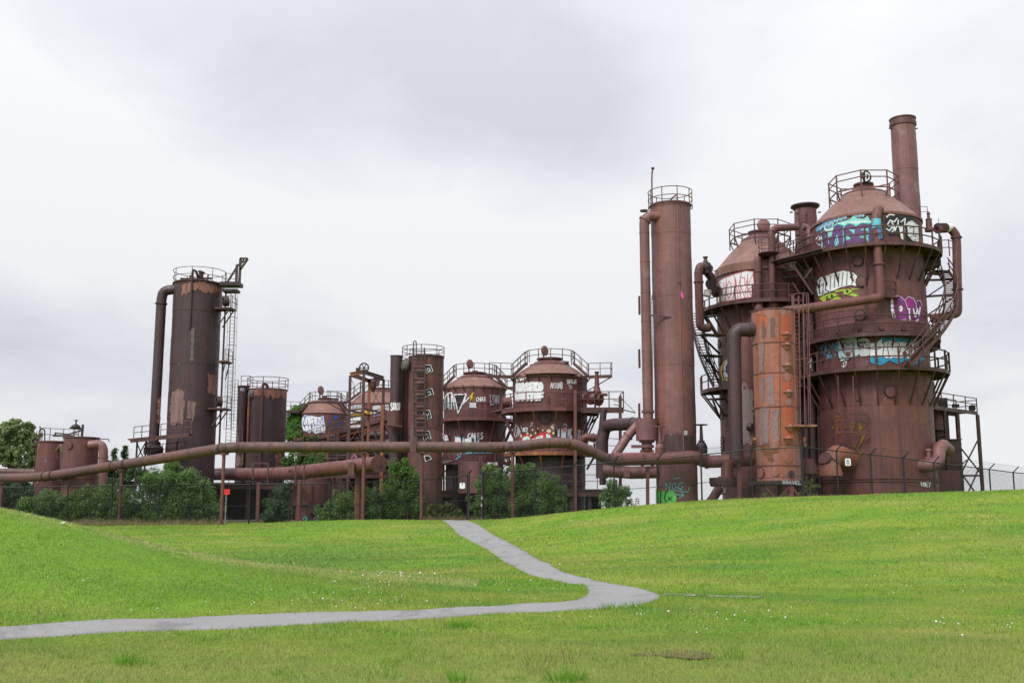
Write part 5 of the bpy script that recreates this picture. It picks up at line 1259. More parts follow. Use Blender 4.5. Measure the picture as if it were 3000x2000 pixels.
# ================================================================== middle group: domed tanks, twin columns, hoist frame
def step_rail(th, c, R, z_top, z_low, r_top, mat, sides=(-1, 1), land=1.9):
    """roof guard that steps down beside the cone to landings at the eaves"""
    n = 8
    pts = [pol(c, r_top, D2R(-205 + 230 * k / n), z_top) for k in range(n + 1)]
    railing(th, pts, 1.0, mat, .035, .03)
    for s in sides:
        d = Vector((s * .97, -.24, 0))
        a = Vector((c[0], c[1], z_top)) + d * r_top; b2 = Vector((c[0], c[1], z_low)) + d * (R + .15)
        for o_ in (-.4, .4):
            w = Vector((.24 * s, .97, 0)) * o_
            railing(th, [a + w, a.lerp(b2, .5) + w, b2 + w], 1.0, mat, .03, .028)
            th.part('stair_stringer', MB().bar(a + w, b2 + w, .05, .2), mat)
        for k in range(1, 8):
            th.part('tread', MB().box(a.lerp(b2, k / 8), (.26, .8, .04)), mat, smooth=False)
        e0 = b2; e1 = b2 + d * land
        th.part('landing', MB().bar(e0, e1, 1.0, .08).bar(e0 + Vector((0, -.5, -.1)), e1 + Vector((0, -.5, -.1)), .08, .25), mat, smooth=False)
        railing(th, [e0 + Vector((0, -.5, 0)), e0.lerp(e1, .5) + Vector((0, -.5, 0)), e1 + Vector((0, -.5, 0)), e1 + Vector((0, .5, 0))], 1.0, mat, .03, .028)
        th.part('landing_brace', MB().bar(e1 - Vector((0, 0, .1)), Vector((c[0], c[1], z_low - 1.2)) + d * R, .07, .07), mat)

def lid_gear(th, p, mat, r=.42, yaw=.9):
    """upright lid and the lying clamp arm on a tank neck"""
    lid_disc(th, p, r, RUST_P, yaw)
    q = Vector(p)
    th.part('clamp_arm', MB().bar(q + Vector((.1, .2, -.85)), q + Vector((1.75, .1, -.98)), .22, .2).tube(q + Vector((.2, .1, -.7)), q + Vector((.7, .1, -.72)), .16, n=10).tube(q + Vector((1.5, .1, -.97)), q + Vector((1.95, .1, -1.0)), .16, n=10), RUST_D)

# ---------------------------------------------------------------- tank with bubble graffiti (right of the three)
Y = 85.0
cx = PX(1611, 1150, Y); R = (PX(1719, 1150, Y) - PX(1502.5, 1150, Y)) / 2; c = (cx, Y); yf = Y - R
th = Thing('domed_tank', 'nearest domed tank with two row white lettering and bubble graffiti below', 'tank', (cx, Y, .5))
z_e, z_p1, z_p2 = PZ(1098, yf + .6), PZ(1196, yf - .4), PZ(1325, yf)
shell(th, c, R, [z_p2 - .1, PZ(1260, yf), z_p1 - .05, PZ(1150, yf), z_e - .2], RUST_R, 72)
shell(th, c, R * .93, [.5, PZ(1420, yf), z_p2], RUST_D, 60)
dome_top(th, c, z_e, R, PZ(1066, Y - 1), 1.55, PZ(1050, Y), .9, RUST_T, .2, RUST_R)
lid_gear(th, P(1596, 1027, Y - .5), RUST_D, .42)
step_rail(th, c, R, PZ(1067, Y), PZ(1106, Y), 2.0, STEEL)
gallery(th, c, R, R + 1.0, z_p1, RUST_R, D2R(-190), D2R(20), 9, h=1.25, brace=2.0, facet=True, nb=8)
gallery(th, c, R, R + .75, z_p2, STEEL_O, D2R(-190), D2R(10), 12, h=.9, brace=1.2, facet=False, rail=True, nb=7)
a_, zz = hit_a(1598, 1221, c, R); manhole(th, c, R, a_, zz, .48, RUST_D, 14, depth=.14)
for k in range(9):
    a_ = D2R(-160 + 140 * k / 8); th.part('roof_bracket', MB().bar(pol(c, R + .45, a_, z_e - .05), pol(c, R, a_, z_e - .6), .05, .08).bar(pol(c, R + .45, a_, z_e - .05), pol(c, R - .3, a_, z_e + .05), .05, .08), STEEL)
th.part('eave_walk', MB().sector((cx, Y, 0), R - .1, R + .35, z_e + .0, z_e + .06, D2R(-130), D2R(-50), 14), STEEL)
th.part('rivet_strip', MB().tube(P(1608, 1160, yf - .02), P(1608, 1182, yf - .02), .06, n=6), RUST_D)
# right-hand machine deck with conical relief valve
q0, q1 = P(1700, 1196, 82), P(1826, 1196, 82)
th.part('machine_deck', MB().box(((q0.x + q1.x) / 2, 83, q0.z), (q1.x - q0.x, 2.4, .14)).bar(q0 - Vector((0, .2, .2)), q1 - Vector((0, .2, .2)), .1, .34), STEEL, smooth=False)
railing(th, [q0.lerp(q1, k / 3) + Vector((0, -.2, 0)) for k in range(4)] + [q1 + Vector((0, 2, 0))], 1.3, STEEL, .045, .034)
for yy in (4, 8): th.part('louvre', MB().bar(P(1797, 1160 + 3 * yy, 82), P(1818, 1164 + 3 * yy, 82), .04, .06), STEEL)
for px in (1685, 1817): th.part('support_post', MB().ibeam(P(px, 1160 if px == 1817 else 1143, 81.2), P(px, 1480, 81.2) - Vector((0, 0, 1.1)), .22, .22), RUST_R if px == 1685 else STEEL)
th.part('deck_brace', MB().bar(P(1826, 1200, 82), P(1862, 1209, 82), .06, .08).bar(P(1826, 1172, 82), P(1862, 1209, 82), .04, .04).bar(P(1752, 1220, 82), P(1728, 1243, 84), .1, .1), STEEL)
th.part('relief_valve', MB().lathe(P(1749, 1150, 82.6), [(.2, -.6), (.28, -.2), (.28, 0), (.36, .02), (.36, .12), (.3, .15), (.2, .5), (.14, 1.55), (.18, 1.58), (.18, 1.68), (.02, 1.7)], 18), RUST)
th.part('valve_drum', MB().tube(P(1708, 1163, 82.8), P(1758, 1168, 82.4), .42, n=18).tube(P(1730, 1165, 82.4), P(1732, 1165, 82.3), .56, n=18).tube(P(1752, 1168, 82.4), P(1756, 1168, 82.3), .56, n=18).tube(P(1757, 1155, 82), P(1780, 1156, 82), .12, n=10), RUST_R)
pipe(th, [P(1702, 1300, 81.5), P(1712, 1278, 81.2), P(1745, 1282, 81.2), P(1756, 1284, 81.2)], .3, RUST_R, br=.5, n=16, flanges=(.72, .98), name='side_pipe')
pipe(th, [P(1769, 1200, 81.4), P(1764, 1250, 81.4), P(1766, 1420, 81.4)], .26, RUST_D, n=16, flanges=(.38, .7), name='riser')
railing(th, [P(1720, 1330, 82), P(1770, 1330, 82), P(1815, 1332, 83)], 1.25, STEEL, .03, .026)
th.part('lower_deck', MB().bar(P(1700, 1335, 82), P(1820, 1332, 83.5), 1.4, .2), STEEL, smooth=False)
RG = R + .02
g = Spray(th, c, RG)
for (t, x0, x1, y0, y1) in (('NASEKO', 1512, 1590, 1122, 1144), ('WOSTUF', 1510, 1592, 1150, 1170)):
    g.bubble(t, ((x0, y0 + 2), (x1, y0), (x1, y1), (x0, y1 + 1)), 8.2, WHITE, ('silver', (0.30, 0.30, 0.32)), 3, gap=.26)
g = Spray(th, c, RG); g.text('NMNY-', ((1512, 1106), (1543, 1101), (1543, 1111), (1513, 1117)), 2.6, WHITE)
g = Spray(th, c, RG); g.text('ARSOND', ((1612, 1122), (1649, 1119), (1649, 1138), (1613, 1136)), 2.2, ('grey_white', (0.60, 0.61, 0.65)), .12)
g = Spray(th, c, RG); g.text('SAFEWRE', ((1660, 1112), (1690, 1112), (1690, 1123), (1661, 1123)), 2.0, WHITE, .06); g.text('TO', ((1665, 1128), (1676, 1128), (1676, 1139), (1665, 1139)), 2, GREY)
g = Spray(th, c, RG); g.text('DR', ((1510, 1245), (1530, 1245), (1526, 1278), (1506, 1278)), 3, GREY, .1); g.text('FUCT', ((1522, 1253), (1547, 1253), (1547, 1264), (1523, 1264)), 2.4, WHITE, .06)
g = Spray(th, c, RG)
g.polys([ell(1600 + 8, 1262, 7, 6, 12), ell(1560, 1259, 3, 3, 8), ell(1575, 1255, 4, 4, 8), ell(1590, 1260, 3, 3, 8), ell(1618, 1250, 5, 5, 10), ell(1584, 1272, 5, 4, 10), ell(1570, 1268, 4, 4, 8), ell(1622, 1268, 5, 5, 10), ell(1545, 1270, 4, 4, 8), ell(1528, 1275, 5, 7, 10), ell(1625, 1258, 3, 3, 8), ell(1555, 1275, 4, 4, 8)], CREAM)
g.poly([(1526, 1295), (1528, 1278), (1540, 1270), (1552, 1274), (1558, 1284), (1566, 1280), (1580, 1268), (1600, 1264), (1615, 1270), (1618, 1286), (1622, 1296)], RED)
g.polys([[(1530, 1294), (1532, 1280), (1545, 1276), (1552, 1280), (1552, 1294)], [(1562, 1294), (1560, 1284), (1568, 1284), (1574, 1278), (1590, 1274), (1592, 1294)], [(1600, 1294), (1600, 1270), (1610, 1272), (1616, 1284), (1618, 1294)]], ('mint_white', (0.62, 0.80, 0.79)))
g.polys([[(1536, 1290), (1545, 1284), (1548, 1292)], [(1570, 1292), (1582, 1284), (1586, 1292)]], GREEN)
g = Spray(th, c, RG); g.polys([[(1633, 1258), (1640, 1255), (1641, 1278), (1634, 1280)], [(1645, 1254), (1660, 1252), (1658, 1284), (1644, 1284)], [(1662, 1256), (1678, 1254), (1676, 1290), (1661, 1290)], [(1692, 1258), (1702, 1258), (1700, 1298), (1690, 1298)], [(1704, 1260), (1716, 1264), (1714, 1290), (1704, 1290)]], ('grey_white', (0.60, 0.61, 0.65)))
g.lines([[(1633, 1256), (1641, 1254), (1640, 1280)], [(1662, 1258), (1661, 1290), (1668, 1276)], [(1683, 1256), (1681, 1280)], [(1692, 1262), (1690, 1290)]], 2.2, PURP); g.text('TS', ((1647, 1256), (1657, 1255), (1657, 1263), (1647, 1263)), 2.2, RED)
g = Spray(th, c, RG); g.lines([[(1614, 1250), (1622, 1242), (1630, 1246), (1618, 1258), (1632, 1254)], [(1650, 1246), (1656, 1240), (1662, 1248)], [(1555, 1240), (1560, 1236), (1558, 1246), (1553, 1248)]], 2.6, GREY)

# ---------------------------------------------------------------- middle domed tank
Y = 93.0
cx = PX(1391, 1180, Y); R = PX(1481, 1180, Y) - cx; c = (cx, Y); yf = Y - R
th = Thing('domed_tank', 'middle domed tank with black arrow graffiti and a yellow bolt', 'tank', (cx, Y, .5))
z_e, z_p1, z_p2 = PZ(1130, yf + .6), PZ(1224, yf - .4), PZ(1352, yf)
shell(th, c, R, [z_p2 - .1, PZ(1290, yf), z_p1 - .05, PZ(1180, yf), z_e - .2], RUST, 64)
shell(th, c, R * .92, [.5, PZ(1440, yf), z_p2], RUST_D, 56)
dome_top(th, c, z_e, R, PZ(1105, Y - 1), 1.5, PZ(1092, Y), .9, RUST_T, .2, RUST_R)
lid_gear(th, P(1377, 1066, Y - .5), RUST_D, .42)
step_rail(th, c, R, PZ(1104, Y), PZ(1138, Y), 1.9, STEEL)
gallery(th, c, R, R + .9, z_p1, RUST_R, D2R(-190), D2R(20), 9, h=1.3, brace=2.0, nb=8)
gallery(th, c, R, R + .7, z_p2, STEEL, D2R(-190), D2R(10), 12, h=1.0, brace=1.2, facet=False, nb=7)
for k in range(9):
    a_ = D2R(-160 + 140 * k / 8); th.part('roof_bracket', MB().bar(pol(c, R + .4, a_, z_e), pol(c, R, a_, z_e - .5), .05, .08), STEEL)
th.part('end_drum', MB().tube(P(1474, 1180, 88), P(1500, 1177, 88), .45, n=18).tube(P(1472, 1180, 88), P(1475, 1180, 88), .52, n=18), RUST_R)
th.part('link_deck', MB().bar(P(1455, 1207, 88.5), P(1510, 1197, 84), 1.2, .12).bar(P(1455, 1211, 87.9), P(1510, 1201, 83.4), .1, .3), RUST_R, smooth=False)
RG = R + .02
g = Spray(th, c, RG)
g.poly([(1330, 1160), (1355, 1152), (1362, 1156), (1348, 1200), (1341, 1212), (1337, 1190), (1322, 1196), (1298, 1204), (1298, 1170), (1310, 1156)], BLK)
g.lines([[(1300, 1202), (1302, 1166), (1312, 1152), (1316, 1196)], [(1312, 1152), (1324, 1150), (1322, 1198)], [(1326, 1158), (1332, 1196)], [(1330, 1156), (1366, 1154), (1342, 1210), (1332, 1164)], [(1366, 1154), (1358, 1182), (1374, 1164)]], 3.2, WHITE)
g.lines([[(1301 + 5 * k, 1160 + (k % 2) * 5), (1301 + 5 * k, 1202 - (k % 3) * 4)] for k in range(7)], 1.8, GREY)
g = Spray(th, c, RG); g.poly([(1383, 1150), (1388, 1150), (1383, 1160), (1387, 1160), (1376, 1177), (1380, 1164), (1375, 1164)], YEL); g.text('TC', ((1382, 1164), (1396, 1164), (1396, 1176), (1382, 1176)), 2.6, MUST)
g = Spray(th, c, RG); g.text('CHAS', ((1394, 1164), (1424, 1162), (1424, 1174), (1394, 1175)), 2.6, WHITE); g.text('ZOTK', ((1374, 1180), (1396, 1180), (1396, 1194), (1376, 1192)), 2.6, WHITE, .08)
g = Spray(th, c, RG); g.text('ESWU', ((1434, 1160), (1464, 1158), (1464, 1182), (1436, 1186)), 2.4, GREY, .15)
g = Spray(th, c, RG); g.text('CARES', ((1370, 1270), (1416, 1266), (1416, 1284), (1370, 1284)), 3, WHITE, .12); g.text('DONT', ((1295, 1275), (1316, 1272), (1316, 1290), (1296, 1292)), 2.4, WHITE, .08)
g = Spray(th, c, RG); g.polys([[(1333, 1280), (1358, 1282), (1358, 1296), (1333, 1296)], [(1361, 1284), (1380, 1282), (1380, 1296), (1361, 1296)], [(1390, 1282), (1402, 1282), (1402, 1296), (1390, 1296)]], WHITE); g.lines([[(1332, 1279), (1359, 1281), (1359, 1296)], [(1381, 1296), (1381, 1281), (1388, 1281)], [(1403, 1282), (1403, 1296)]], 2.2, CYAN)
g.lines([[(1365, 1327), (1400, 1325), (1440, 1326)], [(1340, 1330), (1346, 1338), (1336, 1345)], [(1350, 1326), (1352, 1340)]], 3, CYAN)
# box casing in front, lettered
th = Thing('cleaner_box', 'flat fronted reddish steel casing with small white scrawl, beside the gate', 'casing', P(1400, 1440, 82))
q0, q1 = P(1342, 1352, 82), P(1402, 1352, 82)
zt_, zb_ = PZ(1351, 82), PZ(1444, 82)
th.part('casing', MB().box(((q0.x + q1.x) / 2, 83.5, (zt_ + zb_) / 2), (q1.x - q0.x, 3, zt_ - zb_)), RUST_P, smooth=False)
cc = (PX(1432, 1380, 84.5), 84.5)
th.part('rounded_end', MB().lathe((cc[0], cc[1], 0), [(.01, zb_ + .6), (1.15, zb_ + .6), (1.15, zt_ - .2), (1.2, zt_ - .2), (1.2, zt_ - .1), (.01, zt_ - .05)], 40), RUST_P)
for px in (1405, 1412): th.part('channel', MB().bar(P(px, 1335, 81.8), P(px, 1440, 81.8), .1, .12), RUST)
mb = MB()
for pl in letters('ZOSACK', ((1428, 1355), (1458, 1354), (1458, 1362), (1428, 1362)), jit=.06): stroke(mb, pl, 2.2, lambda k: on_cyl(cc, 1.2, .02 + .0004 * k))
th.part('graffiti', mb, paint(*WHITE), smooth=False)
th.part('stage', MB().bar(P(1285, 1360, 81), P(1318, 1350, 82), 1.2, .12).bar(P(1318, 1358, 81.6), P(1290, 1400, 81.6), .07, .07).bar(P(1300, 1362, 81.6), P(1300, 1440, 81.6), .14, .14), STEEL)
for px in (1330, 1338): th.part('leg', MB().bar(P(px, 1360, 82.5), (PX(px, 1440, 82.5), 82.5, .4), .16, .16), STEEL_D)

# ---------------------------------------------------------------- twin columns with ladder and framed marks
Y = 80.0
cx = PX(1248, 1150, Y); R = (PX(1299, 1100, Y) - PX(1198, 1100, Y)) / 2; c = (cx, Y); yf = Y - R
th = Thing('column_tower', 'column with a front ladder and square black tags, beside a thinner column', 'tower', (cx, Y, .5))
zt = PZ(1046, Y)
shell(th, c, R, [.5, PZ(1400, yf), PZ(1330, yf), PZ(1250, yf), PZ(1170, yf), PZ(1090, yf), zt], RUST, 48)
th.part('top_plate', MB().lathe((cx, Y, zt), [(R + .06, -.08), (R + .06, 0), (.01, .08)], 48), RUST_D)
ring_rail(th, (cx - .25, Y), R + .28, zt - .1, PZ(1014, Y) - zt, 0, 2 * math.pi, 8, STEEL, 5, rp=.03, rr=.027, rails=(1, .62, .15))
xn = PX(1159.5, 1100, Y); rn = (PX(1177, 1100, Y) - PX(1142.5, 1100, Y)) / 2
shell(th, (xn, Y + .3), rn, [.5, PZ(1300, Y), PZ(1200, Y), PZ(1120, Y), PZ(1041, Y)], RUST_D, 36, .01, 'side_column')
th.part('column_cap', MB().lathe((xn, Y + .3, PZ(1041, Y)), [(rn + .04, -.06), (rn + .04, .02), (.01, .06)], 36), RUST_D)
th.part('wide_sleeve', MB().lathe((xn - .05, Y + .3, 0), [(rn, PZ(1205, Y)), (rn + .12, PZ(1206, Y)), (rn + .12, PZ(1246, Y)), (rn - .05, PZ(1250, Y))], 36), RUST)
xm = PX(1187, 1150, Y + 1.2); th.part('rear_column', MB().lathe((xm, Y + 1.4, 0), [(.5, .5), (.5, PZ(1048, Y)), (.01, PZ(1047, Y))], 28), RUST)
th.part('bulge_cap', MB().lathe(P(1188, 1068, Y - .6), [(.001, .28), (.38, .2), (.5, 0), (.4, -.2), (.001, -.3)], 24, rot=Vector((-.8, -.5, .1)).normalized().to_track_quat('Z', 'Y').to_matrix()), plain('grey_green_lid', (0.11, 0.115, 0.10), var=.5))
th.part('crossover', MB().tube(P(1188, 1068, Y - .6), P(1215, 1064, Y), .3, n=16), RUST_D)
ladder(th, P(1230, 1300, yf - .28), P(1226.5, 1018, yf - .28), .86, (1, 0, 0), RUST_D, rr=.055)
for k in range(6):
    p_ = P(1228, 1078 + 36 * k, yf - .22); th.part('ladder_panel', MB().box(p_, (.72, .06, .42)), RUST, smooth=False)
    th.part('ladder_tie', MB().bar(P(1210, 1092 + 36 * k, yf - .2), P(1246, 1092 + 36 * k, yf - .2), .07, .1), STEEL)
th.part('handhold', MB().sweep(fillet([P(1212, 1040, yf - .3), P(1211, 1000, yf - .3), P(1219, 998, yf - .3), P(1220, 1040, yf - .3)], .15), .04, 8), STEEL)
g = Spray(th, c, R + .03)
for (px, py, w_, h_, sk) in ((1256, 1083, 20, 20, -4), (1257, 1151, 24, 20, 3), (1252, 1217, 20, 24, -2), (1250, 1278, 22, 24, -5), (1253, 1344, 18, 12, -3)):
    b4 = [(px - w_ / 2 - 2, py - h_ / 2 + sk), (px + w_ / 2 - 4, py - h_ / 2 - 4), (px + w_ / 2 + 2, py + h_ / 2 - 6), (px - w_ / 2 + 3, py + h_ / 2 + 1)]
    inner = {1083: [[(px - 5, py + 3), (px - 4, py - 4), (px + 2, py - 5), (px + 5, py + 1), (px - 5, py + 3)], [(px - 2, py + 6), (px + 6, py + 4)]], 1151: [[(px - 6, py - 3), (px + 3, py - 4), (px + 6, py + 4), (px - 3, py + 5)]], 1217: [[(px - 5, py - 6), (px + 1, py), (px + 4, py - 7)], [(px + 1, py), (px, py + 7)]],
             1278: [[(px - 3, py + 12), (px + 4, py), (px + 7, py + 4)], [(px - 7, py - 2), (px + 4, py - 7)]], 1344: []}[py]
    gg = Spray(th, c, R + .03); gg.poly(b4, BLK); gg.lines([b4 + [b4[0]]] + inner, 1.7, WHITE)
g = Spray(th, (xn, Y + .3), rn + .02); g.poly([(1144, 1182), (1172, 1182), (1173, 1202), (1144, 1202)], RUST and ('dusty', (0.20, 0.13, 0.12))); g.text('SOKU', ((1144, 1180), (1172, 1181), (1172, 1200), (1144, 1201)), 3, WHITE, .08)
g = Spray(th, c, R + .02, 'paint_patch', .018); g.poly([(1262, 1258), (1297, 1256), (1299, 1295), (1262, 1296)], ('brown_overpaint', (0.17, 0.08, 0.065)))
g = Spray(th, c, R + .02, 'paint_patch', .018); g.poly([(1200, 1245), (1212, 1243), (1214, 1296), (1200, 1296)], ('mauve_overpaint', (0.15, 0.095, 0.10)))
th.part('side_stage', MB().bar(P(1135, 1246, Y - .8), P(1180, 1250, Y - .8), 1.0, .1), STEEL)

# ---------------------------------------------------------------- hoist frame
th = Thing('hoist_frame', 'open rusty hoist frame with a pulley wheel on top', 'frame', P(1075, 1300, 86))
fz = [(1026, 84.5), (1066, 83), (1119, 87), (1082, 89)]
tops = [P(1026, 1105, 84.5), P(1066, 1098, 83), P(1124, 1106, 87), P(1082, 1115, 89)]
tz = sum(v.z for v in tops) / 4
for v, mt in zip(tops, (STEEL, STEEL, STEEL, STEEL_O)): th.part('leg', MB().ibeam((v.x, v.y, tz), (v.x, v.y, .4), .20, .20), mt)
for k in range(4):
    a_, b2 = tops[k], tops[(k + 1) % 4]; th.part('top_beam', MB().ibeam((a_.x, a_.y, tz + .1), (b2.x, b2.y, tz + .1), .18, .3), STEEL_O if k in (0, 3) else STEEL)
    for dz in (-2.8, -5.4): th.part('side_beam', MB().bar((a_.x, a_.y, tz + dz), (b2.x, b2.y, tz + dz), .1, .12), STEEL)
    for dz in (0, -2.8, -5.4, -8): th.part('tie_rod', MB().tube((a_.x, a_.y, tz + dz - .1), (b2.x, b2.y, tz + dz - 2.6), .022, n=5), STEEL)
th.part('front_leg', MB().ibeam(P(1121, 1185, 83), (PX(1119, 1300, 83), 83, .5), .26, .26), STEEL_O)
pw = Vector((tops[1].x, tops[1].y, tz + .45)); rw = Vector((0, 0, 0))
wh = MB()
for k in range(24):
    t0, t1 = 2 * math.pi * k / 24, 2 * math.pi * (k + 1) / 24
    wh.bar(pw + Vector((math.cos(t0) * .36, 0, math.sin(t0) * .36)), pw + Vector((math.cos(t1) * .36, 0, math.sin(t1) * .36)), .1, .1)
for k in range(3):
    t0 = math.pi * k / 3; wh.bar(pw - Vector((math.cos(t0) * .36, 0, math.sin(t0) * .36)), pw + Vector((math.cos(t0) * .36, 0, math.sin(t0) * .36)), .07, .06)
th.part('pulley_wheel', wh, STEEL_D)
th.part('hoist_motor', MB().box((tops[0].x + .7, tops[0].y - .4, tz + .4), (.35, .3, .35)).tube((tops[0].x + 1.0, tops[0].y - .5, tz + .35), (tops[0].x + 1.4, tops[0].y - .6, tz + .35), .12, n=8), STEEL_D)
th.part('hook_block', MB().lathe((tops[2].x - .8, tops[2].y - .4, tz - 1.2), [(.05, 1.2), (.22, 1.0), (.26, .6), (.2, .3), (.08, .1)], 16), STEEL)

# ---------------------------------------------------------------- tank behind the hoist frame
Y = 104.0
cx = PX(1114, 1210, Y); R = cx - PX(1022, 1210, Y); c = (cx, Y); yf = Y - R
th = Thing('domed_tank', 'domed tank with yellow and white graffiti behind the hoist frame', 'tank', (cx, Y, .5))
z_e, z_p1 = PZ(1178, yf + .5), PZ(1280, yf)
shell(th, c, R, [.5, PZ(1360, yf), z_p1, PZ(1230, yf), z_e - .2], RUST_R, 56)
dome_top(th, c, z_e, R, PZ(1150, Y), 1.6, PZ(1138, Y), 1.0, RUST_T, .2, RUST_R)
lid_gear(th, P(1101, 1118, Y - .5), RUST_D, .5)
step_rail(th, c, R, PZ(1150, Y), PZ(1180, Y), 2.0, STEEL)
gallery(th, c, R, R + 1.3, z_p1, STEEL, D2R(-200), D2R(20), 9, h=1.5, brace=1.6, nb=8)
g = Spray(th, c, R + .02); g.polys([[(1027, 1186), (1062, 1182), (1062, 1204), (1026, 1212)], [(1092, 1188), (1116, 1186), (1117, 1200), (1092, 1200)], [(1128, 1184), (1140, 1184), (1140, 1204), (1128, 1200)]], ('grey_white', (0.60, 0.61, 0.65)))
g.polys([[(1027, 1214), (1060, 1208), (1062, 1220), (1028, 1218)]], MUST); g.polys([[(1066, 1200), (1078, 1204), (1090, 1198), (1090, 1212), (1078, 1218), (1068, 1216)]], YEL)
g.polys([[(1092, 1206), (1116, 1200), (1117, 1216), (1094, 1220)]], ('lavender', (0.35, 0.34, 0.55))); g.polys([[(1026, 1224), (1060, 1220), (1062, 1232), (1026, 1240)], [(1024, 1246), (1056, 1244), (1056, 1254), (1024, 1254)]], WHITE)
g.text('DCS', ((1030, 1188), (1060, 1186), (1060, 1204), (1030, 1208)), 2.4, GREY); g.text('BE', ((1096, 1204), (1112, 1202), (1112, 1212), (1096, 1214)), 2, WHITE)

# ---------------------------------------------------------------- ivy tank
Y = 116.0
cx = PX(951, 1240, Y); R = (PX(1018, 1240, Y) - PX(884, 1240, Y)) / 2; c = (cx, Y); yf = Y - R
th = Thing('domed_tank', 'farthest domed tank, ivy on its left, large white lettering on its front', 'tank', (cx, Y, .5))
z_e, z_p1 = PZ(1208, yf + .4), PZ(1284, yf)
shell(th, c, R, [.5, PZ(1350, yf), z_p1, z_e - .1], RUST_R, 56)
dome_top(th, c, z_e, R, PZ(1178, Y), 1.5, PZ(1166, Y), .7, RUST_T, .1, RUST_R)
lid_gear(th, P(940, 1143, Y - .5), RUST_D, .5, 1.1)
step_rail(th, c, R, PZ(1178, Y), PZ(1206, Y), 1.75, STEEL)
gallery(th, c, R, R + 1.0, z_p1, STEEL, D2R(-200), D2R(20), 9, h=1.4, brace=1.2, nb=6)
th.part('roof_step', MB().lathe((cx, Y, 0), [(1.75, PZ(1184, Y)), (1.8, PZ(1181, Y)), (1.55, PZ(1176, Y))], 40), RUST)
g = Spray(th, c, R + .02)
lg = [(885, 1224), (892, 1215), (912, 1217), (935, 1221), (948, 1217), (950, 1236), (954, 1252), (952, 1266), (930, 1268), (925, 1270), (918, 1264), (905, 1266), (890, 1262), (884, 1245)]
g.poly([(x + (x - 919) * .03, y + (y - 1242) * .035) for x, y in lg], BLUE); g.poly(lg, WHITE)
g.lines([[(893, 1218), (888, 1244), (896, 1258)], [(894, 1220), (904, 1220)], [(900, 1228), (902, 1240), (896, 1246)], [(910, 1230), (918, 1226), (922, 1250), (912, 1252), (910, 1240), (920, 1238)], [(928, 1260), (930, 1224), (938, 1240), (944, 1220), (948, 1258)], [(904, 1250), (906, 1264)], [(934, 1256), (926, 1266)]], 1.4, BLUE)
g = Spray(th, c, R + .02); g.polys([[(977, 1216), (990, 1216), (990, 1224), (986, 1226), (986, 1230), (980, 1230), (978, 1224)], [(960, 1230), (964, 1228), (966, 1248), (960, 1248)]], BLUE); g.lines([[(980, 1248), (986, 1238), (984, 1248), (992, 1238), (990, 1248), (1002, 1234)]], 3, BLUE)
# lower drum below the ivy tank, in front
th = Thing('purifier_drum', 'plain low brown drum below the pipes, behind the pipe posts', 'drum', P(911, 1470, 84))
q = P(911, 1440, 84.5); R2 = (PX(962, 1440, 84.5) - PX(860, 1440, 84.5)) / 2
th.part('upper_shell', MB().lathe((q.x, q.y, 0), [(R2, PZ(1478, 84)), (R2, PZ(1402, 84)), (.01, PZ(1400, 84))], 44), RUST_R)
th.part('lower_shell', MB().lathe((q.x, q.y, 0), [(R2 * .85, .4), (R2 * .85, PZ(1478, 84)), (R2 + .02, PZ(1479, 84)), (R2 + .02, PZ(1476, 84))], 44), RUST)
th.part('drain', MB().tube((q.x + .35, q.y - R2 - .05, PZ(1420, 84)), (q.x + .35, q.y - R2 - .05, PZ(1475, 84)), .06, n=8).box((q.x + .4, q.y - R2 - .1, PZ(1490, 84)), (.5, .3, .7)), STEEL)
gg = Spray(th, (q.x, q.y), R2 * .85); gg.text('OC', ((918, 1515), (945, 1514), (945, 1524), (918, 1524)), 3, GREY); gg.lines([[(888, 1520), (894, 1512), (900, 1518), (892, 1526)]], 3, TEAL)

# ---------------------------------------------------------------- machine halls under the tanks: dark decks on columns
def undercroft(label, x0, x1, y0, y1, zdeck, ncol, walls=True, name='machine_deck'):
    th = Thing(name, label, 'deck', ((x0 + x1) / 2, (y0 + y1) / 2, .45))
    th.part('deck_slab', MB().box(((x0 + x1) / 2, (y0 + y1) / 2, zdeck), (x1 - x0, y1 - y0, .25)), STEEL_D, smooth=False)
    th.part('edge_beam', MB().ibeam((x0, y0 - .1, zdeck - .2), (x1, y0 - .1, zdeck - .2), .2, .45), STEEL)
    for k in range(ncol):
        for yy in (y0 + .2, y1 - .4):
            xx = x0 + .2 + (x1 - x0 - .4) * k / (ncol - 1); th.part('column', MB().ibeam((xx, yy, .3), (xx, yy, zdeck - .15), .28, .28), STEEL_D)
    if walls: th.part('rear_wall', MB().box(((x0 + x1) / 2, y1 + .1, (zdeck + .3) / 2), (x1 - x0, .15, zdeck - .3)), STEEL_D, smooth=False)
    railing(th, [Vector((x0 + (x1 - x0) * k / (ncol + 1), y0, zdeck + .12)) for k in range(ncol + 2)], 1.1, STEEL, .03, .026)
    return th
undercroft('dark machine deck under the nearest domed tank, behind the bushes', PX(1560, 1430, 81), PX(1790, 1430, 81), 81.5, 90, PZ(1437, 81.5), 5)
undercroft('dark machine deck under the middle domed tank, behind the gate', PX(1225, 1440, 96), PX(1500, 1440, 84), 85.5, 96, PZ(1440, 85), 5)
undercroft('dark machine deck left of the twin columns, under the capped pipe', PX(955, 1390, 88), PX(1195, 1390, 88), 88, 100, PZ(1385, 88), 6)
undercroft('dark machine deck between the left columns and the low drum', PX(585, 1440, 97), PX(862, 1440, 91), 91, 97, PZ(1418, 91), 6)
th = Thing('catwalk', 'long rusty catwalk in front of the far domed tanks', 'walkway', P(1000, 1300, 100))
a_, b_ = P(905, 1300, 105), P(1150, 1232, 90)
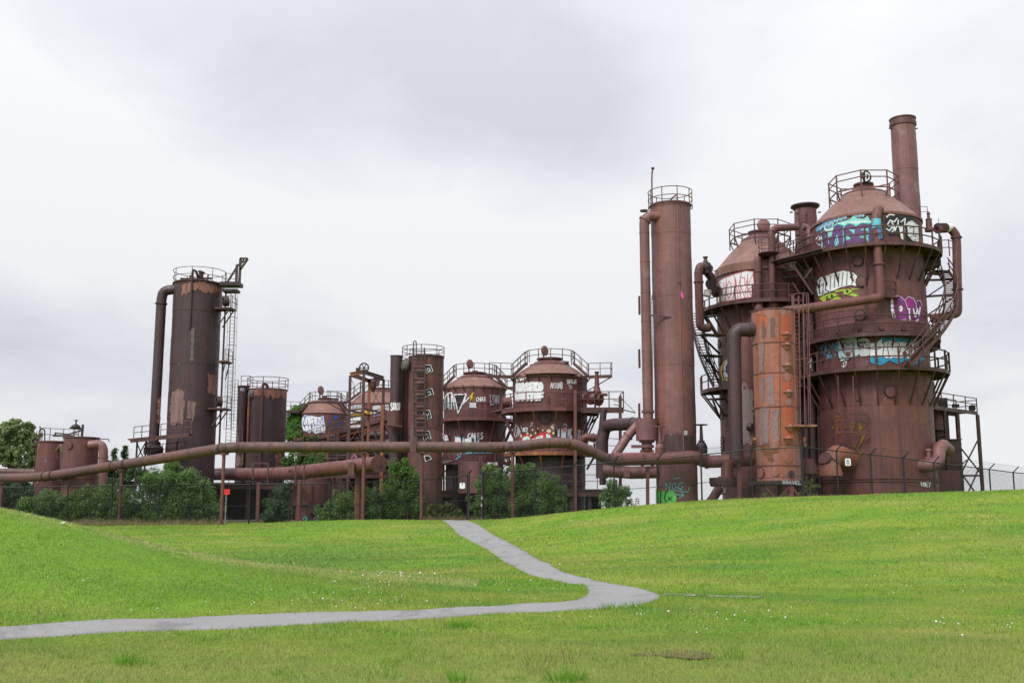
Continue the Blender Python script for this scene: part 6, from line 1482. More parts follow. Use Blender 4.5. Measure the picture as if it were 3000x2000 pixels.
th.part('deck', MB().bar(a_, b_, 1.3, .08), STEEL_D, smooth=False); th.part('side_beam', MB().bar(a_ + Vector((0, -.7, -.1)), b_ + Vector((0, -.7, -.1)), .1, .4), STEEL_O)
railing(th, [a_.lerp(b_, k / 6) + Vector((0, -.7, 0)) for k in range(7)], 1.25, STEEL, .035, .03)
for k in range(4): 
    p_ = a_.lerp(b_, .1 + .27 * k); th.part('column', MB().ibeam(p_, (p_.x, p_.y, .4), .25, .25), STEEL_D)
    th.part('brace', MB().tube(p_ - Vector((0, 0, .3)), (p_.x + 2.2, p_.y - 1, p_.z - 3), .05, n=6), STEEL)

# dark ducts and boxes packed below the catwalk
th = Thing('duct_bank', 'dark bank of ducts and pipes below the catwalk and hoist frame', 'duct', P(1060, 1390, 97))
q = P(1055, 1330, 98); th.part('casing', MB().box((q.x, 99.5, q.z + .1), (6.0, 2.6, 3.2)), STEEL_D, smooth=False)
for k, (py, r_) in enumerate(((1278, .28), (1302, .36), (1336, .3), (1362, .42))):
    th.part('duct', MB().sweep([P(955, py + 4, 99), P(1040, py, 97.6), P(1150, py - 6, 96)], [r_] * 3, 14), (RUST_D, RUST, STEEL_D, RUST)[k])
for k in range(7): th.part('stanchion', MB().ibeam(P(962 + 28 * k, 1262, 96.5), (PX(962 + 28 * k, 1300, 96.5), 96.5, .5), .2, .2), STEEL if k % 3 else STEEL_O)
for py in (1268, 1318, 1350): railing(th, [P(960, py + 4, 95.8), P(1020, py + 2, 95.4), P(1080, py, 95), P(1145, py - 4, 94.6)], 1.1, STEEL, .035, .03)
g = Spray(th, (PX(1053, 1335, 96.6), 96.6), .9); g.lines([[(1030, 1340), (1038, 1330), (1046, 1342), (1054, 1330), (1060, 1340)], [(1034, 1348), (1058, 1346)]], 4, ('pink_tag', (0.55, 0.20, 0.38)))
th.part('tank_stub', MB().lathe((PX(1053, 1335, 96.6), 96.6, 0), [(.9, PZ(1365, 96.6)), (.9, PZ(1322, 96.6)), (.01, PZ(1320, 96.6))], 28), RUST)

# ================================================================== left group
Y = 98.0
cx = PX(783.5, 1160, Y); R = (PX(839, 1160, Y) - PX(728, 1160, Y)) / 2; c = (cx, Y); yf = Y - R
th = Thing('column_tower', 'broad dark column with orange band and hoop guard, beside a thin column', 'tower', (cx, Y, .5))
zt = PZ(1139, Y - R * .5)
shell(th, c, R, [.5, PZ(1410, yf), PZ(1330, yf), PZ(1252, yf), PZ(1194, yf), zt], RUST_D, 56)
th.part('top_plate', MB().lathe((cx, Y, zt), [(R + .06, -.08), (R + .06, 0), (.01, .08)], 56), STEEL_D)
ring_rail(th, c, R + .12, zt - .1, PZ(1107, Y) - zt, 0, 2 * math.pi, 8, STEEL, 5, rp=.035, rr=.032, rails=(1, .5))
railing(th, [P(706, 1132, Y), P(732, 1132, Y - .5), P(740, 1140, Y - 1)], 1.0, STEEL, .03, .028)
g = Spray(th, c, R + .03, 'orange_band', .02); g.poly([(728.5, 1143), (745, 1138), (770, 1135), (800, 1136), (825, 1139), (839, 1143), (839, 1166), (815, 1165), (790, 1161), (768, 1160), (745, 1160), (728, 1163)], PATCH_O)
g = Spray(th, c, R + .03, 'flaked_patch', .02); g.poly([(806, 1330), (822, 1324), (830, 1340), (829, 1376), (808, 1376)], PATCH_O)
th.part('conduit', MB().sweep(fillet([P(784, 1140, yf + .4), P(783, 1128, yf + .2), P(771, 1122, yf), P(768, 1150, yf - .06), P(761, 1370, yf - .06)], .2), .13, 10), RUST)
xn = PX(713, 1160, Y); rn = (PX(729, 1160, Y) - PX(697.5, 1160, Y)) / 2
shell(th, (xn, Y), rn, [.5, PZ(1300, Y), PZ(1200, Y), PZ(1131, Y)], RUST_D, 32, .01, 'side_column')
th.part('column_cap', MB().lathe((xn, Y, PZ(1131, Y)), [(rn + .08, -.06), (rn + .08, .02), (.01, .06)], 32), STEEL_D)
g = Spray(th, (xn, Y), rn + .02, 'paint_patch', .02); g.poly([(696, 1242), (710, 1240), (711, 1300), (712, 1360), (692, 1360)], PATCH)
g = Spray(th, (xn, Y), rn + .02); g.text('AX', ((704, 1136), (716, 1136), (716, 1144), (704, 1144)), 2, GREY)
th.part('bulge_cap', MB().lathe(P(736, 1155, Y - 1.2), [(.001, .3), (.4, .2), (.55, 0), (.4, -.2), (.001, -.3)], 24, rot=Vector((-.85, -.5, .1)).normalized().to_track_quat('Z', 'Y').to_matrix()), MATS['grey_green_lid'])
th.part('rust_pipe', MB().tube(P(730, 1160, Y - 1.3), P(725, 1300, Y - 1.3), .10, n=8), STEEL_O)
ladder(th, P(684, 1300, Y - .2), P(690, 1115, Y - .2), .5, (1, 0, 0), STEEL, out=(0, -1, 0), cage=2.2, rr=.028)

# ---------------------------------------------------------------- tall dark tower at the left
Y = 88.0
cx = (PX(512, 850, Y) + PX(648, 850, Y)) / 2; R = (PX(648, 850, Y) - PX(512, 850, Y)) / 2; c = (cx, Y); yf = Y - R
th = Thing('cooler_tower', 'tall dark tower at the left with pale scraped patches and a crane bracket', 'tower', (cx, Y, .5))
zt = PZ(832, Y)
shell(th, c, R, [.5, PZ(1390, yf), PZ(1300, yf), PZ(1222, yf), PZ(1145, yf), PZ(1062, yf), PZ(984, yf), PZ(905, yf), zt], RUST_D, 60)
th.part('top_plate', MB().lathe((cx, Y, zt), [(R + .08, -.1), (R + .08, 0), (.01, .1)], 60), STEEL_D)
ring_rail(th, (cx + .1, Y), R + .2, zt - .15, PZ(792, Y) - zt, 0, 2 * math.pi, 8, STEEL, 5, rp=.028, rr=.027, rails=(1, .5, .05))
g = Spray(th, c, R + .03, 'orange_band', .02); g.poly([(534, 838), (540, 828), (558, 826), (560, 850), (545, 860), (533, 862)], PATCH_O)
g.poly([(564, 828), (600, 829), (640, 838), (648, 842), (646, 864), (620, 858), (590, 852), (565, 848)], PATCH_O)
for poly_, col_ in (([(503, 1146), (522, 1141), (541, 1144), (540, 1185), (536, 1245), (518, 1240), (500, 1242), (498, 1200)], PATCH), ([(548, 1175), (562, 1172), (573, 1180), (572, 1212), (566, 1232), (548, 1228), (550, 1200)], PATCH), ([(609, 1093), (638, 1099), (636, 1158), (620, 1152), (607, 1145)], PATCH_O), ([(541, 1170), (546, 1168), (545, 1215), (540, 1215)], DIRT),
                    ([(560, 962), (570, 962), (566, 1060), (556, 1056)], ('grey_streak', (0.13, 0.10, 0.10)))):
    gg = Spray(th, c, R + .03, 'flaked_patch', .02); gg.poly(poly_, col_)
th.part('conduit', MB().sweep(fillet([P(580, 812, Y - .4), P(575, 795, yf + 1), P(565, 790, yf), P(562, 830, yf - .08), P(555, 962, yf - .08)], .25), .10, 10), RUST_D)
th.part('roof_gear', MB().tube((cx + .3, Y - .3, zt), (cx + .3, Y - .3, zt + 1.0), .2, n=12).tube((cx + .3, Y - .3, zt + .9), (cx + .35, Y - .3, zt + 1.05), .3, n=12).bar((cx - 1.3, Y - .8, zt + .3), (cx + 1.3, Y - .5, zt + .35), .12, .12).bar((cx - .6, Y, zt + .35), (cx - .6, Y, zt + .75), .3, .3).bar((cx + .9, Y - .6, zt), (cx + 1.0, Y - .6, zt + .7), .1, .1), STEEL_D)
pr = (PX(487, 900, Y) - PX(458.5, 900, Y)) / 2
pipe(th, [(cx - R * .75, Y - .7, PZ(851, Y)), P(478, 852, Y - .7), P(473, 880, Y - .7), P(450, 1300, Y - .7)], pr, RUST_D, br=pr * 2.2, n=24, flanges=(.16,), name='downpipe', fr=1.22)
gp = P(462, 1190, Y - .7); gg = Spray(th, (gp.x, gp.y), pr, 'flaked_patch', .02); gg.poly([(463, 1165), (471, 1160), (468, 1236), (459, 1234)], PATCH_O)
th.part('pipe_foot', MB().lathe(P(449, 1330, Y - .7), [(pr * 1.9, 0), (pr * 1.9, .5), (pr * 1.3, .8), (pr * 1.3, 1.0), (pr, 1.05)], 24), STEEL_D)
# right-hand ladder with hoops, stages and the crane bracket
ladder(th, P(668, 1310, Y - .3), P(684, 855, Y - .3), .42, (1, 0, 0), STEEL, out=(.25, -1, 0), cage=1.15, rr=.026, cage_from=1.5, cage_r=.42)
th.part('stand_pipe', MB().tube(P(642, 1310, Y - .2), P(662, 855, Y - .2), .08, n=8), STEEL)
for (xa, xb, yy, dr_) in ((632, 688, 905, 1), (640, 676, 1060, 0), (612, 672, 1198, 1)):
    z_ = PZ(yy, Y - 1)
    a_, b_ = P(xa, yy, Y - 1.2), P(xb, yy, Y - .6)
    th.part('stage', MB().box(((a_.x + b_.x) / 2, Y - .8, z_), (b_.x - a_.x, 1.4, .14)), STEEL, smooth=False)
    for o_ in (-1.4, -.2): th.part('stage_brace', MB().bar((b_.x - .2, Y + o_, z_), (a_.x + .3, Y + o_ + .2, z_ - 1.4), .07, .09), STEEL)
    railing(th, [(a_.x + .6, Y - 1.5, z_), (b_.x, Y - 1.5, z_), (b_.x, Y - .1, z_)], 1.0, STEEL, .03, .026)
    if dr_: th.part('hatch_drum', MB().tube(P(xa + 22, yy - 22, Y - 1.4), P(xa + 38, yy - 22, Y - 1.2), .42, n=16), RUST_D)
z_ = PZ(838, Y); a_, b_ = P(648, 836, Y - .6), P(706, 842, Y - .6)
th.part('crane_stage', MB().box(((a_.x + b_.x) / 2, Y - .5, z_), (b_.x - a_.x, 1.3, .3)).box(((a_.x + b_.x) / 2, Y - .5, z_ - .55), (b_.x - a_.x - .4, 1.1, .2)), STEEL_D, smooth=False)
cr = MB(); yy = Y - .6
for pa, pb, w_ in (((692, 835), (694, 776), .2), ((701, 835), (705, 757), .2), ((694, 776), (704, 778), .14), ((704, 757), (726, 758), .16), ((726, 758), (704, 790), .16), ((692, 786), (664, 830), .1), ((700, 776), (716, 762), .1)):
    cr.bar(P(*pa, yy), P(*pb, yy), w_, .16)
th.part('crane_bracket', cr, STEEL_D)
railing(th, [P(662, 833, Y - 1.1), P(690, 835, Y - 1.1)], .95, STEEL, .03, .026)
# lower left stage round the pipe foot
q = [P(391, 1288, 86), P(470, 1280, 84.5), P(560, 1271, 84.5)]
th.part('foot_stage', MB().bar(q[0], q[1], 1.2, .1).bar(q[1], q[2], 1.2, .1).bar(q[0] - Vector((0, .6, .1)), q[1] - Vector((0, .6, .1)), .1, .34).bar(q[1] - Vector((0, .6, .1)), q[2] - Vector((0, .6, .1)), .1, .34), STEEL, smooth=False)
railing(th, [q[0], q[0].lerp(q[1], .3), q[0].lerp(q[1], .6)], 1.05, STEEL, .035, .03); railing(th, [q[1], q[1].lerp(q[2], .4), q[1].lerp(q[2], .75), q[2]], 1.05, STEEL, .035, .03)
for px in (402, 428, 520): 
    p_ = P(px, 1292, 85.5); th.part('stage_leg', MB().bar(p_, (p_.x, p_.y, .4), .12, .12), STEEL_D)
th.part('stage_brace', MB().bar(P(400, 1345, 85.5), P(425, 1298, 85.5), .07, .08).bar(P(402, 1300, 85.5), P(424, 1350, 85.5), .07, .08), STEEL_D)
railing(th, [P(440, 1340, 85), P(475, 1336, 85), P(540, 1330, 85)], 1.0, STEEL, .03, .026)
ladder(th, P(531, 1330, 84.2), P(531, 1275, 84.2), .45, (1, 0, 0), STEEL)
th.part('pipe_saddle', MB().lathe(P(450, 1352, 86.5), [(.9, 0), (.9, .2), (.55, .5), (.55, .9)], 24), STEEL_D)

# ---------------------------------------------------------------- pair of small tanks at the far left
Y = 80.0
th = Thing('settling_tank', 'squat rusty tank at far left with a thick elbow pipe on its right', 'tank', P(236, 1440, Y))
cx = PX(236, 1340, Y); R = (PX(284, 1340, Y) - PX(188, 1340, Y)) / 2; c = (cx, Y); yf = Y - R
zt = PZ(1281, Y)
shell(th, c, R, [.4, PZ(1400, yf), PZ(1338, yf), zt], RUST_R, 48)
th.part('top_plate', MB().lathe((cx, Y, zt), [(R + .07, -.08), (R + .07, 0), (.01, .1)], 48), RUST)
a_, zz = hit_a(204, 1304, c, R); manhole(th, c, R, a_, zz, .28, RUST_R, 0)
pipe(th, [P(262, 1303, yf + .1), P(296, 1300, Y - 1.2), P(303, 1318, Y - 1.2), P(301, 1440, Y - 1.2)], .33, RUST_P, br=.62, n=20, flanges=(.16, .42), name='elbow_pipe', fr=1.12)
th.part('top_valve', MB().lathe(P(222, 1252, Y), [(.35, 0), (.3, .15), (.12, .25), (.05, .3), (.05, .5), (.16, .52), (.16, .56), (.02, .6)], 14).bar(P(205, 1253, Y), P(244, 1256, Y), .16, .16).bar(P(240, 1278, Y), P(243, 1243, Y), .14, .14).bar(P(200, 1272, Y), P(240, 1260, Y), .1, .1).bar(P(162, 1268, Y), P(200, 1272, Y), .12, .1).bar(P(160, 1276, Y), P(164, 1266, Y), .1, .1).bar(P(155, 1276, Y), P(215, 1277, Y), .12, .12), STEEL_D)
th.part('davit_arm', MB().bar(P(284, 1284, Y), P(320, 1287, Y), .05, .07).bar(P(319, 1286, Y), P(319, 1294, Y), .04, .05), STEEL_D)
th = Thing('settling_tank', 'flaking squat tank at far left with a ladder on its left edge', 'tank', P(152, 1440, 83))
Y = 83.0
cx = PX(153, 1340, Y); R = PX(153, 1340, Y) - PX(114, 1340, Y) + .1; c = (cx, Y); zt = PZ(1293, Y)
shell(th, c, R, [.4, PZ(1400, Y), PZ(1345, Y), zt], rust('rust_flaking', (0.125, 0.05, 0.042), (0.10, 0.042, 0.038), (0.06, 0.03, 0.03), (0.30, 0.24, 0.21), .62, seed=3.3, patch_scale=1.6, speck=(0.3, 0.24, 0.21)), 44)
th.part('top_plate', MB().lathe((cx, Y, zt), [(R + .07, -.08), (R + .07, 0), (.01, .1)], 44), RUST)
ring_rail(th, (cx + .4, Y), R + .3, zt, PZ(1252, Y) - zt, D2R(-20), D2R(220), 6, STEEL, 4, rp=.03, rr=.026)
ladder(th, P(110, 1385, Y - .5), P(116, 1262, Y - .5), .4, (1, .2, 0), STEEL, rr=.03)
th.part('ladder_hoop', MB().sweep(fillet([P(113, 1300, Y - .5), P(116, 1256, Y - .5), P(131, 1256, Y - .3), P(131, 1290, Y)], .3), .05, 8), STEEL)
pipe(th, [P(170, 1318, 81), P(182, 1304, 80.6), P(184, 1318, 80.6), P(184, 1400, 80.6)], .2, RUST_W, br=.35, n=14, name='small_elbow')
# ---------------------------------------------------------------- pipes in front
# far-left rear pipe
th = Thing('rear_pipe', 'grey brown pipe end behind the long pipe at the left edge', 'pipe', P(60, 1400, 84))
pipe(th, [P(-120, 1379, 86), P(130, 1384, 84.5)], (PZ(1372, 85) - PZ(1393, 85)) / 2, RUST_W, n=20)
th.part('saddle_post', MB().bar(P(60, 1392, 85), (PX(60, 1450, 85), 85, .4), .2, .2), STEEL_D)
# the long overhead pipe
th = Thing('overhead_pipe', 'long mossy rust pipe on tall posts crossing the left half of the plant', 'pipe', P(660, 1525, 69))
W = [(-160, 1402, 84), (0, 1400, 81.5), (130, 1395, 79.5), (350, 1362, 75), (500, 1338, 72), (655, 1313, 69.5), (735, 1310, 69.5), (1000, 1309, 70), (1280, 1309, 70.5), (1480, 1309, 71), (1590, 1298, 71), (1665, 1298, 71), (1720, 1316, 71.2), (1780, 1345, 71.8), (1800, 1348, 72.4)]
pr = (PZ(1294, 70) - PZ(1325, 70)) / 2
pts = [P(*q) for q in W]
crv = []
for k in range(len(pts) - 1):
    p0, p1, p2, p3 = pts[max(k - 1, 0)], pts[k], pts[k + 1], pts[min(k + 2, len(pts) - 1)]
    for j in range(6):
        t = j / 6; crv.append(0.5 * ((2 * p1) + (p2 - p0) * t + (2 * p0 - 5 * p1 + 4 * p2 - p3) * t * t + (3 * p1 - p0 - 3 * p2 + p3) * t ** 3))
crv.append(pts[-1])
th.part('pipe', MB().sweep(crv, pr, 28), RUST_W, ang=60)
def on_curve(px):
    for a_, b_ in zip(crv[:-1], crv[1:]):
        xa, xb = proj(a_)[0], proj(b_)[0]
        if xa <= px <= xb: return a_.lerp(b_, (px - xa) / (xb - xa)), (b_ - a_).normalized()
for px, wd, k in ((132, .14, 1.14), (155, .14, 1.14), (332, .12, 1.12), (368, .12, 1.12), (648, .16, 1.12), (694, .14, 1.13), (872, .06, 1.03), (1186, .1, 1.05), (1435, .14, 1.10), (1495, .14, 1.12), (1512, .10, 1.10), (1524, .10, 1.10), (1776, .16, 1.13)):
    p_, d_ = on_curve(px); th.part('pipe_collar', MB().tube(p_ - d_ * wd / 2, p_ + d_ * wd / 2, pr * k, n=28), RUST_D if k > 1.1 else RUST_W)
for px in (660, 1468, 1662):
    p_, d_ = on_curve(px); q = p_ + Vector((0, -pr, .05)); th.part('hand_hole', MB().lathe(q, [(.2, -.2), (.2, .06), (.16, .1), (.001, .11)], 20, rot=Vector((0, -1, .25)).normalized().to_track_quat('Z', 'Y').to_matrix()).bar(q + Vector((-.17, -.12, 0)), q + Vector((.17, -.12, 0)), .05, .07), RUST_W)
for k, px in enumerate((60, 210, 270, 430, 490, 560, 610, 790, 940, 1005, 1120, 1300, 1370, 1560, 1610, 1700, 1740)):
    p_, d_ = on_curve(px); th.part('weld_seam', MB().tube(p_ - d_ * .025, p_ + d_ * .025, pr * 1.02, n=28, caps=False), RUST_D if k % 3 else RUST_W)
p_, d_ = on_curve(1212); th.part('saddle_bracket', MB().box(p_ + Vector((0, -pr - .05, .15)), (.4, .12, 1.0)), RUST)
for px, yb in ((8, 1490), (358, 1535), (657, 1527), (1067, 1521), (1237, 1522), (1502, 1506)):
    p_, d_ = on_curve(px); gz = hz(p_.x, p_.y)
    th.part('support_post', MB().tube((p_.x, p_.y, gz - .3), (p_.x, p_.y, p_.z - pr * .6), .115, n=12), POLE)
    th.part('post_saddle', MB().box((p_.x, p_.y, p_.z - pr - .02), (.5, .5, .12)), STEEL)
# the lower capped pipe
th = Thing('capped_pipe', 'lower brown pipe bending to a round blank end above the shrubs', 'pipe', P(880, 1490, 75))
pr = .52
cp = [P(590, 1390, 95), P(640, 1388, 93), P(700, 1388, 90), P(775, 1389, 86), P(830, 1387, 82.5), P(885, 1383, 79), P(1000, 1370, 75.5), P(1104, 1358, 73.5)]
o = th.part('pipe', MB().sweep(cp, [pr] * 8, 28), RUST_R, ang=60)
for px, k in ((758, 1.06), (812, 1.08), (888, 1.08)):
    for a_, b_ in zip(cp[:-1], cp[1:]):
        xa, xb = proj(a_)[0], proj(b_)[0]
        if xa <= px <= xb: p_ = a_.lerp(b_, (px - xa) / (xb - xa)); d_ = (b_ - a_).normalized(); th.part('pipe_collar', MB().tube(p_ - d_ * .07, p_ + d_ * .07, pr * k, n=28), RUST_R)
e_ = cp[-1]; d_ = Vector((.55, -.83, -.05)).normalized()
th.part('elbow_end', MB().sweep([cp[-2].lerp(cp[-1], .9), cp[-1], cp[-1] + d_ * .25], [pr, pr * 1.02, pr * 1.02], 28), RUST_R)
th.part('blank_flange', MB().tube(e_ + d_ * .2, e_ + d_ * .3, pr * 1.18, n=32).tube(e_ + d_ * .3, e_ + d_ * .36, .2, n=16), RUST_R)
th.part('hand_hole', MB().tube(P(849, 1383, 77.4), P(851, 1383, 77.1), .22, n=16), RUST_R)
for px, yt, yy in ((758, 1412, 79.2), (877, 1404, 76.5), (1050, 1385, 74.8)):
    p_ = P(px, yt, yy); th.part('support_post', MB().ibeam((p_.x, p_.y, hz(p_.x, p_.y) - .3), p_, .24, .24), POLE)
for px, yy in ((742, 80), (786, 79.3), (867, 76.6), (892, 76.2)):
    p_ = P(px, 1355, yy - 1); th.part('guide_frame', MB().bar(p_, p_ - Vector((0, 0, 1.6)), .1, .12), STEEL)
th.part('guide_frame', MB().bar(P(742, 1355, 79), P(786, 1357, 78.3), .08, .1).bar(P(865, 1332, 75.6), P(908, 1333, 75.2), .08, .1), STEEL)
th.part('clamp', MB().box(P(1029, 1373, 73.9), (.45, .2, .9)), RUST)
for px in (1044, 1056): th.part('leg', MB().bar(P(px, 1385, 75.2), (PX(px, 1440, 75.2), 75.2, .4), .14, .14), STEEL_O)

# ================================================================== chain-link fence, gate, signs
FP = [(-60, 1426, 76), (70, 1426, 75.5), (200, 1424, 75), (330, 1422, 74.5), (468, 1420, 74), (597, 1419, 73.5), (733, 1418, 73), (850, 1417, 72.5), (970, 1414, 72), (1105, 1411, 71.6), (1187, 1409, 71.4), (1281, 1402, 71.2), (1370, 1393, 71)]
FP2 = [(1416, 1389, 70.8), (1466, 1382, 70.5), (1568, 1373, 69.5), (1680, 1365, 68.3), (1798, 1353, 67.2), (1925, 1346, 66), (2053, 1332, 65), (2200, 1316, 63.5), (2348, 1309, 62.5), (2450, 1320, 63.5), (2550, 1331, 65), (2646, 1341, 66.5), (2735, 1354, 68.5), (2815, 1364, 70.5), (2898, 1374, 72.8), (2968, 1383, 75), (3040, 1390, 77)]
def fence(fp, label, thick=(), arm=True, base=None):
    tops = [P(*q) for q in fp]
    th = Thing('chain_link_fence', label, 'fence', (tops[0].x, tops[0].y, hz(tops[0].x, tops[0].y)))
    feet = [Vector((t.x, t.y, min(hz(t.x, t.y), t.z - 2.4))) for t in tops]
    rail, wires = MB(), MB()
    for k, (t, f) in enumerate(zip(tops, feet)):
        r_ = .075 if k in thick else .052
        mb = MB().tube(f - Vector((0, 0, .2)), t + Vector((0, 0, .05)), r_, n=8)
        if arm: mb.bar(t, t + Vector((.28, -.28, .38)), .055, .06)
        th.part('post', mb, BLACK_STEEL)
    for k in range(len(tops) - 1):
        a_, b_ = tops[k], tops[k + 1]
        th.part('top_rail', MB().tube(a_, b_, .038, n=6), BLACK_STEEL)
        if arm:
            for s in (.35, .7, 1.0):
                o_ = Vector((.28, -.28, .38)) * s; wires.tube(a_ + o_, b_ + o_ , .011, n=3, caps=False)
        fa, fb = feet[k], feet[k + 1]
        th.part('mid_rail', MB().tube(fa.lerp(a_, .45), fb.lerp(b_, .45), .018, n=5), BLACK_STEEL)
        L = (b_ - a_).length; H = ((a_ - fa).length + (b_ - fb).length) / 2; pit = .105; m = MB()
        n_ = int((L + H) / pit)
        for j in range(n_ + 1):
            s0 = j * pit
            for rev in (0, 1):
                u0, v0 = (s0, 0) if s0 <= L else (L, s0 - L)
                u1, v1 = (s0 - H, H) if s0 >= H else (0, s0)
                if v0 > H: continue
                q = []
                for u, v in ((u0, v0), (u1, v1)):
                    u = L - u if rev else u; f_ = min(max(u / L, 0), 1)
                    bt, tp = fa.lerp(fb, f_), a_.lerp(b_, f_); q.append(bt.lerp(tp, min(max(v / H, 0), 1)) + Vector((0, .03 + .008 * rev, 0)))
                if (q[0] - q[1]).length > .02: m.tube(q[0], q[1], .0046, n=3, caps=False)
        o = th.part('chain_link_mesh', m, BLACK_STEEL, smooth=False); o['kind'] = 'stuff'
    if arm: 
        o = th.part('barbed_wire', wires, BLACK_STEEL, smooth=False); o['kind'] = 'stuff'
    return th, tops, feet
f1, t1, ft1 = fence(FP, 'black chain link fence along the shrubs left of the gate')
f2, t2, ft2 = fence(FP2, 'black chain link fence climbing the mound right of the gate', thick=(8,))
# gate where the path meets the fence
ga, gb = P(1374, 1383, 70.9), P(1412, 1376, 70.75)
th = Thing('fence_gate', 'narrow black gate between two tall posts at the top of the path', 'gate', (ga.x, ga.y, hz(ga.x, ga.y)))
for q in (ga, gb):
    g0 = hz(q.x, q.y); th.part('gate_post', MB().tube((q.x, q.y - .05, g0 - .2), q, .07, n=10), rust('scuffed_black_post', (0.03, 0.03, 0.033), (0.02, 0.02, 0.022), (0.015, 0.015, 0.016), (0.45, 0.47, 0.50), .60, seed=2.0, patch_scale=2.5) if 'scuffed_black_post' not in MATS else MATS['scuffed_black_post'])
for f in (.02, .5, .9): 
    gl = MB().tube(Vector((ga.x, ga.y, hz(ga.x, ga.y))).lerp(ga, f), Vector((gb.x, gb.y, hz(gb.x, gb.y))).lerp(gb, f), .025, n=6)
    th.part('gate_rail', gl, BLACK_STEEL)
for k in range(7):
    x_ = ga.lerp(gb, (k + .5) / 7); th.part('gate_bar', MB().tube((x_.x, x_.y, hz(x_.x, x_.y) + .1), (x_.x, x_.y, x_.z - .35), .010, n=5), BLACK_STEEL)
def sign(label, px, py, Y, w, h, mat, lines, ink, post=None, name='warning_sign'):
    p_ = P(px, py, Y); th = Thing(name, label, 'sign', (p_.x, p_.y, p_.z - h))
    vs_ = []
    c_ = .04
    o = [(-w / 2 + c_, -h / 2), (w / 2 - c_, -h / 2), (w / 2, -h / 2 + c_), (w / 2, h / 2 - c_), (w / 2 - c_, h / 2), (-w / 2 + c_, h / 2), (-w / 2, h / 2 - c_), (-w / 2, -h / 2 + c_)]
    for d in (0, .015): vs_ += [(p_.x + x, p_.y - d, p_.z + z) for x, z in o]
    th.part('board', MB().add(vs_, [tuple(range(7, -1, -1)), tuple(range(8, 16))] + [(k, (k + 1) % 8, 8 + (k + 1) % 8, 8 + k) for k in range(8)]), mat, smooth=False)
    mb = MB()
    for t, x0, x1, y0, y1, sw in lines:
        for pl in letters(t, ((x0, y0), (x1, y0), (x1, y1), (x0, y1)), .25): stroke(mb, pl, sw, lambda k: (lambda u, v: Vector((p_.x + u, p_.y - .018 - .0002 * k, p_.z - v))))
    if mb.v: th.part('lettering', mb, ink, smooth=False)
    if post: th.part('post', MB().tube((p_.x, p_.y + .04, post), (p_.x, p_.y + .04, p_.z + h * .3), .04, n=8), plain('grey_sign_post', (0.25, 0.25, 0.26), var=.4))
    th.part('clip', MB().box((p_.x, p_.y + .02, p_.z + h * .3), (.08, .05, .05)), GREY_STEEL)
    return th
white_sign = plain('sign_white', (0.78, 0.79, 0.80), var=.06); ink = plain('sign_ink', (0.08, 0.10, 0.14))
q = P(2484, 1353, 63.4)
sign('white NO sign on the fence in front of the largest tank', 2484, 1353, 63.6, .34, .43, white_sign, [('NO', -.08, .08, -.14, -.03, .025), ('STEP', -.11, .11, 0, .06, .016), ('TRES', -.11, .11, .09, .15, .016)], ink)
sign('small white notice on the fence beside the gate', 1354.5, 1422, 70.9, .36, .38, white_sign, [('TF', -.06, .06, -.14, -.02, .024)], ink)
q = P(663, 1440, 70.5); sign('blank bright red sign on a thin post beside a pipe post', 663, 1440, 70.5, .48, .36, plain('sign_red', (0.72, 0.035, 0.03), var=.2, scale=9), [], ink, post=hz(q.x, q.y) - .2, name='red_sign')
# far lattice pylon beyond the mound, litter on the lawn
th = Thing('power_pylon', 'tiny faraway lattice pylon seen below the header pipes', 'pylon', P(1867, 1490, 900))
pb = P(1867, 1490, 900); pt = P(1867, 1458, 900)
for sx in (-1, 1): th.part('leg', MB().bar((pb.x + sx * 2, 900, pb.z), (pt.x + sx * .6, 900, pt.z), .5, .5), GREY_STEEL)
for py, w_ in ((1461, 16), (1467, 16), (1474, 14)): th.part('cross_arm', MB().bar(P(1867 - w_ / 2, py, 900), P(1867 + w_ / 2, py, 900), .5, .5), GREY_STEEL)
mb = MB()
for k in range(5):
    f0, f1_ = k / 5, (k + 1) / 5; s = 1 if k % 2 else -1
    mb.bar((pb.x + s * (2 - 1.4 * f0), 900, pb.z + (pt.z - pb.z) * f0), (pb.x - s * (2 - 1.4 * f1_), 900, pb.z + (pt.z - pb.z) * f1_), .3, .3)
th.part('lattice', mb, GREY_STEEL)
for (px, py, s, lab) in ((1672, 1527, .11, 'scrap of white litter on the right hand mound'), (178, 1537, .10, 'pale crumpled wrapper at the foot of the left mound')):
    q = ground_hit(px, py)
    if q is None: continue
    rr_ = random.Random(int(px)); vs_ = [q + Vector((rr_.uniform(-s, s), rr_.uniform(-s, s) * .6, .02 + rr_.uniform(0, s * .6))) for _ in range(9)]
    single('litter', MB().add(vs_, [(0, 1, 2), (2, 3, 4), (4, 5, 0), (5, 6, 7), (7, 8, 1), (3, 6, 8)]), white_sign, lab, 'litter', tuple(q), smooth=False)

